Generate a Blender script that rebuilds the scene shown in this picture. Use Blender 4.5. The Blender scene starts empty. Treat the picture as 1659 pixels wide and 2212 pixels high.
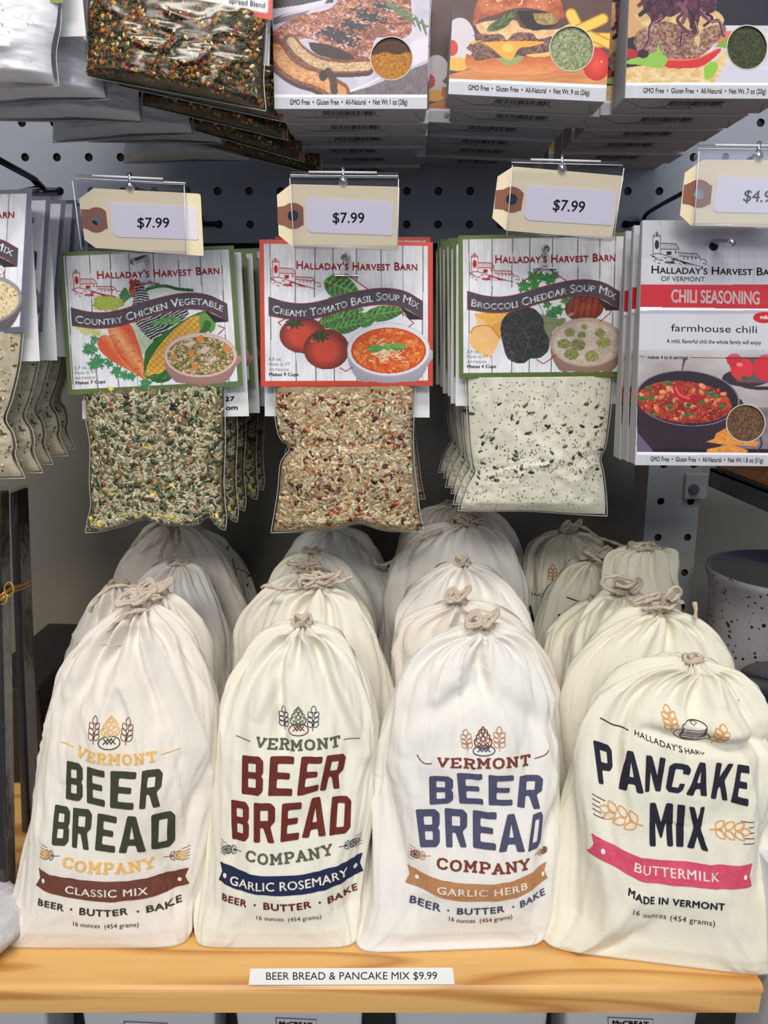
import bpy, math, random
import numpy as np
from mathutils import Vector, geometry
from mathutils.bvhtree import BVHTree

# ------------------------------------------------------------------ camera, world, lights, exposure
C = bpy.context.scene.collection
SC = bpy.context.scene
CAMZ = 140.0                      # all lengths below are centimetres; meshes are written in metres
PITCH = math.radians(12.4)
FPX, W, H = 1661.0, 1659.0, 2212.0
cam = bpy.data.cameras.new('camera'); cam.sensor_fit = 'HORIZONTAL'; cam.sensor_width = 36.0
cam.lens = 36.0 * FPX / W; cam.clip_start = 0.01
cam_o = bpy.data.objects.new('camera', cam); C.objects.link(cam_o)
cam_o.location = (0, 0, CAMZ * .01); cam_o.rotation_euler = (math.radians(90) - PITCH, 0, 0)
SC.camera = cam_o
SC.view_settings.view_transform = 'Standard'; SC.view_settings.look = 'None'
SC.view_settings.gamma = 1.0; SC.view_settings.use_curve_mapping = False
SC.view_settings.exposure = 0.0
wd = bpy.data.worlds.new('shop_light'); SC.world = wd; wd.use_nodes = True
wd.node_tree.nodes['Background'].inputs[0].default_value = (0.80, 0.86, 1.0, 1)
wd.node_tree.nodes['Background'].inputs[1].default_value = 0.24
def area(name, loc, target, sx, sy, power, col):
    l = bpy.data.lights.new(name, 'AREA'); l.shape = 'RECTANGLE'; l.size = sx; l.size_y = sy
    l.energy = power; l.color = col
    o = bpy.data.objects.new(name, l); C.objects.link(o); o.location = loc
    d = Vector(target) - Vector(loc); o.rotation_euler = d.to_track_quat('-Z', 'Y').to_euler()
    return o
area('ceiling_light', (-0.10, -0.42, 2.75), (0.0, 0.42, 1.05), 1.0, 0.30, 19.0, (1.0, 0.955, 0.88))
area('frontal_fill_light', (-0.25, -1.75, 2.55), (0.0, 0.5, 1.35), 1.1, 0.4, 26.0, (1.0, 0.97, 0.92))  # unseen fill lamp added behind the camera to brighten upright card faces
area('window_light', (1.5, -1.6, 2.0), (0.1, 0.5, 1.25), 1.2, 1.0, 9.0, (0.80, 0.89, 1.0))

# ------------------------------------------------------------------ helpers
_cp, _sp = math.cos(PITCH), math.sin(PITCH)
def raydir(px, py):
    x = (np.asarray(px, float) - W / 2) / FPX; y = (H / 2 - np.asarray(py, float)) / FPX
    return np.stack([x, y * _sp + _cp, y * _cp - _sp], -1)
def at(px, py, D):                # world point (cm) on the vertical plane y = D
    d = raydir(px, py); t = np.asarray(D, float) / d[..., 1]
    return d * t[..., None] + np.array([0, 0, CAMZ])
def at_z(px, py, z):              # world point (cm) on the horizontal plane z
    d = raydir(px, py); t = (z - CAMZ) / d[..., 2]
    return d * t[..., None] + np.array([0, 0, CAMZ])
def lin(c):
    c = np.asarray(c, float) / 255.0
    return np.where(c <= .04045, c / 12.92, ((c + .055) / 1.055) ** 2.4)
def catmull(pts, n):
    p = np.asarray(pts, float); p = np.vstack([2 * p[0] - p[1], p, 2 * p[-1] - p[-2]])
    m = len(p) - 3; t = np.linspace(0, m, n); i = np.minimum(t.astype(int), m - 1); f = (t - i)[:, None]
    a, b, c, d = p[i], p[i + 1], p[i + 2], p[i + 3]
    return .5 * (2 * b + (c - a) * f + (2 * a - 5 * b + 4 * c - d) * f ** 2 + (3 * b - 3 * c + d - a) * f ** 3)
def _hash(i, j, s):
    h = (i.astype(np.int64) * 374761393 + j.astype(np.int64) * 668265263 + int(s) * 974634777) & 0xffffffff
    h = ((h ^ (h >> 13)) * 1274126177) & 0xffffffff
    return ((h ^ (h >> 16)) & 0xffff) / 65535.0
def vnoise(x, y, s=0):
    x = np.asarray(x, float); y = np.asarray(y, float)
    i = np.floor(x); j = np.floor(y); f = x - i; g = y - j
    f = f * f * (3 - 2 * f); g = g * g * (3 - 2 * g)
    a = _hash(i, j, s); b = _hash(i + 1, j, s); c = _hash(i, j + 1, s); d = _hash(i + 1, j + 1, s)
    return (a * (1 - f) + b * f) * (1 - g) + (c * (1 - f) + d * f) * g
def fbm(x, y, s=0, o=3):
    r = 0; a = .5; t = 0
    for k in range(o):
        r = r + a * vnoise(x, y, s + 17 * k); t += a; x = x * 2.03 + 5; y = y * 2.03 + 9; a *= .55
    return r / t
def sstep(a, b, x):
    t = np.clip((x - a) / (b - a), 0, 1); return t * t * (3 - 2 * t)

def tag(o, label=None, cat=None, group=None, kind=None):
    if label: o['label'] = label
    if cat: o['category'] = cat
    if group: o['group'] = group
    if kind: o['kind'] = kind
    return o
def thing(name, label, cat, loc=(0, 0, 0), group=None):
    o = bpy.data.objects.new(name, None); C.objects.link(o); o.empty_display_size = .02
    o.location = [v * .01 for v in loc]; o['org'] = [float(v) for v in loc]
    return tag(o, label, cat, group)
def org(p):
    return np.array(p['org']) if p is not None and 'org' in p else np.zeros(3)
def mesh(name, V, F, mats, parent=None, smooth=False, colors=None, mi=None, loc=None):
    """V in world cm; F list of tuples or int array; parent's origin is subtracted"""
    V = np.asarray(V, float).reshape(-1, 3)
    o0 = org(parent) if loc is None else np.asarray(loc, float)
    me = bpy.data.meshes.new(name)
    Vm = (V - o0) * .01
    F = F.tolist() if isinstance(F, np.ndarray) else F
    me.from_pydata(Vm.tolist(), [], F)
    for m in (mats if isinstance(mats, (list, tuple)) else [mats]): me.materials.append(m)
    if mi is not None: me.polygons.foreach_set('material_index', np.asarray(mi, np.int32))
    if smooth: me.polygons.foreach_set('use_smooth', np.ones(len(me.polygons), bool))
    if colors is not None:
        ca = me.color_attributes.new('Col', 'FLOAT_COLOR', 'POINT')
        c4 = np.ones((len(V), 4), np.float32); c4[:, :3] = colors
        ca.data.foreach_set('color', c4.ravel())
    me.update()
    o = bpy.data.objects.new(name, me); C.objects.link(o)
    if loc is not None: o.location = [v * .01 for v in loc]; o['org'] = [float(v) for v in loc]
    else: o['org'] = [float(v) for v in o0]
    if parent is not None:
        o.parent = parent
        if loc is not None: o.location = [(loc[i] - org(parent)[i]) * .01 for i in range(3)]
    return o
def gridfaces(nu, nv, wrap=False, base=0):   # verts index = j*nu + i, j in nv rows
    i = np.arange(nu if wrap else nu - 1); j = np.arange(nv - 1)
    I, J = np.meshgrid(i, j); I2 = (I + 1) % nu
    return (np.stack([J * nu + I, J * nu + I2, (J + 1) * nu + I2, (J + 1) * nu + I], -1).reshape(-1, 4) + base)
class MB:                                     # collects shapes into one mesh
    def __init__(s): s.V = []; s.F = []; s.M = []; s.n = 0
    def add(s, V, F, m=0):
        V = np.asarray(V, float).reshape(-1, 3); F = F.tolist() if isinstance(F, np.ndarray) else F
        s.V.append(V); s.F += [tuple(int(k) + s.n for k in f) for f in F]; s.M += [m] * len(F); s.n += len(V); return s
    def box(s, a, b, m=0, bev=0):
        x0, y0, z0 = a; x1, y1, z1 = b
        if bev:
            e = bev; P = []
            for (X, Y, Z) in [(x, y, z) for z in (z0, z1) for y in (y0, y1) for x in (x0, x1)]:
                sx = 1 if X == x0 else -1; sy = 1 if Y == y0 else -1; sz = 1 if Z == z0 else -1
                P += [(X, Y + sy * e, Z + sz * e), (X + sx * e, Y, Z + sz * e), (X + sx * e, Y + sy * e, Z)]
            f = lambda c, k: c * 3 + k
            F = [(f(0, 0), f(4, 0), f(6, 0), f(2, 0)), (f(1, 0), f(3, 0), f(7, 0), f(5, 0)), (f(0, 1), f(1, 1), f(5, 1), f(4, 1)),
                 (f(2, 1), f(6, 1), f(7, 1), f(3, 1)), (f(0, 2), f(2, 2), f(3, 2), f(1, 2)), (f(4, 2), f(5, 2), f(7, 2), f(6, 2))]
            for c in range(8): F.append((f(c, 0), f(c, 1), f(c, 2)))
            for c, d, k1, k2 in [(0,4,0,1),(1,5,0,1),(2,6,0,1),(3,7,0,1),(0,1,1,2),(2,3,1,2),(4,5,1,2),(6,7,1,2),(0,2,0,2),(1,3,0,2),(4,6,0,2),(5,7,0,2)]:
                F.append((f(c, k1), f(d, k1), f(d, k2), f(c, k2)))
            return s.add(P, F, m)
        P = [(x, y, z) for z in (z0, z1) for y in (y0, y1) for x in (x0, x1)]
        return s.add(P, [(0, 2, 3, 1), (4, 5, 7, 6), (0, 1, 5, 4), (2, 6, 7, 3), (0, 4, 6, 2), (1, 3, 7, 5)], m)
    def tube(s, pts, r, n=8, m=0, twist=0.0, lobes=2, depth=0.0, caps=True):
        P = np.asarray(pts, float); k = len(P); r = np.broadcast_to(r, (k,))
        T = np.gradient(P, axis=0); T /= np.linalg.norm(T, axis=1)[:, None] + 1e-9
        nrm = np.cross(T[0], [0, 0, 1.0]);
        if np.linalg.norm(nrm) < .1: nrm = np.cross(T[0], [1.0, 0, 0])
        R = []; L = np.concatenate([[0], np.cumsum(np.linalg.norm(np.diff(P, axis=0), axis=1))])
        a = np.arange(n) * 2 * math.pi / n
        for q in range(k):
            nrm = nrm - T[q] * nrm.dot(T[q]); nrm /= np.linalg.norm(nrm) + 1e-9; b = np.cross(T[q], nrm)
            rr = r[q] * (1 + depth * np.cos(lobes * (a - twist * L[q])))
            R.append(P[q] + rr[:, None] * (np.cos(a)[:, None] * nrm + np.sin(a)[:, None] * b))
        V = np.concatenate(R); F = gridfaces(n, k, True).tolist()
        if caps: F += [tuple(range(n - 1, -1, -1)), tuple(range((k - 1) * n, k * n))]
        return s.add(V, F, m)
    def cyl(s, p0, p1, r, n=16, m=0): return s.tube([p0, p1], r, n, m)
    def build(s, name, mats, parent=None, smooth=False, loc=None):
        return mesh(name, np.concatenate(s.V), s.F, mats, parent, smooth, mi=s.M, loc=loc)
def smooth_by_angle(o, deg=35):
    try:
        me = o.data; me.polygons.foreach_set('use_smooth', np.ones(len(me.polygons), bool)); me.set_sharp_from_angle(angle=math.radians(deg))
    except Exception: pass
    return o

# ------------------------------------------------------------------ materials
def newmat(name):
    m = bpy.data.materials.new(name); m.use_nodes = True; nt = m.node_tree
    return m, nt, nt.nodes['Principled BSDF'], nt.nodes, nt.links
def plain(name, rgb, rough=.5, metal=0.0, spec=.5, coat=0.0, var=0.0, vscale=20, bump=0.0, bscale=60, stretch=None):
    m, nt, b, N, L = newmat(name)
    c = lin(rgb); b.inputs['Base Color'].default_value = (*c, 1); b.inputs['Roughness'].default_value = rough
    b.inputs['Metallic'].default_value = metal; b.inputs['Specular IOR Level'].default_value = spec
    b.inputs['Coat Weight'].default_value = coat; b.inputs['Coat Roughness'].default_value = .1
    tc = N.new('ShaderNodeTexCoord'); mp = N.new('ShaderNodeMapping'); L.new(tc.outputs['Object'], mp.inputs[0])
    if stretch: mp.inputs['Scale'].default_value = stretch
    if var:
        n = N.new('ShaderNodeTexNoise'); n.inputs['Scale'].default_value = vscale; n.inputs['Detail'].default_value = 4; L.new(mp.outputs[0], n.inputs[0])
        r = N.new('ShaderNodeValToRGB'); r.color_ramp.elements[0].position = .3; r.color_ramp.elements[1].position = .7
        r.color_ramp.elements[0].color = (*(c * (1 - var)), 1); r.color_ramp.elements[1].color = (*np.minimum(c * (1 + var), 1), 1)
        L.new(n.outputs[0], r.inputs[0]); L.new(r.outputs[0], b.inputs['Base Color'])
    if bump:
        n = N.new('ShaderNodeTexNoise'); n.inputs['Scale'].default_value = bscale; n.inputs['Detail'].default_value = 5; L.new(mp.outputs[0], n.inputs[0])
        bp = N.new('ShaderNodeBump'); bp.inputs['Strength'].default_value = bump; bp.inputs['Distance'].default_value = .002
        L.new(n.outputs[0], bp.inputs['Height']); L.new(bp.outputs[0], b.inputs['Normal'])
    return m
def attrmat(name, rough=.45, spec=.5, coat=0.0):
    m, nt, b, N, L = newmat(name)
    a = N.new('ShaderNodeAttribute'); a.attribute_name = 'Col'; L.new(a.outputs['Color'], b.inputs['Base Color'])
    b.inputs['Roughness'].default_value = rough; b.inputs['Specular IOR Level'].default_value = spec
    b.inputs['Coat Weight'].default_value = coat
    return m
def cloth(name, rgb):
    m, nt, b, N, L = newmat(name); c = lin(rgb)
    b.inputs['Roughness'].default_value = .92; b.inputs['Specular IOR Level'].default_value = .12
    b.inputs['Sheen Weight'].default_value = .15
    tc = N.new('ShaderNodeTexCoord')
    hs = []
    for sc in ((260, 260, 1900), (1900, 260, 160)):
        mp = N.new('ShaderNodeMapping'); mp.inputs['Scale'].default_value = sc; L.new(tc.outputs['Object'], mp.inputs[0])
        n = N.new('ShaderNodeTexNoise'); n.inputs['Scale'].default_value = 1.0; n.inputs['Detail'].default_value = 2; L.new(mp.outputs[0], n.inputs[0]); hs.append(n)
    ad = N.new('ShaderNodeMath'); ad.operation = 'ADD'; L.new(hs[0].outputs[0], ad.inputs[0]); L.new(hs[1].outputs[0], ad.inputs[1])
    bp = N.new('ShaderNodeBump'); bp.inputs['Strength'].default_value = .35; bp.inputs['Distance'].default_value = .0004
    L.new(ad.outputs[0], bp.inputs['Height']); L.new(bp.outputs[0], b.inputs['Normal'])
    mr = N.new('ShaderNodeMapRange'); mr.inputs[1].default_value = .6; mr.inputs[2].default_value = 1.4; mr.inputs[3].default_value = .955; mr.inputs[4].default_value = 1.03
    L.new(ad.outputs[0], mr.inputs[0])
    mx = N.new('ShaderNodeVectorMath'); mx.operation = 'SCALE'; mx.inputs[0].default_value = tuple(c); L.new(mr.outputs[0], mx.inputs['Scale'])
    L.new(mx.outputs[0], b.inputs['Base Color'])
    return m
def film(name, tint=(1, 1, 1), base=.012, rough=.22, bump=.03, bscale=30, fres=.35, top=.35):
    m, nt, b, N, L = newmat(name); N.remove(b)
    t = N.new('ShaderNodeBsdfTransparent'); t.inputs[0].default_value = (*tint, 1)
    g = N.new('ShaderNodeBsdfGlossy'); g.inputs['Roughness'].default_value = rough
    lw = N.new('ShaderNodeLayerWeight'); lw.inputs['Blend'].default_value = fres
    mr = N.new('ShaderNodeMapRange'); mr.inputs[3].default_value = base; mr.inputs[4].default_value = top
    L.new(lw.outputs['Facing'], mr.inputs[0])
    mx = N.new('ShaderNodeMixShader'); L.new(mr.outputs[0], mx.inputs[0]); L.new(t.outputs[0], mx.inputs[1]); L.new(g.outputs[0], mx.inputs[2])
    L.new(mx.outputs[0], nt.nodes['Material Output'].inputs[0])
    if bump:
        tc = N.new('ShaderNodeTexCoord'); n = N.new('ShaderNodeTexNoise'); n.inputs['Scale'].default_value = bscale; n.inputs['Detail'].default_value = 3
        L.new(tc.outputs['Object'], n.inputs[0]); bp = N.new('ShaderNodeBump'); bp.inputs['Strength'].default_value = bump; bp.inputs['Distance'].default_value = .004
        L.new(n.outputs[0], bp.inputs['Height']); L.new(bp.outputs[0], g.inputs['Normal']); L.new(bp.outputs[0], lw.inputs['Normal'])
    return m
def wood(name, c1, c2, rough=.35):
    m, nt, b, N, L = newmat(name); tc = N.new('ShaderNodeTexCoord'); mp = N.new('ShaderNodeMapping')
    mp.inputs['Scale'].default_value = (1.1, 9, 16); mp.inputs['Rotation'].default_value = (0.15, 0.03, 0.02); L.new(tc.outputs['Object'], mp.inputs[0])
    n = N.new('ShaderNodeTexNoise'); n.inputs['Scale'].default_value = 1.2; n.inputs['Detail'].default_value = 2; n.inputs['Distortion'].default_value = .3; L.new(mp.outputs[0], n.inputs[0])
    w = N.new('ShaderNodeMath'); w.operation = 'MULTIPLY'; w.inputs[1].default_value = 9.0; L.new(n.outputs[0], w.inputs[0])
    f = N.new('ShaderNodeMath'); f.operation = 'FRACT'; L.new(w.outputs[0], f.inputs[0])
    r = N.new('ShaderNodeValToRGB'); e = r.color_ramp.elements
    e[0].position = 0; e[0].color = (*lin(c1), 1); e[1].position = 1; e[1].color = (*lin(c1), 1)
    k = e.new(.62); k.color = (*lin(c1), 1); k = e.new(.86); k.color = (*lin(c2), 1)
    L.new(f.outputs[0], r.inputs[0])
    mp2 = N.new('ShaderNodeMapping'); mp2.inputs['Scale'].default_value = (10, 220, 220); L.new(tc.outputs['Object'], mp2.inputs[0])
    n2 = N.new('ShaderNodeTexNoise'); n2.inputs['Scale'].default_value = 1.5; n2.inputs['Detail'].default_value = 3; L.new(mp2.outputs[0], n2.inputs[0])
    mr = N.new('ShaderNodeMapRange'); mr.inputs[3].default_value = .90; mr.inputs[4].default_value = 1.10; L.new(n2.outputs[0], mr.inputs[0])
    mx = N.new('ShaderNodeVectorMath'); mx.operation = 'SCALE'; L.new(r.outputs[0], mx.inputs[0]); L.new(mr.outputs[0], mx.inputs['Scale'])
    L.new(mx.outputs[0], b.inputs['Base Color']); b.inputs['Roughness'].default_value = rough
    bp = N.new('ShaderNodeBump'); bp.inputs['Strength'].default_value = .12; bp.inputs['Distance'].default_value = .0006; L.new(n2.outputs[0], bp.inputs['Height']); L.new(bp.outputs[0], b.inputs['Normal'])
    b.inputs['Coat Weight'].default_value = .25; b.inputs['Coat Roughness'].default_value = .18
    return m
_pm = {}
def ink(rgb, rough=.75):
    k = (tuple(rgb), rough)
    if k not in _pm: _pm[k] = plain('ink_%d_%d_%d' % tuple(rgb), rgb, rough, spec=.25, var=.10, vscale=400)
    return _pm[k]
M = dict(
    board=plain('painted_hardboard', (140, 146, 158), .45, var=.05, vscale=6), hole=plain('raw_hardboard_edge', (70, 38, 22), .9),
    wall=plain('grey_enamel', (118, 116, 108), .28, var=.06, vscale=3), dark=plain('gap_shade_brown', (38, 32, 26), .8),  # dark: brown shade tone for the gap strip and filler box
    post=plain('brushed_grey_steel', (150, 152, 156), .42, metal=.25, var=.05, vscale=30, stretch=(40, 40, 1)),
    chrome=plain('chrome_wire', (200, 200, 205), .18, metal=1.0), blackwire=plain('dark_steel_wire', (38, 42, 52), .3, metal=.8),
    pine=wood('varnished_pine', (226, 176, 104), (188, 128, 62)), darkwood=wood('orange_wood', (176, 108, 52), (140, 78, 34)),
    bracket=plain('grey_bracket', (70, 74, 80), .5, var=.05),
    paper=plain('white_paper', (236, 236, 242), .6, var=.01), manila=plain('manila_card', (236, 220, 184), .7, var=.035, vscale=14, stretch=(1, 1, 9)),
    ring=plain('brown_reinforcement', (142, 92, 72), .8, var=.05), sticker=plain('white_sticker', (228, 222, 232), .5),
    rope=plain('cotton_cord', (206, 190, 172), .95, spec=.1, var=.10, vscale=350, bump=.5, bscale=900),
    film=film('clear_film', (.97, .97, .96)), plastic=film('clear_holder_plastic', (.93, .935, .96), .02, .12, 0, fres=.3),
    boxgrey=plain('grey_carton', (172, 172, 176), .6, var=.07, vscale=60, stretch=(6, 6, .6)), staple=plain('steel_staple', (150, 150, 155), .3, metal=.9),
    attr=attrmat('printed_card', .42, .5), attrm=attrmat('dry_goods', .6, .4), filmedge=plain('film_weld', (205, 205, 200), .25),
    black=plain('black_carton', (30, 27, 27), .35, var=.2, vscale=8), gold=plain('gold_elastic', (190, 150, 70), .35, metal=.6),
    navy=plain('navy_glaze', (14, 20, 48), .12, coat=.6), blueglaze=plain('blue_glaze', (40, 52, 82), .12, coat=.6, var=.2, vscale=40),
    white=plain('white_board', (222, 224, 232), .5), pouch=plain('white_pouch', (196, 194, 196), .5, var=.03, vscale=12), inside=plain('sack_inside', (150, 132, 104), .95),
)
# ------------------------------------------------------------------ flat print: text, shapes and strokes laid on a surface
_tc = {}
def text_geo(s, sc=0.0, bold=0.0, spacing=1.0):
    k = (s, sc, bold, spacing)
    if k in _tc: return _tc[k]
    def raw(t):
        cu = bpy.data.curves.new('txt', 'FONT'); cu.body = t; cu.size = 1.0; cu.space_character = spacing
        cu.resolution_u = 4
        if sc:
            cu.small_caps_scale = sc
            for i, ch in enumerate(t):
                if ch.islower(): cu.body_format[i].use_small_caps = True
        o = bpy.data.objects.new('txt', cu); C.objects.link(o)
        bpy.context.view_layer.update()
        me = o.evaluated_get(bpy.context.evaluated_depsgraph_get()).to_mesh(); me.calc_loop_triangles()
        V = np.array([v.co[:2] for v in me.vertices]).reshape(-1, 2); T = [tuple(t.vertices) for t in me.loop_triangles]
        bpy.data.objects.remove(o); bpy.data.curves.remove(cu); return V, T
    if 'H' not in _tc: Vh, _ = raw('H'); _tc['H'] = (Vh[:, 1].max())
    V, T = raw(s); V = V.copy(); V[:, 0] -= V[:, 0].min(); V /= _tc['H']
    if bold:
        n = len(V); V0, T0 = V, T; V = []; T = []
        for q, (dx, dy) in enumerate(((-1, 0), (1, 0), (0, -.8), (0, .8), (-.6, -.5), (.6, .5))):
            V.append(V0 + [dx * bold, dy * bold]); T += [tuple(i + q * n for i in t) for t in T0]
        V = np.concatenate(V); V[:, 0] -= V[:, 0].min()
    _tc[k] = (V, T); return V, T
def subdiv(V, T, L):
    V = [tuple(v) for v in V]; T = list(T)
    for _ in range(9):
        mid = {}; out = []; did = False
        def md(a, b):
            k = (a, b) if a < b else (b, a)
            if k not in mid: mid[k] = len(V); V.append(((V[a][0] + V[b][0]) / 2, (V[a][1] + V[b][1]) / 2))
            return mid[k]
        for t in T:
            m = []
            for i in range(3):
                a, b = t[i], t[(i + 1) % 3]
                m.append(math.hypot(V[a][0] - V[b][0], V[a][1] - V[b][1]) > L)
            c = sum(m)
            if c == 0: out.append(t); continue
            did = True
            if c == 3:
                x, y, z = md(t[0], t[1]), md(t[1], t[2]), md(t[2], t[0])
                out += [(t[0], x, z), (x, t[1], y), (z, y, t[2]), (x, y, z)]
            elif c == 1:
                i = m.index(True); a, b, d = t[i], t[(i + 1) % 3], t[(i + 2) % 3]; x = md(a, b); out += [(a, x, d), (x, b, d)]
            else:
                i = m.index(False); a, b, d = t[i], t[(i + 1) % 3], t[(i + 2) % 3]; x = md(b, d); y = md(d, a)
                out += [(a, b, x), (a, x, y), (y, x, d)]
        T = out
        if not did: break
    return np.array(V), T
class Ink:
    """collects flat art (art coordinates, y down) and lays it on surf"""
    def __init__(s, surf, maxlen=1e9): s.surf = surf; s.ml = maxlen; s.V = []; s.T = []; s.M = []; s.mats = []; s.n = 0
    def _m(s, c):
        m = ink(c)
        if m not in s.mats: s.mats.append(m)
        return s.mats.index(m)
    def put(s, V, T, col, off):
        V = np.asarray(V, float)
        # y is down: make every triangle wind so that its normal faces out
        T2 = []
        for a, b, c in T:
            ar = (V[b][0] - V[a][0]) * (V[c][1] - V[a][1]) - (V[c][0] - V[a][0]) * (V[b][1] - V[a][1])
            T2.append((a, c, b) if ar > 0 else (a, b, c))
        if s.ml < 1e8: V, T2 = subdiv(V, T2, s.ml)
        P = s.surf.world(np.asarray(V), off); s.V.append(P); s.T += [tuple(k + s.n for k in t) for t in T2]
        s.M += [s._m(col)] * len(T2); s.n += len(P); return s
    def poly(s, loops, col, off=.03):
        if not isinstance(loops[0][0], (tuple, list, np.ndarray)): loops = [loops]
        T = geometry.tessellate_polygon([[Vector((p[0], p[1], 0)) for p in l] for l in loops])
        return s.put([p for l in loops for p in l], T, col, off)
    def stroke(s, pts, w, col, off=.03, closed=False, smooth=0):
        P = np.asarray(pts, float)
        if smooth: P = catmull(P, smooth)
        if closed: P = np.vstack([P, P[:1]])
        T = np.gradient(P, axis=0)
        if closed: T[0] = T[-1] = P[1] - P[-2]
        T /= np.linalg.norm(T, axis=1)[:, None] + 1e-9
        n = np.stack([-T[:, 1], T[:, 0]], 1); w = np.broadcast_to(w, (len(P),))[:, None] / 2
        V = np.concatenate([P + n * w, P - n * w]); k = len(P)
        return s.put(V, [t for i in range(k - 1) for t in ((i, i + 1, k + i + 1), (i, k + i + 1, k + i))], col, off)
    def ell(s, cx, cy, rx, ry, col, off=.03, rot=0, ring=0, n=28):
        a = np.arange(n) * 2 * math.pi / n; x = rx * np.cos(a); y = ry * np.sin(a); c, d = math.cos(rot), math.sin(rot)
        P = np.stack([cx + x * c - y * d, cy + x * d + y * c], 1)
        if ring: return s.stroke(P, ring, col, off, closed=True)
        return s.poly([tuple(p) for p in P], col, off)
    def text(s, t, base, h, col, off=.035, sc=0, bold=0.0, spacing=1.0, perp=.6, width=None):
        """base: baseline polyline left to right; h: cap height (one value or start, end)"""
        V, T = text_geo(t, sc, bold, spacing)
        B = np.asarray(base, float)
        if len(B) > 2: B = catmull(B, 60)
        L = np.concatenate([[0], np.cumsum(np.linalg.norm(np.diff(B, axis=0), axis=1))]); L /= L[-1]
        f = V[:, 0] / V[:, 0].max(); x = np.interp(f, L, B[:, 0]); y = np.interp(f, L, B[:, 1])
        dx = np.interp(f, L, np.gradient(B[:, 0])); dy = np.interp(f, L, np.gradient(B[:, 1])); q = np.hypot(dx, dy)
        ux, uy = perp * dy / q, -(1 - perp) - perp * dx / q; r = np.hypot(ux, uy); ux /= r; uy /= r
        hh = np.interp(f, np.linspace(0, 1, np.size(h)), np.atleast_1d(h)) * V[:, 1]
        return s.put(np.stack([x + ux * hh, y + uy * hh], 1), T, col, off)
    def slab(s, t, base, h, col, off=.035, w=2.5, gap=2.2, perp=.7):
        B = catmull(base, 60); L = np.concatenate([[0], np.cumsum(np.linalg.norm(np.diff(B, axis=0), axis=1))]); L /= L[-1]
        wd = [12 if c == 'M' else 11 if c in 'ON' else 10 for c in t]; tot = sum(wd) + gap * (len(t) - 1); x = 0
        for c, wc in zip(t, wd):
            for seg in SLAB[c]:
                for p, q in zip(seg[:-1], seg[1:]):
                    p, q = np.array(p, float), np.array(q, float); d = (q - p) / (np.linalg.norm(q - p) + 1e-9); n = np.array([-d[1], d[0]]) * w / 2; e = d * w * .32
                    R = np.array([p - e + n, q + e + n, q + e - n, p - e - n]); f = (x + R[:, 0]) / tot
                    X = np.interp(f, L, B[:, 0]); Y = np.interp(f, L, B[:, 1]); dx = np.interp(f, L, np.gradient(B[:, 0])); dy = np.interp(f, L, np.gradient(B[:, 1])); r = np.hypot(dx, dy)
                    ux, uy = perp * dy / r, -(1 - perp) - perp * dx / r; r = np.hypot(ux, uy); hh = np.interp(f, np.linspace(0, 1, np.size(h)), np.atleast_1d(h)) * R[:, 1] / 14
                    s.put(np.stack([X + ux / r * hh, Y + uy / r * hh], 1), [(0, 1, 2), (0, 2, 3)], col, off)
            x += wc + gap
        return s
    def build(s, name, parent): return mesh(name, np.concatenate(s.V), s.T, s.mats, parent, True, mi=s.M)
SLAB = dict(
 V=[[(1,13),(5,1.2),(9,13)],[(-.3,13),(2.6,13)],[(7.4,13),(10.3,13)]], E=[[(2.2,1),(2.2,13)],[(.8,13),(9,13),(9,10.6)],[(.8,1),(9.2,1),(9.2,3.4)],[(2.2,7),(6.8,7)]],
 R=[[(2.2,1),(2.2,13)],[(.8,13),(6.6,13),(8.6,11.6),(8.6,8.8),(6.6,7),(2.2,7)],[(5.6,7),(8.4,1)],[(.6,1),(4,1)],[(7.6,1),(10,1)]],
 M=[[(2,1),(2,13),(6,5),(10,13),(10,1)],[(.5,1),(3.6,1)],[(8.4,1),(11.5,1)],[(.5,13),(2,13)],[(10,13),(11.5,13)]],
 O=[[(5.5,13),(8.3,12),(9.8,9.2),(9.8,4.8),(8.3,2),(5.5,1),(2.7,2),(1.2,4.8),(1.2,9.2),(2.7,12),(5.5,13)]],
 N=[[(2,1),(2,13),(9,1),(9,13)],[(.5,1),(3.6,1)],[(7.4,13),(10.5,13)],[(.5,13),(2,13)]], T=[[(1,10.6),(1,13),(9,13),(9,10.6)],[(5,13),(5,1)],[(3,1),(7,1)]],
 C=[[(9,10.4),(8,12.3),(5.5,13),(2.7,12),(1.3,9.2),(1.3,4.8),(2.7,2),(5.5,1),(8,1.7),(9.2,3.6)]],
 P=[[(2.2,1),(2.2,13)],[(.8,13),(6.6,13),(8.8,11.4),(8.8,8.2),(6.6,6.4),(2.2,6.4)],[(.6,1),(4.2,1)]],
 A=[[(1.2,1),(5,13),(8.8,1)],[(2.8,5),(7.2,5)],[(-.4,1),(2.8,1)],[(7.2,1),(10.4,1)]], Y=[[(1,13),(5,7),(9,13)],[(5,7),(5,1)],[(3,1),(7,1)],[(-.3,13),(2.4,13)],[(7.6,13),(10.3,13)]])
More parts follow.
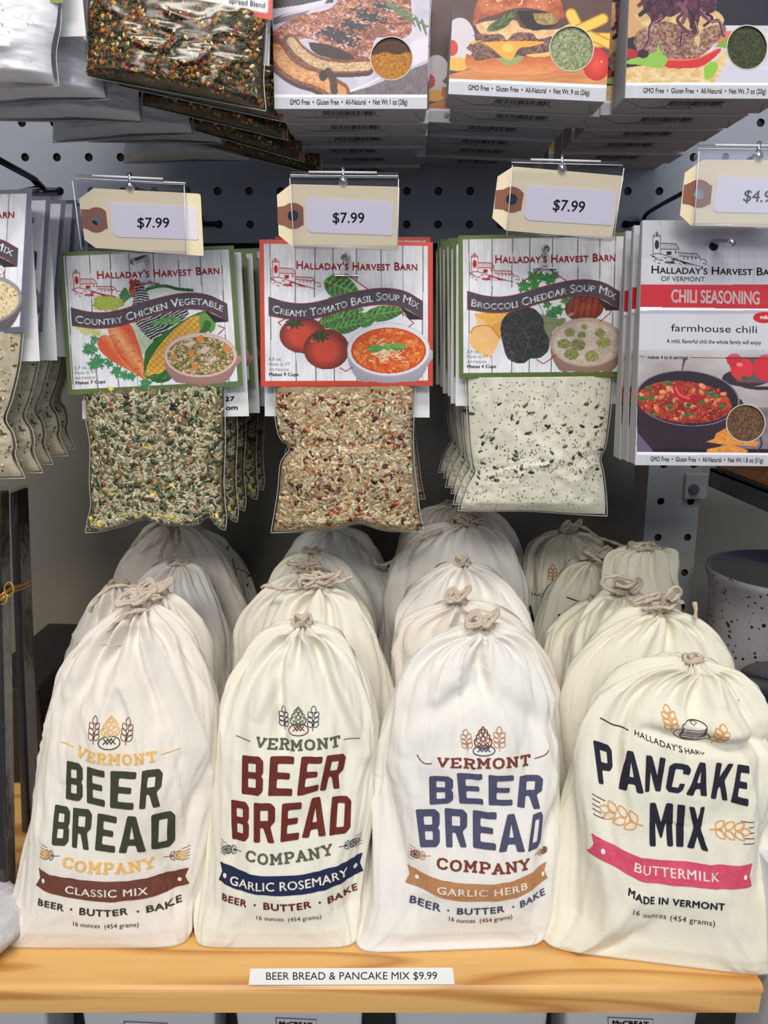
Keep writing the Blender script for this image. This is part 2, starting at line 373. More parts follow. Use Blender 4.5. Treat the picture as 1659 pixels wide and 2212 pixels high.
class Card:
    """flat sheet: art corner coordinates (TL TR BR BL) <-> world corners (cm)"""
    def __init__(s, art, world, bulge=0.0):
        s.A = np.asarray(art, float); s.Wd = np.asarray(world, float); s.bulge = bulge
        n = np.cross(s.Wd[1] - s.Wd[0], s.Wd[3] - s.Wd[0]); s.n = -n / np.linalg.norm(n)
        if s.n[1] > 0: s.n = -s.n
    def mix(s, Q, a, b): return (Q[0] * (1 - a) * (1 - b) + Q[1] * a * (1 - b) + Q[2] * a * b + Q[3] * (1 - a) * b)
    def art(s, a, b): return s.mix(s.A, a[:, None], b[:, None])
    def pt(s, a, b, off=0.0):
        P = s.mix(s.Wd, a[:, None], b[:, None])
        return P + s.n * (off + s.bulge * (1 - (2 * a - 1) ** 2) * (1 - (2 * b - 1) ** 2))[:, None]
    def inv(s, P):
        P = np.asarray(P, float); a = np.full(len(P), .5); b = np.full(len(P), .5)
        for _ in range(8):
            f = s.art(a, b) - P; da = (s.A[1] - s.A[0]) * (1 - b)[:, None] + (s.A[2] - s.A[3]) * b[:, None]
            db = (s.A[3] - s.A[0]) * (1 - a)[:, None] + (s.A[2] - s.A[1]) * a[:, None]
            det = da[:, 0] * db[:, 1] - da[:, 1] * db[:, 0]
            a = a - (f[:, 0] * db[:, 1] - f[:, 1] * db[:, 0]) / det; b = b - (da[:, 0] * f[:, 1] - da[:, 1] * f[:, 0]) / det
        return a, b
    def world(s, P, off): a, b = s.inv(P); return s.pt(a, b, off)
    def sheet(s, name, nu, nv, paint, parent, thick=.05, b0=0.0, b1=1.0, mat=None, skip=None):
        u = np.linspace(0, 1, nu); v = np.linspace(b0, b1, nv); A, B = np.meshgrid(u, v); a, b = A.ravel(), B.ravel()
        V = s.pt(a, b); F = gridfaces(nu, nv)
        col = paint(s.art(a, b), a, b)
        if skip is not None:
            XY = s.art(a, b); ctr = XY[F].mean(1); F = F[~skip(ctr[:, 0], ctr[:, 1])]
        # back side and rim
        bi = [0, nu - 1, nu * nv - 1, nu * (nv - 1)]
        Vb = V[bi] - s.n * thick; n0 = len(V)
        Vr = np.concatenate([V, V[bi], Vb]); cr = np.concatenate([col, np.tile(col[bi[0]] * 0 + .72, (4, 1)), np.tile(col[0] * 0 + .72, (4, 1))])
        Fl = [tuple(f) for f in F[:, ::-1].tolist()]
        for i in range(4): j = (i + 1) % 4; Fl.append((n0 + i, n0 + j, n0 + 4 + j, n0 + 4 + i))
        if skip is None: Fl.append((n0 + 4, n0 + 5, n0 + 6, n0 + 7))
        return mesh(name, Vr, Fl, mat or M['attr'], parent, False, colors=cr)
class Paint:
    def __init__(s, XY, base): s.X = XY[:, 0]; s.Y = XY[:, 1]; s.C = np.tile(np.asarray(base, float), (len(s.X), 1))
    def fill(s, m, col, al=1.0):
        c = np.asarray(col, float); a = al if np.isscalar(al) else al[m][:, None]
        s.C[m] = s.C[m] * (1 - a) + (c[m] if c.ndim == 2 else c) * a
    def mix(s, c1, c2, t): return np.asarray(c1, float) * (1 - t[:, None]) + np.asarray(c2, float) * t[:, None]
    def nz(s, sx, sy=None, seed=1, o=3): return fbm(s.X / sx, s.Y / (sy or sx), seed, o)
    def mpoly(s, pts, smooth=0):
        P = np.asarray(pts, float)
        if smooth: Q = catmull(np.vstack([P, P[:1]]), smooth * len(P)); P = Q
        m = np.zeros(len(s.X), bool); bb = (s.X >= P[:, 0].min()) & (s.X <= P[:, 0].max()) & (s.Y >= P[:, 1].min()) & (s.Y <= P[:, 1].max())
        x, y = s.X[bb], s.Y[bb]; r = np.zeros(len(x), bool)
        for i in range(len(P)):
            x1, y1 = P[i]; x2, y2 = P[(i + 1) % len(P)]
            if y1 == y2: continue
            c = ((y1 > y) != (y2 > y)) & (x < (x2 - x1) * (y - y1) / (y2 - y1) + x1); r ^= c
        m[bb] = r; return m
    def poly(s, pts, col, smooth=0, al=1.0): m = s.mpoly(pts, smooth); s.fill(m, col, al); return m
    def ell(s, cx, cy, rx, ry, rot=0):
        c, d = math.cos(rot), math.sin(rot); x, y = s.X - cx, s.Y - cy
        return np.hypot((x * c + y * d) / rx, (-x * d + y * c) / ry)
    def disc(s, cx, cy, rx, ry, col, rot=0, al=1.0): r = s.ell(cx, cy, rx, ry, rot); s.fill(r < 1, col, al); return r
    def line(s, pts, w, col, smooth=0, al=1.0):
        P = np.asarray(pts, float)
        if smooth: P = catmull(P, smooth)
        lo = P.min(0) - w; hi = P.max(0) + w
        bb = np.where((s.X > lo[0]) & (s.X < hi[0]) & (s.Y > lo[1]) & (s.Y < hi[1]))[0]
        if not len(bb): return
        x, y = s.X[bb], s.Y[bb]; d = np.full(len(x), 1e9)
        for i in range(len(P) - 1):
            a, b = P[i], P[i + 1]; ab = b - a; t = np.clip(((x - a[0]) * ab[0] + (y - a[1]) * ab[1]) / (ab @ ab + 1e-9), 0, 1)
            d = np.minimum(d, np.hypot(x - a[0] - t * ab[0], y - a[1] - t * ab[1]))
        m = np.zeros(len(s.X), bool); m[bb[d < w / 2]] = True; s.fill(m, col, al)
    def leaf(s, x0, y0, x1, y1, w, c1, c2, curl=0.0, veins=7, fr=0.0):
        dx, dy = x1 - x0, y1 - y0; L = math.hypot(dx, dy); t = ((s.X - x0) * dx + (s.Y - y0) * dy) / L ** 2
        q = (-(s.X - x0) * dy + (s.Y - y0) * dx) / L - curl * w * np.sin(np.clip(t, 0, 1) * math.pi)
        tt = np.clip(t, 0, 1); hw = w * (np.sin(tt ** .8 * math.pi)) ** .75
        if fr: hw = hw * (1 - fr * np.abs(np.sin(tt * math.pi * 4)))
        m = (t > 0) & (t < 1) & (np.abs(q) < hw)
        v = np.abs(np.sin((tt * veins - np.abs(q) / w * 1.1) * math.pi)); k = np.clip(.25 + .6 * (1 - v) + .5 * (vnoise(s.X / 14, s.Y / 14, 5) - .5), 0, 1)
        k = np.where(np.abs(q) < w * .05, 1, k); k = np.where(q > 0, k * .75, k)
        s.fill(m, s.mix(c1, c2, k)); return m
    def parsley(s, x, y, r, c1, c2, seed=0):
        rr = np.hypot(s.X - x, s.Y - y) / r; th = np.arctan2(s.Y - y, s.X - x)
        m = rr < (.72 + .16 * np.sin(5 * th + seed) + .14 * np.sin(13 * th + 2 * seed))
        k = np.clip(.5 + .5 * np.sin(10 * th + seed) * rr + .4 * (vnoise(s.X / 9, s.Y / 9, seed) - .5), 0, 1); s.fill(m, s.mix(c1, c2, k))
    def out(s): return lin(np.clip(s.C, 0, 255))
# ------------------------------------------------------------------ the setting
ZS = CAMZ - 34.8                  # top of the pine shelf
DP = 66.0                         # front face of the pegboard
DW = 75.0                         # back wall of the bay
def pegboard():
    pit = 2.54; xa = at(470, 413, DP)[0]; za = at(470, 413, DP)[2]; r = .318
    i0, i1 = -11, 20; k0, k1 = -1, 10; mb = MB(); zb = at(600, 525, DP)[2]; n = 16
    xs = [xa + (i - .5) * pit for i in range(i0, i1 + 2)]; zs = [za + (k - .5) * pit for k in range(k0, k1 + 2)]
    a = (np.arange(n) + .5) * 2 * math.pi / n
    zs[0] = zb
    for i in range(len(xs) - 1):
        for k in range(len(zs) - 1):
            x0, x1, z0, z1 = xs[i], xs[i + 1], zs[k], zs[k + 1]; cx = xa + (i0 + i) * pit; cz = za + (k0 + k) * pit
            ring = np.stack([cx + r * np.cos(a), np.full(n, DP), cz + r * np.sin(a)], 1)
            back = ring + [0, .5, 0]
            m = np.maximum(np.abs(np.cos(a)), np.abs(np.sin(a))); ox = np.cos(a) / m; oz = np.sin(a) / m
            out = np.stack([np.where(ox > 0, cx + ox * (x1 - cx), cx + ox * (cx - x0)), np.full(n, DP), np.where(oz > 0, cz + oz * (z1 - cz), cz + oz * (cz - z0))], 1)
            # snap the four samples nearest the corners onto the corners
            for (sx, sz, X, Z) in ((1, 1, x1, z1), (-1, 1, x0, z1), (-1, -1, x0, z0), (1, -1, x1, z0)):
                j = int(np.argmin(np.abs(a - (math.atan2(sz, sx) % (2 * math.pi))))); out[j] = (X, DP, Z)
            V = np.concatenate([out, ring, back])
            F = [(j, n + j, n + (j + 1) % n, (j + 1) % n) for j in range(n)]; mb.add(V, F, 0)
            mb.F += [(mb.n - 2 * n + j, mb.n - n + j, mb.n - n + (j + 1) % n, mb.n - 2 * n + (j + 1) % n) for j in range(n)]; mb.M += [1] * n
    X0, X1, Z0, Z1 = xs[0], xs[-1], zs[0], zs[-1]
    mb.add([(X0, DP, Z0), (X1, DP, Z0), (X1, DP + .5, Z0), (X0, DP + .5, Z0)], [(0, 1, 2, 3)], 1)
    mb.add([(X1, DP, Z0), (X1, DP, Z1), (X1, DP + .5, Z1), (X1, DP + .5, Z0)], [(0, 1, 2, 3)], 1)
    o = mb.build('wall_back_panel', [M['board'], M['hole']]); tag(o, 'blue-grey perforated hardboard panel with rows of round holes', kind='structure')
    return xa, za, pit
PEGX, PEGZ, PIT = pegboard()
def setting():
    o = MB().box((-70, DW, ZS - 40), (75, DW + 2, CAMZ + 50)).build('wall_back', M['wall']); tag(o, kind='structure')
    # dark strip that puts in the shadow gap just below the board
    zb = at(600, 525, DP)[2]
    o = MB().box((-70, DP + 1.0, zb - 1.2), (50, DP + 3.0, zb + 1.2), bev=.1).build('shadow_gap_strip_1', M['dark']); tag(o, 'dark rail just under the perforated board', kind='structure')
    o = MB().box((-72, 30, ZS - 40), (-70, DW + 2, CAMZ + 50)).build('wall_left', M['wall']); tag(o, kind='structure')
setting()
def shelf():
    xl = -58.0; xr = at_z(1629, 2095, ZS)[0]; yf = at_z(829, 2133, ZS)[1]; yb = DW - .3; t = 1.75; r = .42
    root = thing('pine_shelf', 'varnished pine shelf board carrying the cloth sacks', 'shelf', (0, 50, ZS - t))
    prof = [(yf + r * (1 - math.sin(q)), ZS - r * (1 - math.cos(q))) for q in np.linspace(0, math.pi / 2, 6)] + [(yf + .08, ZS - t), (yb, ZS - t), (yb, ZS)]
    n = len(prof); V = [(xl, y, z) for y, z in prof] + [(xr - (.12 if i in range(5, 7) else 0), y, z) for i, (y, z) in enumerate(prof)]
    F = [(i, (i + 1) % n, n + (i + 1) % n, n + i) for i in range(n)] + [tuple(range(n - 1, -1, -1)), tuple(range(n, 2 * n))]
    o = mesh('board', V, F, M['pine'], root); smooth_by_angle(o, 30)
    # paper price strip lying on the shelf
    st = thing('shelf_price_strip', 'white paper strip with a nine dollar ninety-nine price lying on the shelf edge', 'price strip', at_z(760, 2110, ZS + .02))
    q = [at_z(px, py, ZS + .045) for px, py in ((541, 2092), (978, 2090), (982, 2126), (537, 2127))]
    cd = Card([(541, 2092), (978, 2090), (982, 2126), (537, 2127)], q)
    cd.n = np.array([0, 0, 1.0])
    cd.sheet('paper', 2, 2, lambda XY, a, b: np.full((len(a), 3), .86), st, thick=.04)
    k = Ink(cd); k.text('BEER BREAD & PANCAKE MIX $9.99', [(575, 2117), (944, 2116)], 16, (20, 20, 24), .01, perp=0); k.build('lettering', st)
    # lower shelf (mostly out of sight)
    o = MB().box((xl, yf + 1, ZS - 27), (xr + 8, yb, ZS - 25), bev=.1).build('lower_shelf', M['pine']); tag(o, 'pine shelf board below the sack shelf', 'shelf')
    return yf
YF = shelf()
def uprights():
    # perforated steel upright behind the sacks, right
    D = 63.0
    L = [(1404, 985), (1377, 1320)]; R = [(1520, 985), (1488, 1320)]
    root = thing('perforated_upright', 'light grey perforated upright post behind the sacks at right', 'post', at(1440, 1320, D))
    zt = CAMZ + 12; zb = ZS
    def X(line, z):
        a = at(*line[0], D); b = at(*line[1], D); return a[0] + (b[0] - a[0]) * (z - a[2]) / (b[2] - a[2])
    xl = (X(L, zt) + X(L, zb)) / 2; xr = (X(R, zt) + X(R, zb)) / 2
    holes = [(1428, 1083), (1493, 1084), (1422, 1161), (1485, 1161), (1478, 1237), (1415, 1237), (1434, 1007), (1500, 1007), (1408, 1314), (1471, 1314)]
    hp = [at(px, py, D) for px, py in holes]; mb = MB(); n = 16; a = (np.arange(n) + .5) * 2 * math.pi / n
    # strip of cells: two columns
    c1 = np.mean([hp[i][0] for i in (0, 2, 5, 6, 8)]); c2 = np.mean([hp[i][0] for i in (1, 3, 4, 7, 9)])
    z0 = hp[0][2]; pz = (hp[0][2] - hp[5][2]) / 2; mid = (c1 + c2) / 2; ks = range(-6, 4)
    for k in range(-8, 5):
        for cx, x0, x1 in ((c1, xl, mid), (c2, mid, xr)):
            cz = z0 + k * pz; za, zc = cz - pz / 2, cz + pz / 2; za = max(za, zb)
            if zc < zb: continue
            if cz - .4 < zb:
                mb.add([(x0, D, za), (x1, D, za), (x1, D, zc), (x0, D, zc)], [(0, 1, 2, 3)], 0); continue
            ring = np.stack([cx + .31 * np.cos(a), np.full(n, D), cz + .31 * np.sin(a)], 1); back = ring + [0, .4, 0]
            m = np.maximum(np.abs(np.cos(a)), np.abs(np.sin(a))); ox = np.cos(a) / m; oz = np.sin(a) / m
            out = np.stack([np.where(ox > 0, cx + ox * (x1 - cx), cx + ox * (cx - x0)), np.full(n, D), np.where(oz > 0, cz + oz * (zc - cz), cz + oz * (cz - za))], 1)
            for (sx, sz, XX, ZZ) in ((1, 1, x1, zc), (-1, 1, x0, zc), (-1, -1, x0, za), (1, -1, x1, za)):
                j = int(np.argmin(np.abs(a - (math.atan2(sz, sx) % (2 * math.pi))))); out[j] = (XX, D, ZZ)
            mb.add(np.concatenate([out, ring, back]), [(j, n + j, n + (j + 1) % n, (j + 1) % n) for j in range(n)], 0)
            mb.F += [(mb.n - 2 * n + j, mb.n - n + j, mb.n - n + (j + 1) % n, mb.n - 2 * n + (j + 1) % n) for j in range(n)]; mb.M += [1] * n
    zt2 = z0 + 4.5 * pz
    mb.add([(xl, D, zb), (xl, D, zt2), (xl, D + 3.5, zt2), (xl, D + 3.5, zb), (xr, D, zb), (xr, D, zt2), (xr, D + 3.5, zt2), (xr, D + 3.5, zb)], [(0, 1, 2, 3), (4, 7, 6, 5)], 0)
    mb.add([(xl, D + .6, zb), (xr, D + .6, zb), (xr, D + .6, zt2), (xl, D + .6, zt2)], [(0, 1, 2, 3)], 1)
    mb.build('channel', [M['post'], M['hole']], root)
    # side shelf on the right, held by an angle iron bolted to the upright
    sr = thing('side_shelf', 'orange wood side shelf with a grey angle iron edge at right', 'shelf', at(1600, 1000, 52))
    za = CAMZ - 10.6
    p = at(1530, 1009, D)                        # where the iron meets the upright
    za = p[2]; x0 = p[0]
    mb = MB(); mb.box((x0, 30, za - 1.55), (x0 + .3, D - .3, za), bev=.04); mb.box((x0, 30, za - .3), (x0 + 2.0, D - .3, za), bev=.04); mb.build('angle_iron', M['bracket'], sr)
    MB().box((x0 + .45, 30, za + .02), (x0 + 22, D - .3, za + 1.6), bev=.08).build('board', M['darkwood'], sr)
    b0 = at(1482, 1023, D - .4); b1 = at(1512, 1078, D - .4)
    br = MB(); br.box((b0[0], D - .55, b1[2]), (b1[0] + .5, D - .02, b0[2]), bev=.06); br.build('bracket_tab', M['post'], sr)
    c = at(1498, 1057, D - .6)
    s = MB(); s.cyl(c, c + [0, -.22, 0], .42, 20); s.cyl(c + [0, -.22, 0], c + [0, -.34, 0], .3, 16); s.build('bolt', M['bracket'], sr)
    # white board at the far right, in front of everything beside the shelf end
    w = thing('white_panel', 'tall white board standing at the right end of the shelf', 'panel', at(1659, 2100, 36.5))
    xr = at_z(1632, 2100, ZS)[0] + .55
    mb = MB(); mb.box((xr, 33.0, ZS - 25), (xr + .9, 39.5, ZS + 6.3), bev=.08); mb.build('board', M['white'], w)
uprights()
# ------------------------------------------------------------------ cloth sacks
CL = dict(a=cloth('unbleached_cotton_pinkish', (233, 225, 214)), b=cloth('unbleached_cotton_cream', (233, 228, 213)), c=cloth('unbleached_cotton_white', (233, 229, 222)), d=cloth('unbleached_cotton_yellow', (232, 228, 210)))
class SackSurf:
    """front of a sack: art given in photo pixels is first placed on a plane through the sack's front, then dropped along the plane's normal"""
    def __init__(s, V, F, pb, pt, scale=1.0, ox=0, oy=0):
        s.bvh = BVHTree.FromPolygons([Vector(v) for v in V], [tuple(f) for f in F]); s.k = (scale, ox, oy)
        def hit(px, py):
            d = raydir(px, py); d = d / np.linalg.norm(d); h = s.bvh.ray_cast(Vector((0, 0, CAMZ)), Vector(d)); return np.array(h[0])
        P0, P1 = hit(*pb), hit(*pt); e = P1 - P0; e[0] = 0; e /= np.linalg.norm(e)
        s.n = np.cross(e, [1.0, 0, 0]);  s.n = s.n if s.n[1] < 0 else -s.n
        s.p = (P0 + P1) / 2
    def world(s, P, off):
        off = off + .018; px = P[:, 0] / s.k[0] + s.k[1]; py = P[:, 1] / s.k[0] + s.k[2]; d = raydir(px, py); o = np.array([0, 0, CAMZ])
        t = ((s.p - o) @ s.n) / (d @ s.n); Q = o + d * t[:, None]; R = []
        for q in Q:
            h = s.bvh.ray_cast(Vector(q + s.n * 5), Vector(-s.n))
            if h[0] is None: h = s.bvh.find_nearest(Vector(q)); R.append(np.array(h[0]) + s.n * off)
            else: R.append(np.array(h[0]) + s.n * off)
        return np.array(R)
def sack_geo(levels, Db, Dt, tmax, seed, nth=96, nv=70, pleat=1.0, folds=(), tb=.85, nn=14, tsh=.62, yaw=0.0):
    rs = np.random.RandomState(seed); L = sorted(levels); y0, y1 = L[0][0], L[-1][0]; R = []
    for py, xl, xr in L:
        D = Dt + (Db - Dt) * min(1, max(0, (py - y0) / (y1 - y0))); a = at(xl, py, D); b = at(xr, py, D)
        if a[2] < ZS + .05: a = at_z(xl, py, ZS + .05); b = at_z(xr, py, ZS + .05); R.append((ZS + .05, a[0], b[0], D)); break
        R.append((a[2], a[0], b[0], D))
    R = R[::-1]
    if R[0][0] > ZS + .1: z, a, b, D = R[0]; R = [(ZS + .05, a + .25, b - .25, Db), ((z + ZS) / 2, a - .1, b + .1, Db)] + R
    R = np.array(R); hw = (R[:, 2] - R[:, 1]) / 2
    s = np.concatenate([[0], np.cumsum(np.hypot(np.diff(R[:, 0]), np.diff(hw)))]); s /= s[-1]
    Q = catmull(np.column_stack([R, s]), 400); q = np.maximum.accumulate(Q[:, 4]); q = q + np.linspace(0, 1e-6, 400); q = (q - q[0]) / (q[-1] - q[0])
    v = np.linspace(0, 1, nv); z = np.interp(v, q, Q[:, 0]); xl = np.interp(v, q, Q[:, 1]); xr = np.interp(v, q, Q[:, 2]); D = np.interp(v, q, Q[:, 3])
    z = np.maximum(z, ZS + .05)
    hw = np.maximum((xr - xl) / 2, .55); xc = (xl + xr) / 2; zt = z[-1]; hgt = zt - ZS
    f = (z - ZS) / hgt
    t = tmax * np.interp(f, [0, .06, .25, .6, .85, 1], [tb, .95, 1.0, .92, tsh, .4]); t = np.minimum(t, hw * .92)
    ex = np.interp(f, [0, .04, .12, .3, .8, 1], [.26, .42, .66, .84, .95, 1.0])
    th = np.linspace(0, 2 * math.pi, nth, endpoint=False); c, sn = np.cos(th), np.sin(th)
    V = np.zeros((nv, nth, 3))
    d = (zt - z) + .55 * (hw - hw[-1]) * (f > .5)            # distance from the neck
    pk = [(th0, rs.uniform(.06, .15), rs.uniform(.5, 1.0), rs.uniform(2.0, 6.5), rs.uniform(-.25, .25)) for th0 in (np.arange(nn) + rs.uniform(-.3, .3, nn)) * 2 * math.pi / nn]
    for j in range(nv):
        X = hw[j] * np.sign(c) * np.abs(c) ** ex[j]; Y = -t[j] * np.sign(sn) * np.abs(sn) ** (ex[j] * (1.0))
        nrm = np.stack([c * t[j], -sn * hw[j]], 1); nrm /= np.linalg.norm(nrm, axis=1)[:, None] + 1e-9
        disp = np.zeros(nth)
        for th0, w, dep, ln, sk in pk:
            g = (th - th0 - sk * d[j] / 6 + math.pi) % (2 * math.pi) - math.pi
            fall = math.exp(-(d[j] / ln) ** 2) * min(1, .35 + hw[j] / 3.0)
            disp -= .95 * dep * pleat * fall * np.exp(-(g / w) ** 2)
            disp += .34 * dep * pleat * fall * np.exp(-((np.abs(g) - 2.2 * w) / w) ** 2)
        a1 = np.stack([c, sn], 1) * 1.6
        low = (vnoise(a1[:, 0] * 1.3 + seed, a1[:, 1] * 1.3 + z[j] * .22, seed) - .5) * .8 + (fbm(a1[:, 0] * 2.6 + seed, a1[:, 1] * 2.6 + z[j] * .33 + X * .15, seed + 3) - .5) * .62
        rid = 1 - np.abs(2 * vnoise(a1[:, 0] * 2.2 + z[j] * .16, a1[:, 1] * 2.2 - z[j] * .10 + seed, seed + 9) - 1)
        disp += low * np.interp(f[j], [0, .12, 1], [.15, 1, .8]) + (rid ** 5) * .26 * np.interp(f[j], [0, .2, .45, 1], [.7, .35, .6, 1.2])
        for (u0, f0, u1, f1, w, amp) in folds:               # creases on the front: u across (-1..1), f height 0..1
            front = np.clip(sn * 3, 0, 1); u = X / hw[j]; e = np.array([(u1 - u0) * hw.max(), (f1 - f0) * hgt]); LL = np.hypot(*e)
            px, pz = (u - u0) * hw[j], (f[j] - f0) * hgt; tt = (px * e[0] + pz * e[1]) / LL ** 2; qd = (px * -e[1] + pz * e[0]) / LL
            disp += 1.25 * amp * front * np.exp(-(qd / w) ** 2) * np.exp(-((np.clip(tt, 0, 1) - tt) * LL / (w * 1.5)) ** 2) * np.sin(np.clip(tt, .08, .92) * math.pi) ** .5
        if j < 3: disp *= j / 3.0
        V[j, :, 0] = xc[j] + X + nrm[:, 0] * disp; V[j, :, 1] = D[j] + Y + nrm[:, 1] * disp + yaw * X * (1 - .7 * f[j]); V[j, :, 2] = z[j] + disp * .25 * (1 if f[j] > .9 else 0)
    V[..., 2] = np.maximum(V[..., 2], ZS + .02)
    P = V.reshape(-1, 3); F = gridfaces(nth, nv, True).tolist()
    # neck turned inwards
    top = V[-1]; ctr = top.mean(0); base = len(P); rings = []
    for k, (sc, dz) in enumerate(((.72, .12), (.45, -.25), (.25, -1.2))): rings.append(ctr + (top - ctr) * sc + [0, 0, dz])
    P = np.concatenate([P] + rings); F += gridfaces(nth, 4, True, (nv - 1) * nth).tolist()
    F.append(tuple(range(nth - 1, -1, -1))); F.append(tuple(range(len(P) - nth, len(P))))
    return P, F, dict(neck=ctr, r=float(np.linalg.norm((top - ctr)[:, :2], axis=1).mean()), xc=xc, D=D, t=t, z=z, hw=hw)
def cord(root, info, seed, style='knot', tails=()):
    rs = np.random.RandomState(seed); c = info['neck']; r = info['r'] * .78; mb = MB(); kw = dict(n=10, twist=3.2, lobes=2, depth=.24)
    a = np.linspace(0, 2 * math.pi, 40)
    mb.tube(np.stack([c[0] + r * np.cos(a), c[1] + r * np.sin(a), c[2] + .22 + .1 * np.sin(3 * a)], 1), .17, **kw)
    mb.build('drawstring', M['rope'], root, True); mb = MB()
    f = c + [rs.uniform(-.3, .3), -r * .6, .42]
    if style != 'none':
        # knot: a small trefoil wound on the neck
        q = np.linspace(0, 2 * math.pi, 60); R = .30
        mb.tube(np.stack([f[0] + R * (np.sin(q) + 1.6 * np.sin(2 * q)) * .62, f[1] + R * (np.cos(q) - 1.4 * np.cos(2 * q)) * .5, f[2] + .12 - R * np.sin(3 * q) * .8], 1), .15, **kw)
    if style == 'bow':
        for sgn, ln, up in ((1, rs.uniform(.9, 1.35), .42), (-1, rs.uniform(.6, 1.1), .3)):
            q = np.linspace(0, 1, 40); w = np.sin(q * math.pi)
            P = np.stack([f[0] + sgn * ln * w * .9 + .3 * np.sin(q * 2 * math.pi), f[1] - .2 + .5 * np.sin(q * 2 * math.pi), f[2] + .25 + up * np.sin(q * math.pi * .95) + .25 * np.sin(q * 2 * math.pi)], 1)
            mb.tube(P, .13, **kw); mb.tube(P * [1, 1, 1] + [rs.uniform(-.25, .25), -.18, -.12], .12, **kw)
    if style == 'tangle':
        for k in range(5):
            p0 = f + rs.uniform(-.4, .4, 3) * [1, 1, .3]; pts = [p0]
            for m in range(6): pts.append(p0 + rs.uniform(-1, 1, 3) * [1.15, .7, .38] + [0, -.1, .32])
            pts.append(f + rs.uniform(-.5, .5, 3) * [1, 1, .2]); mb.tube(catmull(pts, 70), .125, **kw)
    for tl in tails:
        P = np.array([at(px, py, D) for px, py, D in tl]); mb.tube(catmull(P, 14 * len(P)), .135, **kw)
    if mb.n: mb.build('cord_end', M['rope'], root, True)
def seams(root, surf, lines):
    k = Ink(surf, .9 if False else 30)
    for pts, w, col in lines: k.stroke(pts, w, col, .012, smooth=24)
    return k
def sack(label, levels, Db, Dt, tmax, seed, mat, style='knot', tails=(), group='cloth sacks on the pine shelf', **kw):
    P, F, info = sack_geo(levels, Db, Dt, tmax, seed, **kw)
    root = thing('drawstring_sack', label, 'sack', (float(info['xc'][0]), float(info['D'][0]), ZS), group)
    o = mesh('cloth_body', P, F, CL[mat], root, True)
    cord(root, info, seed + 5, style, tails)
    return root, P, F, info
# block capitals, drawn as outlines with counters
LT = dict(
 B=([(0,0),(8,0),(10,2),(10,7),(9,8),(10,9),(10,14),(8,16),(0,16)], [[(3,3),(6.7,3),(6.7,6.7),(3,6.7)],[(3,9.4),(6.7,9.4),(6.7,13),(3,13)]]),
 E=([(0,0),(10,0),(10,3),(3.2,3),(3.2,6.7),(8.6,6.7),(8.6,9.4),(3.2,9.4),(3.2,13),(10,13),(10,16),(0,16)], []),
 R=([(0,0),(3.1,0),(3.1,6),(4.6,6),(6.9,0),(10,0),(7.9,6.6),(10,8.4),(10,14),(8,16),(0,16)], [[(3.1,8.8),(6.8,8.8),(6.8,13),(3.1,13)]]),
 A=([(0,0),(3,0),(3.5,3.2),(6.5,3.2),(7,0),(10,0),(6.9,16),(3.1,16)], [[(4,6),(6,6),(5.0,12)]]),
 D=([(0,0),(7.8,0),(10,2.2),(10,13.8),(7.8,16),(0,16)], [[(3.1,3),(6.8,3),(6.8,13),(3.1,13)]]),
 P=([(0,0),(3.1,0),(3.1,5.4),(8,5.4),(10,7.4),(10,14),(8,16),(0,16)], [[(3.1,8.4),(6.8,8.4),(6.8,13),(3.1,13)]]),
 N=([(0,0),(2.9,0),(2.9,9),(7,0),(10,0),(10,16),(7.1,16),(7.1,7),(3,16),(0,16)], []),
 C=([(2,0),(8,0),(10,2),(10,5.5),(7,5.5),(7,3),(3.1,3),(3.1,13),(7,13),(7,10.8),(10,10.8),(10,14),(8,16),(2,16),(0,14),(0,2)], []),
 K=([(0,0),(3,0),(3,4.6),(4,6),(6.8,0),(10,0),(6.2,8.4),(10,16),(6.8,16),(3,9.6),(3,16),(0,16)], []),
 M=([(0,0),(2.5,0),(2.5,9),(4.6,3),(5.4,3),(7.5,9),(7.5,0),(10,0),(10,16),(7.4,16),(5,8.5),(2.6,16),(0,16)], []),
 I=([(0,0),(10,0),(10,16),(0,16)], []),
 X=([(0,0),(3.1,0),(5,5),(6.9,0),(10,0),(6.7,8),(10,16),(6.9,16),(5,11),(3.1,16),(0,16),(3.3,8)], []))
def block(k, ch, quad, col, off=.035):
    TL, TR, BR, BL = [np.array(q, float) for q in quad]
    def rnd(l, r=.45):
        o = []
        for i in range(len(l)):
            p, a, b = np.array(l[i], float), np.array(l[i - 1], float), np.array(l[(i + 1) % len(l)], float)
            da, db = np.linalg.norm(a - p), np.linalg.norm(b - p); ra, rb = min(r, da / 3), min(r, db / 3)
            o += [p + (a - p) / da * ra, p + (b - p) / db * rb]
        return o
    f = lambda p: tuple(BL * (1 - p[0] / 10) * (1 - p[1] / 16) + BR * (p[0] / 10) * (1 - p[1] / 16) + TR * (p[0] / 10) * (p[1] / 16) + TL * (1 - p[0] / 10) * (p[1] / 16))
    o, hs = LT[ch]; k.poly([[f(p) for p in rnd(o)]] + [[f(p) for p in rnd(h, .3)] for h in hs], col, off)
def grain(k, x, y, L, W_, ang, col, w, off=.03):
    t = np.linspace(0, 1, 9); c, s = math.cos(ang), math.sin(ang)
    up = [(L * q, W_ * math.sin(q ** .85 * math.pi) ** .8) for q in t]; lo = [(p[0], -p[1]) for p in up[-2:0:-1]]
    k.stroke([(x + p[0] * c - p[1] * s, y + p[0] * s + p[1] * c) for p in up + lo], w, col, off, closed=True)
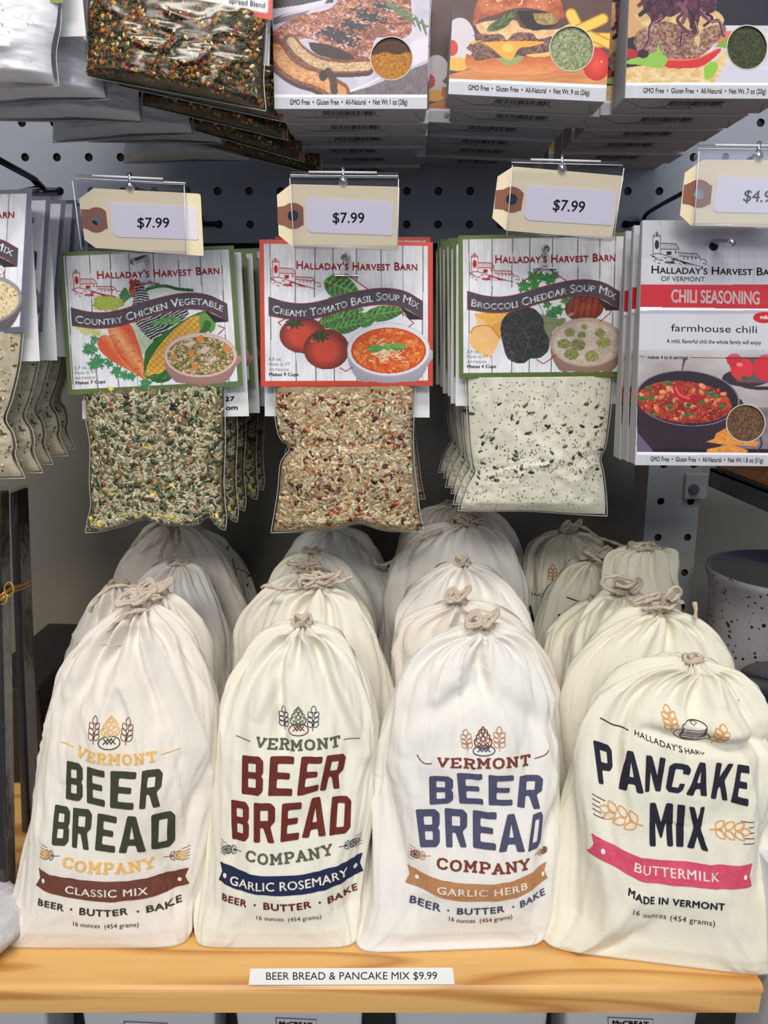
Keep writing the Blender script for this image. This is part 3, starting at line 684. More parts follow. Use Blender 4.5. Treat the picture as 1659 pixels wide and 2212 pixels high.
def wheat(k, x, y, x2, y2, W_, col, w, rows=3):
    """stalk from (x,y) foot to (x2,y2) tip"""
    a = math.atan2(y2 - y, x2 - x); L = math.hypot(x2 - x, y2 - y); c, s = math.cos(a), math.sin(a); f = lambda u, v: (x + u * c - v * s, y + u * s + v * c)
    k.stroke([f(0, 0), f(L * .42, 0)], w, col)
    gl = L * .36
    for i in range(rows):
        u = L * (.14 + .56 * i / rows)
        for sg in (1, -1): p = f(u, sg * W_ * .10); grain(k, p[0], p[1], gl * .82, W_ * .17, a + sg * .55, col, w)
    p = f(L * .70, 0); grain(k, p[0], p[1], L * .30, W_ * .2, a, col, w)
def hop(k, cx, cy, rx, ry, col, w):
    f = lambda u, v: (cx + u * rx, cy + v * ry)
    o = [(0,-1),(.22,-.72),(.45,-.55),(.5,-.3),(.72,-.15),(.72,.12),(.95,.3),(.9,.62),(.7,.9),(.3,1.0),(-.3,1.0),(-.7,.9),(-.9,.62),(-.95,.3),(-.72,.12),(-.72,-.15),(-.5,-.3),(-.45,-.55),(-.22,-.72)]
    k.stroke([f(*p) for p in o], w, col, closed=True)
    for (u, v, r) in ((0, -.55, .2), (-.26, -.2, .24), (.26, -.2, .24), (0, .15, .26), (-.5, .32, .25), (.5, .32, .25), (0, .62, .24), (-.42, .75, .2), (.42, .75, .2)):
        k.stroke([f(u, v - r * 1.1), f(u + r, v), f(u, v + r * 1.1), f(u - r, v)], w * .8, col, closed=True)
def loaf(k, cx, cy, rx, ry, col, w):
    k.ell(cx, cy, rx, ry, col, ring=w)
    for d in (-.36, .0, .36):
        k.stroke([(cx + (d * .8 - .22) * rx, cy - (.72 - .25 * abs(d)) * ry), (cx + (d + .22) * rx, cy + .22 * ry)], w, col)
        k.stroke([(cx + (d * .8 + .22) * rx, cy - (.72 - .25 * abs(d)) * ry), (cx + (d - .22) * rx, cy + .22 * ry)], w, col)
def rays(k, pts, col, w):
    for p in pts: k.stroke(p, w, col)
def minihop(k, x, y, sg, col1, col2, w, S):
    """small hop with wheat leaves pointing inwards; sg=+1: stem to the right"""
    for i in range(2):
        for q in (1, -1): grain(k, x + sg * (S * .35 + i * S * .62), y + q * S * .08, S * .72, S * .17, (math.pi if sg > 0 else 0) + q * sg * -.75, col2, w)
    k.stroke([(x + sg * S * .45, y), (x + sg * S * 1.75, y)], w, col2)
    for (u, v) in ((0, -.32), (0, .32), (-.34, 0), (.3, 0), (-.62, -.25), (-.62, .25)): k.ell(x - sg * S * .25 + u * S * .5 * sg, y + v * S * .75, S * .21, S * .2, col1, ring=w, n=10)
    k.ell(x - sg * S * .3, y, S * .62, S * .52, col1, ring=w)
def ribbon(k, top, bot, col, notch, off=.03):
    T = catmull(top, 40); B = catmull(bot, 40); nl = ((T[0] + B[0]) / 2 + [notch, 0]); nr = ((T[-1] + B[-1]) / 2 - [notch, 0])
    Mid = (T + B) / 2; V = []; 
    V = np.concatenate([T, B]); V2 = []; F = []
    T2, B2 = T.copy(), B.copy(); n = len(T)
    pts = [tuple(p) for p in T] + [tuple(nr)] + [tuple(p) for p in B[::-1]] + [tuple(nl)]
    k.poly(pts, col, off)

def front_sacks():
    lab = 'cream cloth drawstring sack, '
    # ---- A
    A = [(1312, 288, 326), (1325, 262, 345), (1345, 232, 368), (1380, 190, 398), (1440, 142, 432), (1520, 118, 460), (1600, 100, 469), (1700, 82, 463), (1800, 66, 452), (1900, 50, 438), (1980, 34, 425), (2040, 24, 432)]
    r, P, F, I = sack('front cloth sack at far left, dark green block lettering and brown ribbon', A, 41.0, 45.3, 3.2, 11, 'a', 'bow', nth=200, nv=150,
        folds=[(-.05,.93,-.6,.72,.55,-.45),(.15,.93,.42,.70,.5,-.5),(.42,.72,.95,.35,.8,-.25),(-.1,.8,.05,.62,.9,-.3),(.7,.9,.9,.5,.5,.3),(.98,.08,.6,.25,.5,-.3)],
        tails=[[(320, 1318, 44.5), (285, 1322, 44), (245, 1350, 44), (205, 1395, 44.2), (180, 1425, 44.8)], [(300, 1312, 45), (262, 1330, 44.6), (226, 1362, 44.6), (190, 1404, 45)]])
    S = SackSurf(P, F, (240, 1990), (250, 1560), 3.45625, 0, 1480); g, y, br = (62, 66, 48), (232, 186, 110), (112, 66, 52)
    k = Ink(S, 14)
    for ch, q in (('B', [(492,568),(625,575),(628,860),(490,850)]), ('E', [(660,598),(795,628),(790,903),(660,870)]), ('E', [(838,630),(1037,633),(1010,915),(830,907)]), ('R', [(1082,620),(1222,618),(1208,893),(1055,908)]),
                  ('B', [(403,897),(530,905),(518,1193),(393,1183)]), ('R', [(553,908),(700,920),(672,1222),(547,1200)]), ('E', [(738,948),(880,975),(865,1243),(715,1225)]), ('A', [(915,958),(1085,966),(1092,1243),(893,1243)]), ('D', [(1150,948),(1305,940),(1285,1225),(1128,1230)])): block(k, ch, q, g)
    k.text('BEER', [(278, 1640), (478, 1685)], 48, g, bold=.045, spacing=1.1); k.text('BUTTER', [(597, 1705), (760, 1720), (950, 1720)], 50, g, bold=.045, spacing=1.1); k.text('BAKE', [(1082, 1718), (1210, 1705), (1328, 1672)], 50, g, bold=.045, spacing=1.1)
    k.ell(537, 1667, 9, 9, g); k.ell(1023, 1700, 9, 9, g); k.text('16 ounces  (454 grams)', [(545, 1795), (790, 1815), (1027, 1815)], 34, (50, 50, 45)); k.build('lettering', r)
    k = Ink(S, 14)
    k.slab('VERMONT', [(572, 520), (700, 568), (900, 585), (1050, 578), (1182, 560)], [80, 84, 84, 80, 78], y, perp=.8); k.slab('COMPANY', [(472, 1345), (640, 1385), (820, 1400), (1000, 1393), (1150, 1372)], [82, 84, 84, 84, 80], y, perp=.8)
    k.stroke([(425, 432), (545, 460)], 7, y); k.stroke([(1203, 517), (1335, 480)], 7, y)
    wheat(k, 716, 428, 716, 225, 100, br, 5.5); wheat(k, 947, 440, 966, 236, 100, br, 5.5); hop(k, 835, 300, 66, 74, y, 9); loaf(k, 830, 421, 77, 48, g, 7)
    minihop(k, 352, 1262, 1, y, br, 5, 60); minihop(k, 1312, 1302, -1, y, br, 5, 60)
    rays(k, [[(305, 1193), (355, 1212)], [(297, 1215), (330, 1228)], [(292, 1238), (320, 1248)], [(288, 1262), (322, 1274)], [(285, 1285), (338, 1305)], [(1330, 1258), (1392, 1238)], [(1355, 1276), (1392, 1264)], [(1362, 1295), (1390, 1286)], [(1358, 1318), (1390, 1308)], [(1328, 1345), (1388, 1330)]], br, 4)
    k.build('emblem', r); k = Ink(S, 14)
    ribbon(k, [(276,1373),(450,1418),(650,1445),(880,1458),(1120,1445),(1385,1405)], [(257,1503),(430,1560),(650,1597),(870,1610),(1130,1597),(1384,1532)], br, 30)
    k.text('CLASSIC MIX', [(495, 1540), (640, 1562), (860, 1572), (1098, 1572)], 54, (232, 226, 214), .06, bold=.035, spacing=1.12); k.ell(325, 1459, 14, 18, (232, 226, 214), .06); k.ell(1312, 1495, 16, 17, (232, 226, 214), .06); k.build('ribbon_print', r)
    # ---- B
    A = [(1352, 632, 676), (1360, 600, 705), (1375, 575, 735), (1405, 545, 762), (1450, 512, 790), (1510, 486, 812), (1580, 475, 822), (1680, 465, 818), (1760, 455, 812), (1850, 445, 802), (1930, 432, 790), (2000, 430, 775), (2044, 452, 765)]
    r, P, F, I = sack('cream cloth sack in the front row, second from left, rust-red block lettering and navy ribbon', A, 41.0, 45.3, 3.1, 23, 'b', 'knot', nth=200, nv=150, nn=11,
        folds=[(-.45,.95,-.15,.66,.35,-.6),(-.3,.9,-.5,.72,.5,.35),(.35,.97,.85,.6,.35,.4),(.3,.9,.8,.5,.8,-.2),(.5,.8,.7,.3,1.0,-.15)])
    S = SackSurf(P, F, (640, 1990), (640, 1560), 3.6065, 400, 1480); rd, ol, nv_ = (104, 44, 34), (92, 96, 80), (34, 42, 74); k = Ink(S, 14)
    for ch, q in (('B', [(442,548),(615,545),(612,850),(440,845)]), ('E', [(668,548),(855,548),(838,850),(655,845)]), ('E', [(910,550),(1075,552),(1035,822),(878,845)]), ('R', [(1105,548),(1255,548),(1200,820),(1048,822)]),
                  ('B', [(352,900),(500,905),(500,1208),(362,1208)]), ('R', [(540,905),(710,900),(703,1210),(540,1210)]), ('E', [(762,910),(915,895),(888,1190),(748,1208)]), ('A', [(940,875),(1100,870),(1097,1170),(912,1178)]), ('D', [(1142,880),(1292,885),(1283,1172),(1122,1172)])): block(k, ch, q, rd)
    k.text('BEER', [(275, 1690), (480, 1728)], 54, rd, bold=.045, spacing=1.1); k.text('BUTTER', [(612, 1738), (800, 1742), (988, 1722)], 56, rd, bold=.045, spacing=1.1); k.text('BAKE', [(1112, 1706), (1230, 1692), (1338, 1666)], 54, rd, bold=.045, spacing=1.1)
    k.ell(546, 1702, 9, 9, nv_); k.ell(1050, 1686, 9, 9, nv_); k.text('16 ounces  (454 grams)', [(555, 1832), (800, 1838), (1060, 1826)], 36, (50, 50, 45)); k.build('lettering', r)
    k = Ink(S, 14)
    k.slab('VERMONT', [(550, 475), (700, 500), (880, 505), (1050, 498), (1208, 488)], [80, 84, 84, 84, 84], ol, perp=.8); k.slab('COMPANY', [(472, 1352), (640, 1380), (800, 1372), (980, 1345), (1152, 1318)], [84, 84, 86, 86, 84], ol, perp=.8)
    k.stroke([(385, 406), (510, 433)], 7, ol); k.stroke([(1230, 442), (1360, 430)], 7, ol)
    wheat(k, 770, 352, 756, 172, 96, nv_, 5.5); wheat(k, 994, 356, 1000, 165, 100, nv_, 5.5); hop(k, 880, 240, 66, 72, ol, 9); loaf(k, 885, 346, 76, 46, rd, 7)
    minihop(k, 335, 1290, 1, ol, nv_, 5, 60); minihop(k, 1300, 1268, -1, ol, nv_, 5, 60)
    rays(k, [[(270, 1216), (318, 1240)], [(265, 1240), (290, 1252)], [(263, 1264), (285, 1272)], [(262, 1290), (290, 1300)], [(262, 1312), (310, 1335)], [(1320, 1222), (1372, 1208)], [(1345, 1240), (1374, 1232)], [(1352, 1262), (1376, 1256)], [(1350, 1285), (1376, 1280)], [(1320, 1314), (1376, 1302)]], (50, 50, 45), 4)
    k.build('emblem', r); k = Ink(S, 14)
    ribbon(k, [(263,1388),(420,1435),(640,1465),(880,1458),(1120,1420),(1377,1380)], [(250,1537),(400,1590),(640,1617),(880,1612),(1130,1580),(1383,1528)], nv_, 25)
    k.text('GARLIC ROSEMARY', [(345, 1555), (560, 1580), (800, 1575), (1050, 1545), (1268, 1512)], 66, (236, 230, 214), .06, bold=.03, spacing=1.05); k.ell(304, 1490, 15, 20, (236, 230, 214), .06); k.ell(1320, 1468, 15, 20, (236, 230, 214), .06); k.build('ribbon_print', r)
    # ---- C
    A = [(1358, 1015, 1068), (1366, 985, 1095), (1380, 945, 1125), (1405, 905, 1150), (1450, 868, 1172), (1520, 842, 1188), (1600, 826, 1200), (1700, 812, 1206), (1800, 804, 1207), (1880, 792, 1203), (1950, 778, 1190), (2030, 766, 1178)]
    r, P, F, I = sack('whitish cloth sack in the front row, third from left, slate-blue block lettering and tan ribbon', A, 41.2, 45.3, 3.2, 35, 'c', 'bow', yaw=.05, nth=200, nv=150, nn=12,
        folds=[(.0,.95,.1,.82,.35,-.6),(.1,.84,-.6,.74,.6,-.4),(.1,.84,.9,.66,.7,-.35),(-.5,.86,-.75,.6,.8,.4),(-.95,.5,-.55,.15,.7,-.35),(-.55,.2,.1,.22,.5,.12),(.95,.45,.75,.3,.5,-.3)])
    S = SackSurf(P, F, (985, 1990), (1010, 1580), 3.45625, 760, 1480); bl, rb, tn = (78, 78, 104), (122, 62, 50), (182, 130, 88); k = Ink(S, 14)
    for ch, q in (('B', [(575,670),(752,668),(755,880),(580,885)]), ('E', [(780,645),(970,655),(978,885),(802,878)]), ('E', [(1018,663),(1215,680),(1203,905),(1020,890)]), ('R', [(1260,685),(1448,692),(1418,940),(1240,920)]),
                  ('B', [(475,920),(655,918),(655,1200),(510,1200)]), ('R', [(692,915),(862,925),(857,1203),(702,1198)]), ('E', [(903,930),(1080,945),(1068,1218),(903,1205)]), ('A', [(1118,962),(1262,968),(1292,1240),(1088,1225)]), ('D', [(1358,975),(1443,955),(1412,1215),(1313,1240)])): block(k, ch, q, bl)
    k.text('BEER', [(430, 1632), (560, 1660), (660, 1675)], 56, bl, bold=.045, spacing=1.1); k.text('BUTTER', [(782, 1700), (950, 1706), (1138, 1680)], 50, bl, bold=.045, spacing=1.1); k.text('BAKE', [(1255, 1652), (1370, 1626), (1460, 1592)], 50, bl, bold=.045, spacing=1.1)
    k.ell(717, 1668, 8, 8, bl); k.ell(1202, 1645, 8, 8, bl); k.text('16 ounces  (454 grams)', [(722, 1752), (830, 1775), (1000, 1772), (1198, 1738)], 34, rb, bold=.012); k.build('lettering', r)
    k = Ink(S, 14)
    k.slab('VERMONT', [(632, 595), (800, 610), (1000, 617), (1180, 618), (1348, 618)], [68, 72, 76, 80, 84], rb, perp=.5); k.slab('COMPANY', [(628, 1350), (800, 1372), (980, 1385), (1160, 1385), (1330, 1370)], [82, 82, 82, 80, 80], rb, perp=.6)
    k.stroke([(485, 515), (515, 558), (545, 572), (595, 572)], 7, rb, smooth=16); k.stroke([(1378, 568), (1440, 552), (1475, 530), (1492, 505)], 7, rb, smooth=16)
    wheat(k, 865, 486, 845, 326, 100, tn, 5.5); wheat(k, 1103, 492, 1102, 310, 100, tn, 5.5); hop(k, 980, 388, 70, 78, rb, 10); loaf(k, 985, 486, 83, 38, bl, 8)
    minihop(k, 490, 1262, 1, rb, tn, 5, 56); minihop(k, 1440, 1265, -1, rb, tn, 5, 44)
    rays(k, [[(428, 1195), (475, 1220)], [(425, 1220), (455, 1236)], [(422, 1245), (445, 1256)], [(420, 1270), (448, 1284)], [(418, 1292), (462, 1312)]], rb, 3)
    k.build('emblem', r); k = Ink(S, 14)
    ribbon(k, [(416,1355),(560,1405),(760,1450),(1000,1462),(1250,1430),(1470,1345)], [(400,1488),(560,1522),(680,1570),(860,1598),(1100,1590),(1300,1550),(1478,1468)], tn, 25)
    k.text('GARLIC HERB', [(630, 1528), (760, 1548), (960, 1556), (1150, 1540), (1312, 1516)], 52, (234, 222, 204), .06, bold=.035, spacing=1.12); k.ell(487, 1434, 15, 17, (240, 234, 224), .06); k.ell(1438, 1430, 12, 18, (240, 234, 224), .06); k.build('ribbon_print', r)
    # ---- D
    A = [(1430, 1474, 1520), (1438, 1440, 1555), (1450, 1395, 1590), (1475, 1345, 1622), (1510, 1305, 1645), (1560, 1272, 1662), (1640, 1248, 1664), (1700, 1236, 1658), (1780, 1226, 1650), (1860, 1214, 1645), (1950, 1196, 1640), (2030, 1170, 1636), (2080, 1160, 1634)]
    r, P, F, I = sack('cream cloth sack in the front row at right, near-black pancake lettering and pink ribbon', A, 40.0, 42.5, 3.2, 47, 'd', 'none', yaw=-.17, nth=200, nv=150, nn=17, tsh=.7,
        folds=[(-.5,.8,.9,.74,.35,-.45),(-.3,.85,.5,.82,.5,.4),(.5,.9,.9,.72,.6,-.35),(-.8,.0,-.45,.22,.6,.35),(-.5,.02,-.25,.14,.5,-.25),(.95,.5,.8,.3,.6,-.3)])
    S = SackSurf(P, F, (1420, 2040), (1450, 1620), 2.98863, 1140, 1420); nk, pk, tn = (38, 38, 52), (214, 82, 110), (222, 158, 92); k = Ink(S, 12)
    for ch, q in (('P', [(475,598),(578,612),(580,855),(488,855)]), ('A', [(630,618),(722,622),(747,875),(605,875)]), ('N', [(770,636),(892,652),(858,866),(755,866)]), ('C', [(915,675),(1040,677),(975,862),(885,862)]), ('A', [(1060,656),(1150,660),(1132,872),(1000,864)]), ('K', [(1190,655),(1292,657),(1258,897),(1153,882)]), ('E', [(1318,660),(1393,672),(1378,922),(1278,905)]),
                  ('M', [(788,938),(930,935),(935,1215),(785,1215)]), ('I', [(955,935),(998,935),(998,1215),(955,1215)]), ('X', [(1020,940),(1120,940),(1138,1220),(1018,1215)])): block(k, ch, q, nk)
    k.text('MADE IN VERMONT', [(636, 1515), (720, 1555), (830, 1570), (1000, 1580), (1235, 1587)], 44, nk, bold=.05, spacing=1.1, perp=.4); k.text('16 ounces (454 grams)', [(668, 1642), (780, 1665), (950, 1685), (1178, 1695)], 36, (50, 46, 50), spacing=1.08)
    k.text("HALLADAY'S", [(708, 520), (800, 555), (900, 588), (990, 608)], [32, 33, 34, 36], nk, sc=.8, bold=.01, perp=.4, spacing=1.1); k.text('HARV', [(1005, 610), (1060, 612), (1125, 612)], [34, 24, 12], nk, sc=.8, bold=.01, perp=.1)
    k.build('lettering', r); k = Ink(S, 12)
    k.stroke([(527, 455), (600, 480), (678, 497)], 8, (70, 40, 40))
    wheat(k, 927, 484, 910, 318, 95, tn, 7); wheat(k, 1182, 550, 1222, 400, 95, tn, 7); dk = (70, 40, 42)
    k.ell(1050, 496, 106, 44, dk, ring=5, rot=.12); k.poly([(982, 430), (1130, 430), (1128, 510), (1100, 526), (1030, 522), (980, 496)], (240, 236, 222), .045)
    k.ell(1058, 432, 74, 34, dk, .06, ring=5); k.stroke([(1040, 406), (1062, 400), (1080, 412), (1060, 430), (1040, 406)], 4, dk, .06)
    for i in range(5): k.stroke([(985, 445 + i * 13), (1000, 470 + i * 13), (1055, 484 + i * 12), (1110, 474 + i * 13), (1132, 445 + i * 13)], 5.5, dk, .06, smooth=20)
    for x0, y0, x1, y1 in ((745, 1085, 495, 1000), (1150, 1085, 1385, 1085)):
        a = math.atan2(y1 - y0, x1 - x0); L_ = math.hypot(x1 - x0, y1 - y0); k.stroke([(x0, y0), (x0 + (x1 - x0) * .35, y0 + (y1 - y0) * .35)], 8, tn)
        for i in range(3):
            for q in (1, -1):
                u = .18 + .24 * i; px, py = x0 + (x1 - x0) * u, y0 + (y1 - y0) * u; grain(k, px + q * 6 * -math.sin(a), py + q * 6 * math.cos(a), L_ * .30, L_ * .085, a + q * .75, tn, 7)
        grain(k, x0 + (x1 - x0) * .80, y0 + (y1 - y0) * .80, L_ * .24, L_ * .09, a, tn, 7)
    rays(k, [[(445, 924), (522, 958)], [(446, 953), (490, 972)], [(444, 985), (482, 1000)], [(444, 1012), (495, 1035)], [(446, 1045), (522, 1075)], [(1338, 1022), (1418, 1022)], [(1382, 1057), (1420, 1057)], [(1385, 1092), (1420, 1092)], [(1358, 1127), (1422, 1127)], [(1350, 1162), (1422, 1160)]], dk, 5)
    k.build('emblem', r); k = Ink(S, 12)
    ribbon(k, [(432,1170),(560,1220),(720,1280),(900,1300),(1150,1305),(1420,1297)], [(412,1303),(560,1350),(700,1420),(850,1445),(1100,1455),(1280,1455),(1418,1445)], pk, 22)
    k.text('BUTTERMILK', [(680, 1370), (780, 1390), (950, 1402), (1100, 1408), (1205, 1408)], 56, (244, 226, 222), .06, bold=.025, spacing=1.12); k.ell(494, 1266, 13, 17, (250, 240, 232), .06); k.ell(1367, 1378, 11, 17, (250, 240, 232), .06); k.build('ribbon_print', r)
front_sacks()

def rear_sacks():
    g = 'cloth sacks behind the front row'; kw = dict(nth=110, nv=80, group=g)
    # column A (left)
    sack('pinkish cream sack right behind the far left front sack, rope knot just above it', [(1285, 328, 362), (1298, 300, 385), (1320, 265, 408), (1350, 235, 432), (1400, 190, 458), (1480, 150, 474), (1600, 120, 482), (1800, 100, 480)], 48.4, 51.4, 2.5, 101, 'a', 'bow',
         tails=[[(345, 1286, 50), (310, 1290, 49.5), (270, 1305, 49.4), (240, 1330, 49.4), (225, 1345, 49.6)], [(350, 1290, 50), (320, 1300, 49.3), (280, 1320, 49.2), (250, 1345, 49.2), (228, 1362, 49.4)]], **kw)
    sack('shadowed blue-grey looking cloth sack at the left edge of the sacks, third row', [(1268, 235, 275), (1285, 215, 300), (1320, 190, 330), (1380, 160, 360), (1460, 132, 390), (1560, 108, 400), (1750, 90, 405)], 54.2, 56.0, 2.3, 102, 'c', 'none',
         tails=[[(330, 1278, 54.5), (290, 1268, 53.6), (250, 1266, 53), (222, 1280, 52.6), (202, 1305, 52.4), (194, 1322, 52.4)]], **kw)
    sack('greyish cloth sack with a flat gathered top, behind the far left pair', [(1220, 358, 412), (1232, 335, 430), (1260, 305, 448), (1310, 280, 474), (1380, 262, 500), (1470, 255, 512), (1700, 250, 515)], 59.0, 59.8, 2.2, 103, 'c', 'none', nn=16, **kw)
    sack('rearmost left cloth sack with long cords hanging down its front', [(1132, 338, 388), (1146, 320, 420), (1175, 295, 452), (1215, 262, 484), (1270, 240, 508), (1330, 232, 528), (1450, 230, 540)], 64.2, 65.0, 2.3, 104, 'a', 'knot',
         tails=[[(372, 1132, 62.8), (366, 1160, 61.2), (350, 1190, 60.9), (345, 1218, 60.8)], [(376, 1132, 62.8), (374, 1165, 61.0), (378, 1190, 60.8), (372, 1216, 60.7)], [(384, 1134, 62.8), (388, 1170, 61.0), (380, 1195, 60.8), (388, 1216, 60.7)], [(350, 1130, 63), (325, 1145, 61.6), (300, 1165, 61.6), (284, 1182, 61.8)]], **kw)
    r, P, F, I = sack('shaded cloth sack at the back left with only thin black print lines showing', [(1148, 400, 440), (1160, 390, 470), (1185, 380, 500), (1220, 375, 528), (1270, 370, 546), (1330, 368, 556), (1450, 365, 560)], 69.6, 70.0, 2.3, 105, 'b', 'none', **kw)
    S = SackSurf(P, F, (525, 1270), (500, 1185), 1, 0, 0); k = Ink(S, 6); k.stroke([(497, 1180), (491, 1193)], 2, (30, 30, 30)); k.stroke([(512, 1228), (530, 1236), (544, 1252), (553, 1272)], 1.5, (30, 30, 30), smooth=12); k.stroke([(505, 1208), (515, 1250), (524, 1290)], 1.5, (30, 30, 30)); k.build('print_lines', r)
    # column B
    sack('cream sack behind the front sack with the navy ribbon, frayed cord tangle on its neck', [(1270, 668, 712), (1280, 640, 742), (1300, 612, 770), (1340, 585, 798), (1400, 560, 825), (1470, 545, 845), (1560, 540, 856), (1750, 530, 855)], 48.4, 51.7, 2.5, 111, 'b', 'tangle', nn=10,
         tails=[[(700, 1262, 50.6), (722, 1248, 50.2), (738, 1232, 50.2)], [(706, 1264, 50.6), (735, 1256, 50.2), (762, 1246, 50.2)], [(660, 1268, 50.8), (610, 1272, 50.6), (575, 1265, 50.8), (566, 1270, 51)]], **kw)
    sack('cream sack bulging out left between the first two columns of sacks', [(1240, 640, 690), (1250, 612, 720), (1272, 578, 748), (1310, 535, 780), (1360, 510, 802), (1430, 505, 815), (1550, 502, 820)], 54.8, 56.2, 2.2, 112, 'b', 'tangle', **kw)
    sack('cloth sack with a square gathered top, fourth in the second column', [(1195, 650, 690), (1208, 620, 715), (1230, 592, 745), (1265, 572, 775), (1320, 560, 800), (1450, 555, 815)], 60.0, 61.0, 2.2, 113, 'b', 'none', nn=12, **kw)
    sack('rearmost cloth sack of the second column, in the shade under the rice packets', [(1140, 700, 742), (1150, 672, 770), (1172, 640, 798), (1215, 610, 825), (1270, 595, 845), (1340, 590, 855), (1450, 588, 858)], 65.5, 66.0, 2.4, 114, 'c', 'knot',
         tails=[[(760, 1160, 64), (790, 1190, 63), (806, 1205, 62.8), (812, 1218, 62.8), (835, 1218, 62.8), (862, 1200, 62.6), (890, 1175, 62.6), (930, 1150, 62.8)]], **kw)
    # column C
    sack('cream sack directly behind the slate-blue lettered sack, cord loop above it', [(1305, 975, 1008), (1314, 940, 1045), (1330, 900, 1085), (1350, 868, 1120), (1385, 855, 1155), (1440, 858, 1185), (1520, 862, 1212), (1600, 860, 1222), (1800, 850, 1225)], 48.4, 51.2, 2.5, 121, 'a', 'bow', nn=12, **kw)
    sack('greyish sack with a small cord knot, third in the third column', [(1222, 980, 1018), (1232, 950, 1048), (1256, 915, 1085), (1290, 882, 1118), (1330, 860, 1142), (1390, 850, 1155), (1500, 845, 1160)], 54.6, 57.0, 2.4, 122, 'c', 'knot', nn=12, **kw)
    sack('broad grey sack with a thick cord wound round its neck, fourth in the third column', [(1135, 965, 1040), (1146, 925, 1068), (1170, 890, 1095), (1210, 858, 1122), (1260, 838, 1140), (1330, 828, 1148), (1450, 826, 1150)], 61.5, 63.0, 2.6, 123, 'c', 'tangle', nn=14,
         tails=[[(955, 1145, 61.6), (905, 1165, 60.4), (870, 1190, 60.4), (850, 1212, 60.6)]], **kw)
    sack('dim brownish sack at the very back of the third column', [(1092, 955, 1010), (1102, 915, 1045), (1125, 885, 1080), (1165, 860, 1110), (1230, 850, 1125), (1400, 848, 1130)], 69.0, 70.0, 2.4, 124, 'a', 'none', **kw)
    # column D
    kw['group'] = 'yellowish sacks behind the pancake sack'
    sack('yellowish cream sack behind the pancake sack, big cord tangle on its neck', [(1322, 1405, 1450), (1332, 1370, 1485), (1350, 1338, 1520), (1385, 1290, 1556), (1430, 1250, 1578), (1490, 1225, 1590), (1600, 1210, 1594), (1800, 1205, 1594)], 47.4, 50.2, 2.8, 131, 'd', 'tangle', nn=13,
         tails=[[(1425, 1318, 49.2), (1440, 1285, 48.8), (1460, 1268, 48.8), (1470, 1280, 48.9), (1450, 1300, 49)], [(1500, 1300, 49.6), (1503, 1318, 49.4), (1502, 1336, 49.2)]], **kw)
    sack('yellowish sack leaning left of the cord tangle, third in the right column', [(1285, 1320, 1362), (1296, 1296, 1390), (1325, 1262, 1420), (1370, 1236, 1450), (1430, 1225, 1470), (1520, 1215, 1480), (1700, 1210, 1480)], 53.2, 54.5, 2.2, 132, 'd', 'bow',
         tails=[[(1345, 1284, 53.4), (1320, 1276, 52.8), (1300, 1262, 52.8), (1312, 1246, 52.8), (1345, 1246, 52.8), (1372, 1258, 52.8), (1350, 1268, 52.8), (1330, 1262, 52.8)]], **kw)
    sack('low yellowish sack peeping out between the slate-blue and pancake columns', [(1300, 1270, 1312), (1312, 1245, 1335), (1340, 1212, 1350), (1375, 1188, 1360), (1440, 1178, 1365), (1600, 1175, 1370)], 57.4, 57.6, 1.6, 133, 'd', 'none', **kw)
    r, P, F, I = sack('greenish-white sack showing part of a dark capital letter and a dash, right column', [(1212, 1262, 1300), (1222, 1238, 1330), (1245, 1215, 1360), (1285, 1185, 1385), (1340, 1162, 1400), (1400, 1150, 1405), (1550, 1145, 1408)], 61.0, 62.0, 2.2, 134, 'd', 'bow',
         tails=[[(1262, 1190, 60.5), (1290, 1208, 60), (1318, 1228, 59.8), (1345, 1235, 59.6), (1362, 1248, 59.4)]], **kw)
    S = SackSurf(P, F, (1230, 1340), (1240, 1260), 1, 0, 0); k = Ink(S, 6); k.stroke([(1224, 1290), (1260, 1303)], 2.5, (70, 40, 40)); block(k, 'P', [(1206, 1326), (1242, 1330), (1244, 1372), (1207, 1366)], (34, 36, 52)); k.text('H', [(1268, 1307), (1275, 1309)], 7, (38, 38, 52)); k.build('lettering', r)
    r, P, F, I = sack('greenish-white sack showing a wheat ear emblem, at the back of the right column', [(1152, 1205, 1245), (1160, 1175, 1270), (1180, 1152, 1290), (1215, 1138, 1305), (1270, 1132, 1312), (1340, 1128, 1318), (1500, 1125, 1320)], 66.5, 67.0, 2.2, 135, 'd', 'bow',
         tails=[[(1228, 1132, 65), (1262, 1140, 64.5), (1290, 1160, 64.3), (1320, 1170, 64.2), (1358, 1185, 64)]], **kw)
    S = SackSurf(P, F, (1200, 1300), (1200, 1200), 1, 0, 0); k = Ink(S, 6); wheat(k, 1192, 1258, 1193, 1219, 22, (196, 130, 80), 1.8); k.stroke([(1142, 1279), (1150, 1280)], 2, (60, 40, 40)); k.text('HALL', [(1154, 1288), (1178, 1290)], 8, (38, 38, 52), sc=.8)
    block(k, 'A', [(1146, 1309), (1156, 1309), (1160, 1345), (1142, 1345)], (34, 40, 70)); k.build('lettering', r)
    sack('pale sack with a squared-off top corner beside the perforated post', [(1186, 1345, 1432), (1192, 1325, 1445), (1204, 1312, 1450), (1235, 1302, 1456), (1290, 1298, 1466), (1400, 1296, 1470), (1500, 1296, 1472)], 57.5, 58.5, 2.0, 136, 'd', 'none', nn=9, **kw)
rear_sacks()
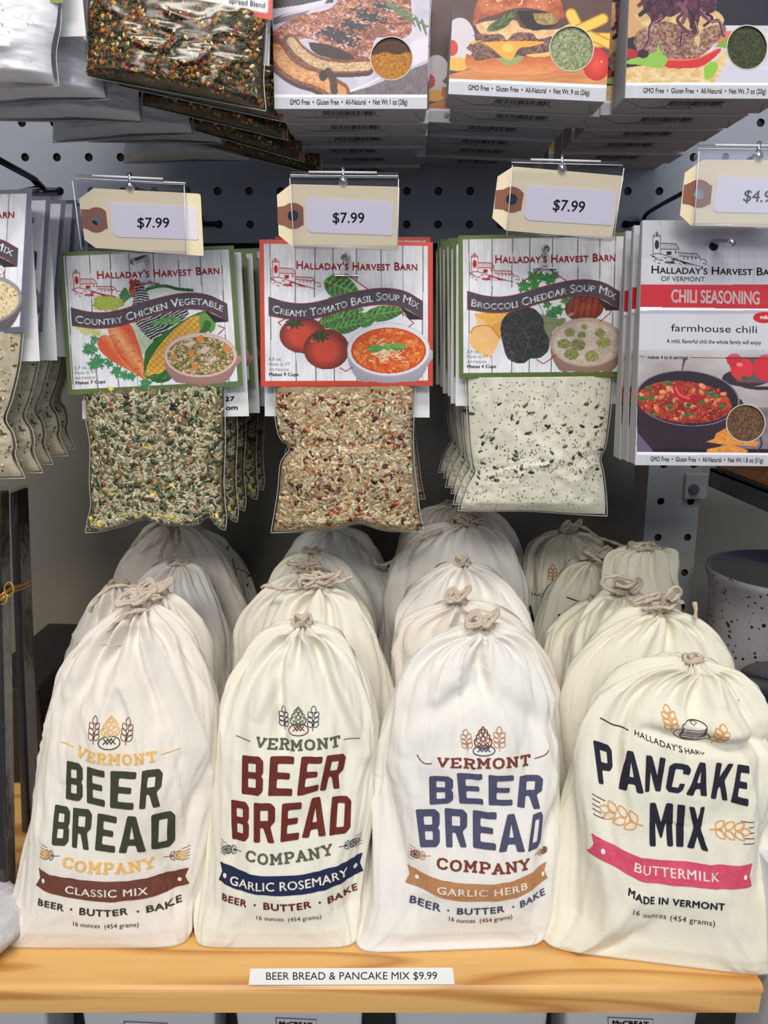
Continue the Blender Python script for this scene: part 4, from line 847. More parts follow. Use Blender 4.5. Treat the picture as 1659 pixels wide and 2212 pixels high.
# ------------------------------------------------------------------ clear packets with a folded printed header
def packet_geo(left, right, D, T, seed, nu=64, nv=72, sag=(), zt=None):
    """pillow outline from left and right edge curves (photo px); returns a sampler S(a,b,side,inset)"""
    Lc = catmull(left, 200); Rc = catmull(right, 200)
    def edge(Cv, b): t = np.clip(b, 0, 1) * 199; i = np.minimum(t.astype(int), 198); f = (t - i)[:, None]; return Cv[i] * (1 - f) + Cv[i + 1] * f
    def S(a, b, side, inset=0.0):
        l, r = edge(Lc, b), edge(Rc, b); p = l * (1 - a)[:, None] + r * a[:, None]
        bot = sum(h * np.exp(-((a - c) / w) ** 2) for c, w, h in sag) if sag else 0
        p[:, 1] += -bot * sstep(.55, 1, b)
        P = at(p[:, 0], p[:, 1], D)
        e = np.clip(1 - (2 * a - 1) ** 2, 0, 1) ** .48; g = np.clip((1 - b) / .10, 0, 1) ** .55 * np.clip(.55 + b * .8, 0, 1)
        wr = .16 * (fbm(a * 7 + seed, b * 8, seed, 2) - .5) + .10 * (1 - np.abs(2 * vnoise(a * 5 + b * 2, b * 4 - a * 2, seed + 4) - 1)) ** 4
        t = np.maximum(T * e * g * (1 + wr * 1.4) - inset, .012)
        P[:, 1] += -side * t; return P
    return S
def pillow(S, inset, nu=48, nv=56, lo=.0, hi=1.0):
    a = np.linspace(.0, 1, nu); b = np.linspace(lo, hi, nv); A, B = np.meshgrid(a, b); A, B = A.ravel(), B.ravel()
    if inset: A = .015 + .97 * A; B = np.minimum(B, .985)
    V = np.concatenate([S(A, B, 1, inset), S(A, B, -1, inset)]); F = gridfaces(nu, nv)
    return V, np.concatenate([F, F[:, ::-1] + nu * nv]).tolist(), A, B
def grains(S, seed, n, kinds, lo=.02, hi=.97, jitter=.06):
    """kinds: (share, length, width, flat, colours, shape) ; real little solids lying against the inside of the film"""
    rs = np.random.RandomState(seed); Vs = []; Fs = []; Cs = []; base = 0
    tet_rice = []
    def ellip(k=5, rings=(.28, .5, .28), pos=(-.62, 0, .62)):
        V = [(-1, 0, 0)] + [(p, r * 2 * math.cos(q), r * 2 * math.sin(q)) for p, r in zip(pos, rings) for q in np.arange(k) * 2 * math.pi / k] + [(1, 0, 0)]
        F = [(0, 1 + (i + 1) % k, 1 + i) for i in range(k)]
        for j in range(len(pos) - 1): F += [(1 + j * k + i, 1 + j * k + (i + 1) % k, 1 + (j + 1) * k + (i + 1) % k, 1 + (j + 1) * k + i) for i in range(k)]
        e = 1 + (len(pos) - 1) * k; F += [(e + i, e + (i + 1) % k, len(V) - 1) for i in range(k)]
        return np.array(V), F
    rice = ellip(); ball = ellip(6, (.36, .5, .36), (-.7, 0, .7))
    octa = (np.array([(-1, 0, 0), (1, 0, 0), (0, -1, 0), (0, 1, 0), (0, 0, -1), (0, 0, 1.0)]), [(0, 2, 5), (2, 1, 5), (1, 3, 5), (3, 0, 5), (2, 0, 4), (1, 2, 4), (3, 1, 4), (0, 3, 4)])
    cube = (np.array([(x, y, z) for z in (-1, 1) for y in (-1, 1) for x in (-1, 1)], float) * .8, [(0, 2, 3, 1), (4, 5, 7, 6), (0, 1, 5, 4), (2, 6, 7, 3), (0, 4, 6, 2), (1, 3, 7, 5)])
    flake = (np.array([(-1, -.3, 0), (-.2, -.9, .2), (1, -.2, -.2), (.3, .8, .25), (-.7, .6, -.1), (0, 0, .5), (0, 0, -.4)]), [(i, (i + 1) % 5, 5) for i in range(5)] + [((i + 1) % 5, i, 6) for i in range(5)])
    shp = dict(rice=rice, ball=ball, octa=octa, cube=cube, flake=flake)
    for share, ln, wd, fl, cols, sh, *rg in kinds:
        m = int(n * share); b0, b1 = rg[0] if rg else (lo, hi)
        a = rs.uniform(.02, .98, m); b = rs.uniform(b0, b1, m); e = .004
        P = S(a, b, 1, 0); Pa = S(a + e, b, 1, 0) - P; Pb = S(a, np.minimum(b + e, 1), 1, 0) - P
        Bv, Bf = shp[sh]
        for i in range(m):
            u = Pa[i] / (np.linalg.norm(Pa[i]) + 1e-9); w = Pb[i] - u * Pb[i].dot(u); w /= np.linalg.norm(w) + 1e-9; nn = np.cross(u, w)
            if nn[1] > 0: nn = -nn
            q = rs.uniform(0, math.pi * 2); c, s = math.cos(q), math.sin(q); x = u * c + w * s; y = -u * s + w * c; tl = rs.uniform(-.22, .22); x = x + nn * tl; x /= np.linalg.norm(x); z = np.cross(x, y)
            L = ln * rs.uniform(.75, 1.15) / 2; Wd = wd * rs.uniform(.8, 1.2) / 2; H_ = Wd * fl
            jit = Bv * (1 + rs.uniform(-.22, .22, Bv.shape)) if sh in ('flake', 'octa', 'cube') else Bv
            V = jit[:, :1] * L * x + jit[:, 1:2] * Wd * y + jit[:, 2:] * H_ * z + P[i] - nn * (H_ * (.55 if sh != 'rice' else 1.0) + rs.uniform(.015, jitter + .02))
            col = np.array(cols[rs.randint(len(cols))], float) * rs.uniform(.86, 1.12)
            Vs.append(V); Cs.append(np.tile(col, (len(V), 1))); Fs += [tuple(k + base for k in f) for f in Bf]; base += len(V)
    return np.concatenate(Vs), Fs, lin(np.clip(np.concatenate(Cs), 0, 255))
def planks(p, XY, a, b, border, lines, dark=.0):
    U, Vv = a * 1350, b * 1135
    base = 236 - 34 * np.clip(1 - Vv / 520, 0, 1) + 0 * U
    gr = (fbm(U / 9, Vv / 160, 3, 3) - .5) * 34 + (fbm(U / 60, Vv / 90, 8, 2) - .5) * 22
    c = np.stack([base + gr, base + gr, base + gr + 5], 1); c = np.clip(c, 0, 246); p.C[:] = c
    for i, l in enumerate(lines):
        w = 3.2 + 1.6 * vnoise(Vv / 60, 0 * Vv, i); m = np.abs(U - l - 3 * np.sin(Vv / 190 + i)) < w; p.fill(m, (92, 94, 100), .8)
    if border is not None:
        m = (U < 35) | (U > 1310) | (Vv < 30) | (Vv > 1092); p.fill(m, border)
def barn(k, col, u0, v0, s=1.0, off=.03, w=4):
    f = lambda *P: [(u0 + x * s, v0 + y * s) for x, y in P]
    k.stroke(f((0, 35), (25, 5), (52, 35), (50, 150), (2, 150), (0, 35)), w, col, off, closed=False); k.stroke(f((0, 35), (52, 35)), w, col, off)
    k.ell(u0 + 27 * s, v0 + 90 * s, 15 * s, 30 * s, col, off); k.poly(f((18, 30), (26, 8), (34, 30)), col, off)
    k.stroke(f((55, 80), (160, 85), (180, 115), (178, 150)), w, col, off); k.stroke(f((55, 120), (175, 122)), w, col, off)
    for i in range(9): k.stroke(f((62 + i * 12, 82 + i * .5), (68 + i * 13, 118)), w * .5, col, off)
    k.poly(f((95, 135), (128, 135), (128, 158), (95, 158)), col, off); k.ell(u0 + 158 * s, v0 + 140 * s, 5 * s, 10 * s, col, off, n=10)
    k.stroke(f((180, 145), (305, 150), (330, 178), (330, 200)), w, col, off); k.stroke(f((182, 165), (325, 176)), w, col, off)
    for i in range(10): k.stroke(f((186 + i * 13, 147), (192 + i * 13, 166)), w * .45, col, off)
    for i in range(4): k.ell(u0 + (215 + 28 * i) * s, v0 + 182 * s, 4 * s, 7 * s, col, off, n=8)
    k.stroke(f((335, 190), (352, 185), (372, 200), (378, 222), (345, 215)), w, col, off)
    rs = np.random.RandomState(4)
    for i in range(40):
        x = rs.uniform(-20, 250); y = 165 + .10 * x + .00025 * x * x + rs.uniform(0, 48) * (1 - x / 420); k.stroke(f((x, y), (x + rs.uniform(14, 30), y + rs.uniform(3, 10))), w * rs.uniform(.5, 1.3), col, off)
    k.stroke(f((-20, 160), (40, 150), (120, 172), (240, 212), (330, 235)), w, col, off, smooth=20)
def bowl(p, cx, cy, rx, ry, rim, body, bot, lip=26):
    """bowl seen from above: body, rim and the inner ellipse; returns the radius field of the filling"""
    m = p.mpoly([(cx - rx, cy), (cx - rx * .96, cy + ry * .55), (cx - rx * .72, cy + ry * 1.15), (cx - rx * .38, bot - 12), (cx, bot), (cx + rx * .38, bot - 12), (cx + rx * .72, cy + ry * 1.15), (cx + rx * .96, cy + ry * .55), (cx + rx, cy)], 8)
    k = np.clip((p.Y - cy) / (bot - cy), 0, 1); p.fill(m, p.mix(body, np.array(body) * .72, np.clip(k * .8 + .35 * ((p.X - cx) / rx) ** 2, 0, 1)))
    p.disc(cx, cy, rx, ry, rim); p.fill((p.ell(cx, cy, rx, ry) < 1) & (p.ell(cx, cy, rx - 6, ry - 6) > 1), np.array(rim) * .86)
    r = p.ell(cx, cy + lip * .25, rx - lip, ry - lip); return r
def paint_tomato(XY, a, b):
    p = Paint(XY, (220, 220, 225)); planks(p, XY, a, b, (206, 72, 56), [82, 277, 430, 574, 757, 947, 1114, 1270])
    p.poly([(822, 905), (1325, 1275), (815, 1650), (305, 1275)], (236, 236, 240)); 
    G1, G2 = (30, 84, 34), (140, 190, 96)
    p.leaf(650, 955, 930, 1060, 95, G1, (150, 200, 130)); p.leaf(680, 1090, 960, 1180, 60, G1, G2)
    p.leaf(960, 1230, 1290, 1175, 62, G1, G2); p.leaf(640, 1260, 960, 1215, 66, G1, G2); p.leaf(690, 1330, 1000, 1200, 62, G1, G2, .3); p.leaf(920, 1300, 1060, 1230, 40, G1, G2)
    p.leaf(600, 1300, 780, 1230, 50, G1, G2); p.leaf(700, 1330, 960, 1280, 55, G1, G2); p.line([(910, 1160), (960, 1220), (1000, 1270)], 9, (120, 160, 80))
    for cx, cy, rx, ry in ((486, 1375, 184, 142), (669, 1487, 178, 160)):
        r = p.ell(cx, cy, rx, ry); q = np.hypot((p.X - cx + rx * .05) / rx, (p.Y - cy - ry * .05) / ry); k = np.clip((q - .45) / .5, 0, 1); n = p.nz(7, 7, 2)
        p.fill(r < 1, p.mix((216, 78, 58), (120, 48, 40), np.clip(k + .35 * (n - .5), 0, 1)))
        p.disc(cx - rx * .62, cy - ry * .42, 14, 12, (240, 150, 120), al=.7)
    for cx, cy in ((420, 1268), (622, 1378)):
        for q in (-2.9, -2.2, -1.2, -.3, .4, 1.2, 1.9, 2.6): p.leaf(cx, cy, cx + 78 * math.cos(q), cy + 55 * math.sin(q) + 12, 11, (36, 44, 26), (80, 100, 56), veins=2)
    r = bowl(p, 1152, 1490, 322, 212, (238, 236, 240), (214, 208, 222), 1757, 30)
    n = p.nz(26, 20, 5); n2 = p.nz(9, 9, 6); m = r < 1
    p.fill(m, p.mix((226, 84, 30), (242, 140, 60), np.clip((n - .35) * 2.4, 0, 1))); p.fill(m & (n2 > .66) & (n > .5), (250, 206, 110)); p.fill(m & (p.nz(5, 5, 9, 1) > .93), (120, 50, 30)); p.fill(m & (r > .94), (206, 80, 40))
    rs = np.random.RandomState(7)
    for i in range(46):
        x, y, q, L = 1150 + rs.normal(0, 62), 1500 + rs.normal(0, 42), rs.uniform(-1, 1), rs.uniform(30, 80)
        p.line([(x - L * math.cos(q) / 2, y - L * math.sin(q) / 2), (x, y + rs.uniform(-8, 8)), (x + L * math.cos(q) / 2, y + L * math.sin(q) / 2)], 8, (250, 226, 160 + rs.randint(0, 40)), smooth=8)
    p.leaf(985, 1490, 1125, 1470, 30, (60, 130, 50), (150, 200, 110)); p.leaf(1160, 1460, 1300, 1475, 30, (60, 130, 50), (160, 210, 120)); p.leaf(1120, 1440, 1165, 1500, 26, (80, 150, 60), (170, 216, 130))
    return p.out()
def paint_broccoli(XY, a, b):
    p = Paint(XY, (220, 220, 225)); planks(p, XY, a, b, (92, 110, 52), [82, 262, 420, 560, 740, 935, 1105, 1225])
    p.poly([(825, 880), (1325, 1240), (825, 1635), (310, 1240)], (236, 236, 240))
    for x, y, r, q in ((765, 960, 62, 1), (815, 955, 50, 2), (690, 1030, 66, 3), (770, 1020, 60, 4), (885, 975, 62, 5), (930, 950, 44, 6), (1010, 1140, 46, 7), (870, 1170, 44, 8), (915, 1240, 60, 9), (960, 1215, 50, 2), (880, 1270, 48, 4), (1060, 1130, 40, 5)): p.parsley(x, y, r, (22, 88, 36), (84, 168, 74), q)
    p.line([(800, 1160), (840, 1240), (850, 1330)], 8, (90, 160, 70)); p.line([(1000, 1130), (1030, 1190)], 6, (90, 160, 70))
    # cheese
    p.poly([(300, 1240), (580, 1230), (560, 1290), (500, 1320), (400, 1345), (330, 1310)], (244, 178, 66), al=1.0); m = p.mpoly([(300, 1240), (580, 1230), (560, 1290), (440, 1335)]); p.fill(m, p.mix((240, 170, 60), (252, 205, 110), p.nz(18, 12, 3)))
    p.poly([(310, 1262), (325, 1330), (430, 1350), (370, 1290)], (246, 206, 150)); p.poly([(430, 1340), (530, 1290), (520, 1430), (500, 1440)], (236, 168, 80))
    m = p.mpoly([(275, 1395), (305, 1350), (360, 1338), (430, 1345), (500, 1432), (470, 1520), (420, 1588), (330, 1545), (272, 1482)], 5); p.fill(m, p.mix((250, 204, 138), (246, 188, 108), p.nz(60, 60, 4))); p.line([(275, 1395), (305, 1350), (360, 1338), (430, 1345), (500, 1432)], 10, (226, 130, 50), smooth=30)
    # broccoli
    p.poly([(820, 1240), (900, 1290), (1000, 1275), (1010, 1310), (920, 1370), (900, 1450), (860, 1490), (840, 1330)], (132, 142, 96), 4); m = p.mpoly([(850, 1260), (1000, 1290), (900, 1400), (860, 1480)]); p.fill(m, p.mix((96, 110, 70), (176, 180, 140), p.nz(14, 10, 6)))
    m = p.mpoly([(560, 1240), (640, 1205), (740, 1195), (800, 1230), (840, 1290), (850, 1370), (885, 1440), (880, 1530), (820, 1590), (740, 1600), (690, 1635), (620, 1630), (560, 1590), (530, 1500), (510, 1400), (515, 1310)], 8)
    n = p.nz(11, 11, 11); n2 = p.nz(60, 60, 12, 2); p.fill(m, p.mix((34, 36, 34), (104, 108, 98), np.clip((n - .3) * 1.5 * (.4 + n2), 0, 1)))
    # onion
    r = p.ell(1160, 1200, 152, 104, -.1); k = np.abs(np.sin((p.X - 1130) / 16 + (p.Y - 1130) / 90)); p.fill(r < 1, p.mix((94, 34, 24), (176, 78, 48), np.clip(k * .5 + (1 - r) * .5 + .3 * (p.nz(20, 40, 5) - .5), 0, 1))); p.line([(1120, 1110), (1135, 1150), (1180, 1130)], 16, (96, 42, 30)); p.disc(1055, 1250, 26, 12, (240, 190, 170), -.6, .6)
    r = bowl(p, 1178, 1470, 284, 196, (206, 176, 158), (192, 150, 134), 1712, 26)
    n = p.nz(40, 30, 8); m = r < 1; p.fill(m, p.mix((196, 176, 158), (228, 214, 198), np.clip(n * 1.3 - .1, 0, 1))); p.fill(m & (p.nz(7, 7, 3, 1) > .9), (110, 96, 80))
    for x, y, s in ((1045, 1390, 46), (1160, 1345, 26), (1285, 1395, 42), (1000, 1480, 52), (1110, 1490, 60), (1060, 1565, 60), (1220, 1580, 60), (1310, 1470, 58), (1140, 1410, 34)):
        r2 = np.hypot(p.X - x, (p.Y - y) * 1.25) / s + .35 * (p.nz(14, 14, x) - .5); q = p.nz(6, 6, y); p.fill((r2 < .95) & m, p.mix((66, 76, 34), (196, 196, 120), np.clip(q * 1.2 - .1 + (x % 3) * .1, 0, 1)))
    return p.out()
def paint_chicken(XY, a, b):
    p = Paint(XY, (220, 220, 225)); planks(p, XY, a, b, (98, 118, 70), [48, 232, 392, 540, 728, 918, 1085, 1245])
    p.poly([(765, 320), (1325, 690), (800, 1080), (300, 690)], (236, 236, 240))
    m = p.mpoly([(740, 380), (860, 350), (1000, 370), (1110, 400), (1000, 440), (760, 470)], 5); p.fill(m, p.mix((196, 206, 190), (238, 240, 228), p.nz(16, 16, 3))); p.line([(735, 395), (790, 372), (900, 362), (1000, 385), (1115, 395)], 26, (34, 92, 48), smooth=30); p.line([(740, 380), (800, 368), (900, 368)], 10, (90, 150, 80), smooth=30)
    p.poly([(520, 440), (570, 370), (620, 450), (640, 500), (560, 540)], (52, 128, 70), 3); m = p.mpoly([(560, 500), (630, 450), (680, 520), (640, 560), (560, 560)], 3); p.fill(m, (214, 222, 204))
    # cauliflower low centre
    m = p.mpoly([(620, 640), (760, 700), (830, 820), (760, 900), (700, 900)], 4); p.fill(m, p.mix((170, 184, 150), (226, 230, 212), p.nz(14, 14, 9)))
    # hen: head, hackle, back and tail
    m = p.mpoly([(640, 380), (690, 345), (740, 390), (770, 470), (790, 560), (640, 620), (632, 500), (650, 430)], 5); p.fill(m, (222, 222, 224)); st = np.abs(np.sin((p.Y - .25 * np.abs(p.X - 700)) / 6.5 + 2 * p.nz(60, 60, 2))); p.fill(m & (st > .45), (44, 44, 48))
    p.poly([(600, 400), (612, 340), (640, 315), (690, 320), (690, 350), (650, 370), (640, 400), (655, 440), (625, 455)], (142, 62, 40), 3); p.poly([(600, 325), (620, 300), (640, 318), (655, 298), (672, 316), (690, 305), (690, 332), (640, 340), (605, 345)], (176, 48, 36))
    p.poly([(610, 400), (640, 390), (640, 440), (618, 440)], (198, 70, 48), 3)
    m = p.mpoly([(650, 650), (800, 600), (930, 570), (1060, 545), (1080, 600), (960, 680), (860, 780), (790, 800), (700, 720)], 4); p.fill(m, (226, 226, 226)); st = np.abs(np.sin((p.X * .5 + p.Y) / 7.5 + 5 * p.nz(90, 60, 6))); p.fill(m & (st > .42), (40, 40, 44))
    # parsley and dill
    for x, y, r, q in ((290, 870, 72, 1), (260, 880, 50, 7), (320, 790, 44, 2), (350, 980, 76, 3), (310, 1000, 60, 4), (440, 990, 50, 5), (500, 1060, 60, 6), (560, 1090, 52, 7), (620, 1100, 50, 8), (740, 1160, 62, 9), (720, 1190, 40, 2)): p.parsley(x, y, r, (36, 106, 66), (110, 176, 120), q)
    m = (p.ell(425, 500, 128, 62) + .5 * (p.nz(18, 14, 4) - .5)) < 1; p.fill(m, p.mix((128, 148, 40), (206, 206, 110), p.nz(8, 8, 2))); m = (p.ell(280, 725, 130, 38, .2) + .9 * (p.nz(16, 12, 14) - .5)) < .9; p.fill(m, (206, 212, 130), .8)
    for i in range(6): p.line([(365, 770), (250 + i * 20, 700 + i * 4)], 4, (190, 196, 120))
    # carrots
    for pts, s in (([(345, 830), (360, 780), (420, 760), (470, 800), (520, 900), (580, 980), (700, 1080), (735, 1130), (640, 1070), (480, 980), (380, 900)], 1), ([(430, 720), (450, 690), (560, 665), (620, 680), (660, 780), (700, 900), (735, 1040), (740, 1125), (700, 1110), (600, 1010), (500, 880)], 2)):
        m = p.mpoly(pts, 5); n = p.nz(12, 40, s * 7); p.fill(m, p.mix((222, 96, 56), (246, 178, 116), np.clip(.95 - np.abs(p.X - (345 + (p.Y - 700) * .75 + s * 60)) / 100 + (n - .5) * .6, 0, 1))); st = (vnoise((p.Y + .3 * p.X) / 7, p.X / 40, s) > .86) & m; p.fill(st, (150, 64, 36), .7)
        Pq = catmull(np.vstack([pts, pts[:1]]), 60); p.line(Pq, 4, (190, 84, 50))
    # corn
    p.poly([(720, 1040), (735, 900), (800, 810), (960, 690), (1110, 600), (1230, 560), (1300, 620), (1290, 720), (1200, 760), (960, 1100), (760, 1120)], (50, 110, 44), 4)
    p.leaf(720, 1100, 1220, 570, 92, (24, 74, 34), (130, 180, 90), .5, 2); p.leaf(740, 1110, 1240, 580, 36, (18, 48, 26), (60, 110, 60), 1.2, 1)
    c_, s_ = math.cos(-.84), math.sin(-.84); x = (p.X - 970) * c_ + (p.Y - 850) * s_; y = -(p.X - 970) * s_ + (p.Y - 850) * c_
    m = (np.hypot(x / 330, y / 96) < 1); cell = np.minimum(np.abs(np.sin(x / 11)), np.abs(np.sin((y + 3 * np.sin(x / 60)) / 12))); p.fill(m, p.mix((188, 120, 30), (244, 200, 92), np.clip(cell * 2.2, 0, 1) * (.6 + .4 * p.nz(60, 60, 4))))
    p.poly([(1180, 570), (1200, 590), (1260, 580), (1300, 640), (1290, 720), (1250, 740), (1270, 660), (1220, 640), (1190, 720), (1170, 650)], (104, 156, 70), 4)
    p.leaf(1030, 640, 770, 680, 34, (40, 110, 50), (150, 196, 120), .6, 3); p.leaf(760, 1110, 980, 1090, 40, (30, 80, 40), (80, 140, 70), .4, 2)
    r = bowl(p, 1182, 925, 296, 186, (232, 200, 186), (208, 158, 148), 1175, 26)
    m = r < 1; n = p.nz(22, 16, 6); n2 = p.nz(12, 10, 16); p.fill(m, p.mix((150, 112, 56), (206, 176, 118), n)); p.fill(m & (n2 > .60), (230, 216, 190)); p.fill(m & (p.nz(20, 14, 26) > .60), (86, 110, 44)); p.fill(m & (n2 < .30), (112, 92, 48))
    for x, y, s in ((1140, 1020, 34), (1390, 870, 36), (1110, 920, 30), (1180, 790, 34), (970, 935, 26)): p.poly([(x - s, y - s * .5), (x + s * .4, y - s), (x + s, y + s * .3), (x - s * .2, y + s)], (232, 140, 66))
    for x, y, s in ((1220, 880, 44), (1100, 830, 40), (1280, 960, 36)): p.disc(x, y, s, s * .45, (232, 206, 190), -.4)
    return p.out()
def paint_chowder(XY, a, b):
    p = Paint(XY, (220, 220, 225)); planks(p, XY, a, b, (104, 104, 122), [82, 277, 430, 574, 757, 947, 1060, 1180])
    U, Vv = a * 1350, b * 1135; p.X, p.Y = U, Vv
    p.poly([(675, 255), (1180, 640), (668, 1017), (158, 640)], (236, 236, 240)); p.line([(675, 255), (1180, 640), (668, 1017), (158, 640), (675, 255)], 5, (190, 50, 50))
    p.disc(1120, 560, 70, 30, (120, 90, 70)); r = bowl(p, 1010, 860, 310, 205, (160, 150, 156), (128, 118, 128), 1110, 26); m = r < 1
    p.fill(m, p.mix((226, 204, 150), (244, 232, 196), p.nz(40, 30, 5))); q = p.nz(14, 12, 8); p.fill(m & (q > .68), (170, 60, 46)); p.fill(m & (p.nz(12, 10, 28) > .72), (150, 176, 80))
    return p.out()
RED = (186, 38, 46)
def header_print(cd, root, kind, tf, ribtext, facts):
    """lettering, logo and ribbon; tf maps the common design grid (1350 x 1135) to the card's art coordinates"""
    T = lambda pts: [tuple(tf(x, y)) for x, y in pts]
    class F:                                           # surface in design grid coordinates
        def world(s, P, off): return cd.pt(P[:, 0] / 1350., P[:, 1] / 1135., off)
    k = Ink(F()); barn(k, RED, 100, 130, 1.0); k.build('barn_logo', root)
    k = Ink(F(), 60); k.text("Halladay's Harvest Barn", [(288, 215), (750, 220), (1228, 216)], 58, RED, sc=.78, bold=.018, perp=.2, spacing=1.06)
    y0 = 912
    for i, t in enumerate(facts): k.text(t, [(64, y0 + 14 + i * 41), (64 + [100, 168, 155, 232][i], y0 + 14 + i * 41)], 24, (150, 150, 156) if i < 3 else (84, 76, 84), bold=.03 if i == 3 else 0)
    k.build('lettering', root)
    k = Ink(F(), 90)
    D_ = [(675, 250), (1200, 628), (668, 1014), (140, 628)]
    if kind != 'none':
        pass
    top = [(67, 432), (200, 470), (330, 482), (470, 462), (660, 408), (850, 368), (1000, 358), (1140, 384), (1272, 458)]
    bot = [(67, 574), (250, 604), (400, 600), (520, 574), (660, 532), (850, 494), (1000, 486), (1140, 514), (1272, 600)]
    T1, B1 = catmull(top, 50), catmull(bot, 50)
    k.poly([(1095, 500), (1180, 545), (1270, 600), (1165, 600)], (58, 50, 58), .025)
    k.poly([tuple(q) for q in T1] + [tuple(q) for q in B1[::-1]], (86, 78, 88), .03); k.stroke(T1, 5, (176, 60, 66), .034); k.stroke(B1, 5, (176, 60, 66), .034)
    n = ribtext
    k.text(n, [(96, 552), (250, 578), (400, 576), (530, 550), (680, 508), (850, 468), (1000, 450), (1130, 470), (1232, 520)], [56, 58, 60, 62, 62, 60, 58], (236, 234, 238), .06, sc=.78, bold=.03, perp=.55, spacing=1.02)
    k.build('ribbon_print', root)
def header_diamond(cd, root, segs):
    class F:
        def world(s, P, off): return cd.pt(P[:, 0] / 1350., P[:, 1] / 1135., off)
    k = Ink(F())
    for p, q in segs: k.stroke([p, q], 6, RED, .02)
    k.build('diamond_outline', root)

FILM_E = M['filmedge']
def packet(name, label, group, crop, corners, left, right, D, T, paint, seed, fill, ribtext, facts, sag=(), back=None, diamond=(), nu=290, nv=244, hang=(318, 555), backtext=None, Dh=None, mat_fill=None, bumpcol=None):
    sc, ox, oy = crop; art = np.array(corners, float); px = art / sc + [ox, oy]; Dh = Dh or D - .1
    root = thing(name, label, 'food packet', at(hang[0], hang[1], D), group)
    cd = Card(art, [at(x, y, Dh) for x, y in px], bulge=.12)
    cd.sheet('header_card', nu, nv, paint, root, thick=.04)
    header_print(cd, root, 'x', None, ribtext, facts)
    if diamond: header_diamond(cd, root, diamond)
    # rear flap, longer than the front
    q = [at(x, y, D + T * .55 + .2) for x, y in back]; bc = Card([(0, 0), (100, 0), (100, 100), (0, 100)], q); bc.sheet('rear_flap', 2, 2, lambda XY, a, b: np.full((len(a), 3), .80), root, thick=.03)
    if backtext:
        k = Ink(bc)
        for t, b_, h in backtext: k.text(t, b_, h, (40, 40, 44), bold=.03)
        k.build('flap_lettering', root)
    c = at((px[0][0] + px[1][0]) / 2, px[0][1] + (px[3][1] - px[0][1]) * .225, Dh); cc = cd.pt(np.array([.5]), np.array([.235]), .05)[0]
    MB().tube([cc + [-.75, 0, 0], cc + [.75, -.02, 0]], .05, 8).build('staple', M['staple'], root)
    S = packet_geo(left, right, D + T * .15, T, seed, sag=sag)
    V, F, A, B = pillow(S, .0, 60, 70); mesh('clear_bag', V, F, M['film'], root, True)
    # welded edges
    mb = MB(); bb = np.linspace(.0, 1, 40); aa = np.linspace(0, 1, 40); z0 = np.zeros(40)
    for P in (S(z0, bb, 1, 9), S(z0 + 1, bb, 1, 9), S(aa, z0 + 1, 1, 9)): mb.tube(P, .028, 5)
    mb.build('weld_seam', FILM_E, root, True)
    V, F, A, B = pillow(S, .10, 60, 70, .0, .985); n = fbm(A * 40, B * 44, seed, 3); c1, c2, c3 = [np.array(c, float) for c in fill['base']]
    t = np.concatenate([n, n])[:, None]; col = np.where(t < .5, c1 + (c2 - c1) * (t / .5), c2 + (c3 - c2) * ((t - .5) / .5))
    if fill.get('lump'):
        dn = (fbm(A * 14, B * 15, seed + 3, 4) - .5) * fill['lump'] * np.clip(np.minimum(A, 1 - A) * 12, 0, 1) * np.clip((1 - B) * 12, 0, 1); V[:len(A), 1] -= dn
    mesh('filling', V, F, M['attrm'], root, True, colors=lin(col))
    V, F, Cc = grains(S, seed, fill['n'], fill['kinds']); g = mesh('dry_mix', V, F, M['attrm'], root, True, colors=Cc); tag(g, kind='stuff')
    return root, px
def copy_tree(root, dy, dx=0.0, dz=0.0, rot=0.0, label=None, keep=None):
    r = root.copy(); C.objects.link(r); r.location = root.location + Vector((dx * .01, dy * .01, dz * .01)); r.rotation_euler = (0, rot, rot * .6)
    r['org'] = [root['org'][0] + dx, root['org'][1] + dy, root['org'][2] + dz]
    if label: r['label'] = label
    for ch in list(root.children):
        if keep and not any(ch.name.startswith(k) for k in keep): continue
        c = ch.copy(); C.objects.link(c); c.parent = r
        for g in ch.children: d = g.copy(); C.objects.link(d); d.parent = c
    return r
RICE = [(196, 188, 156), (184, 174, 142), (208, 200, 170), (170, 162, 130)]
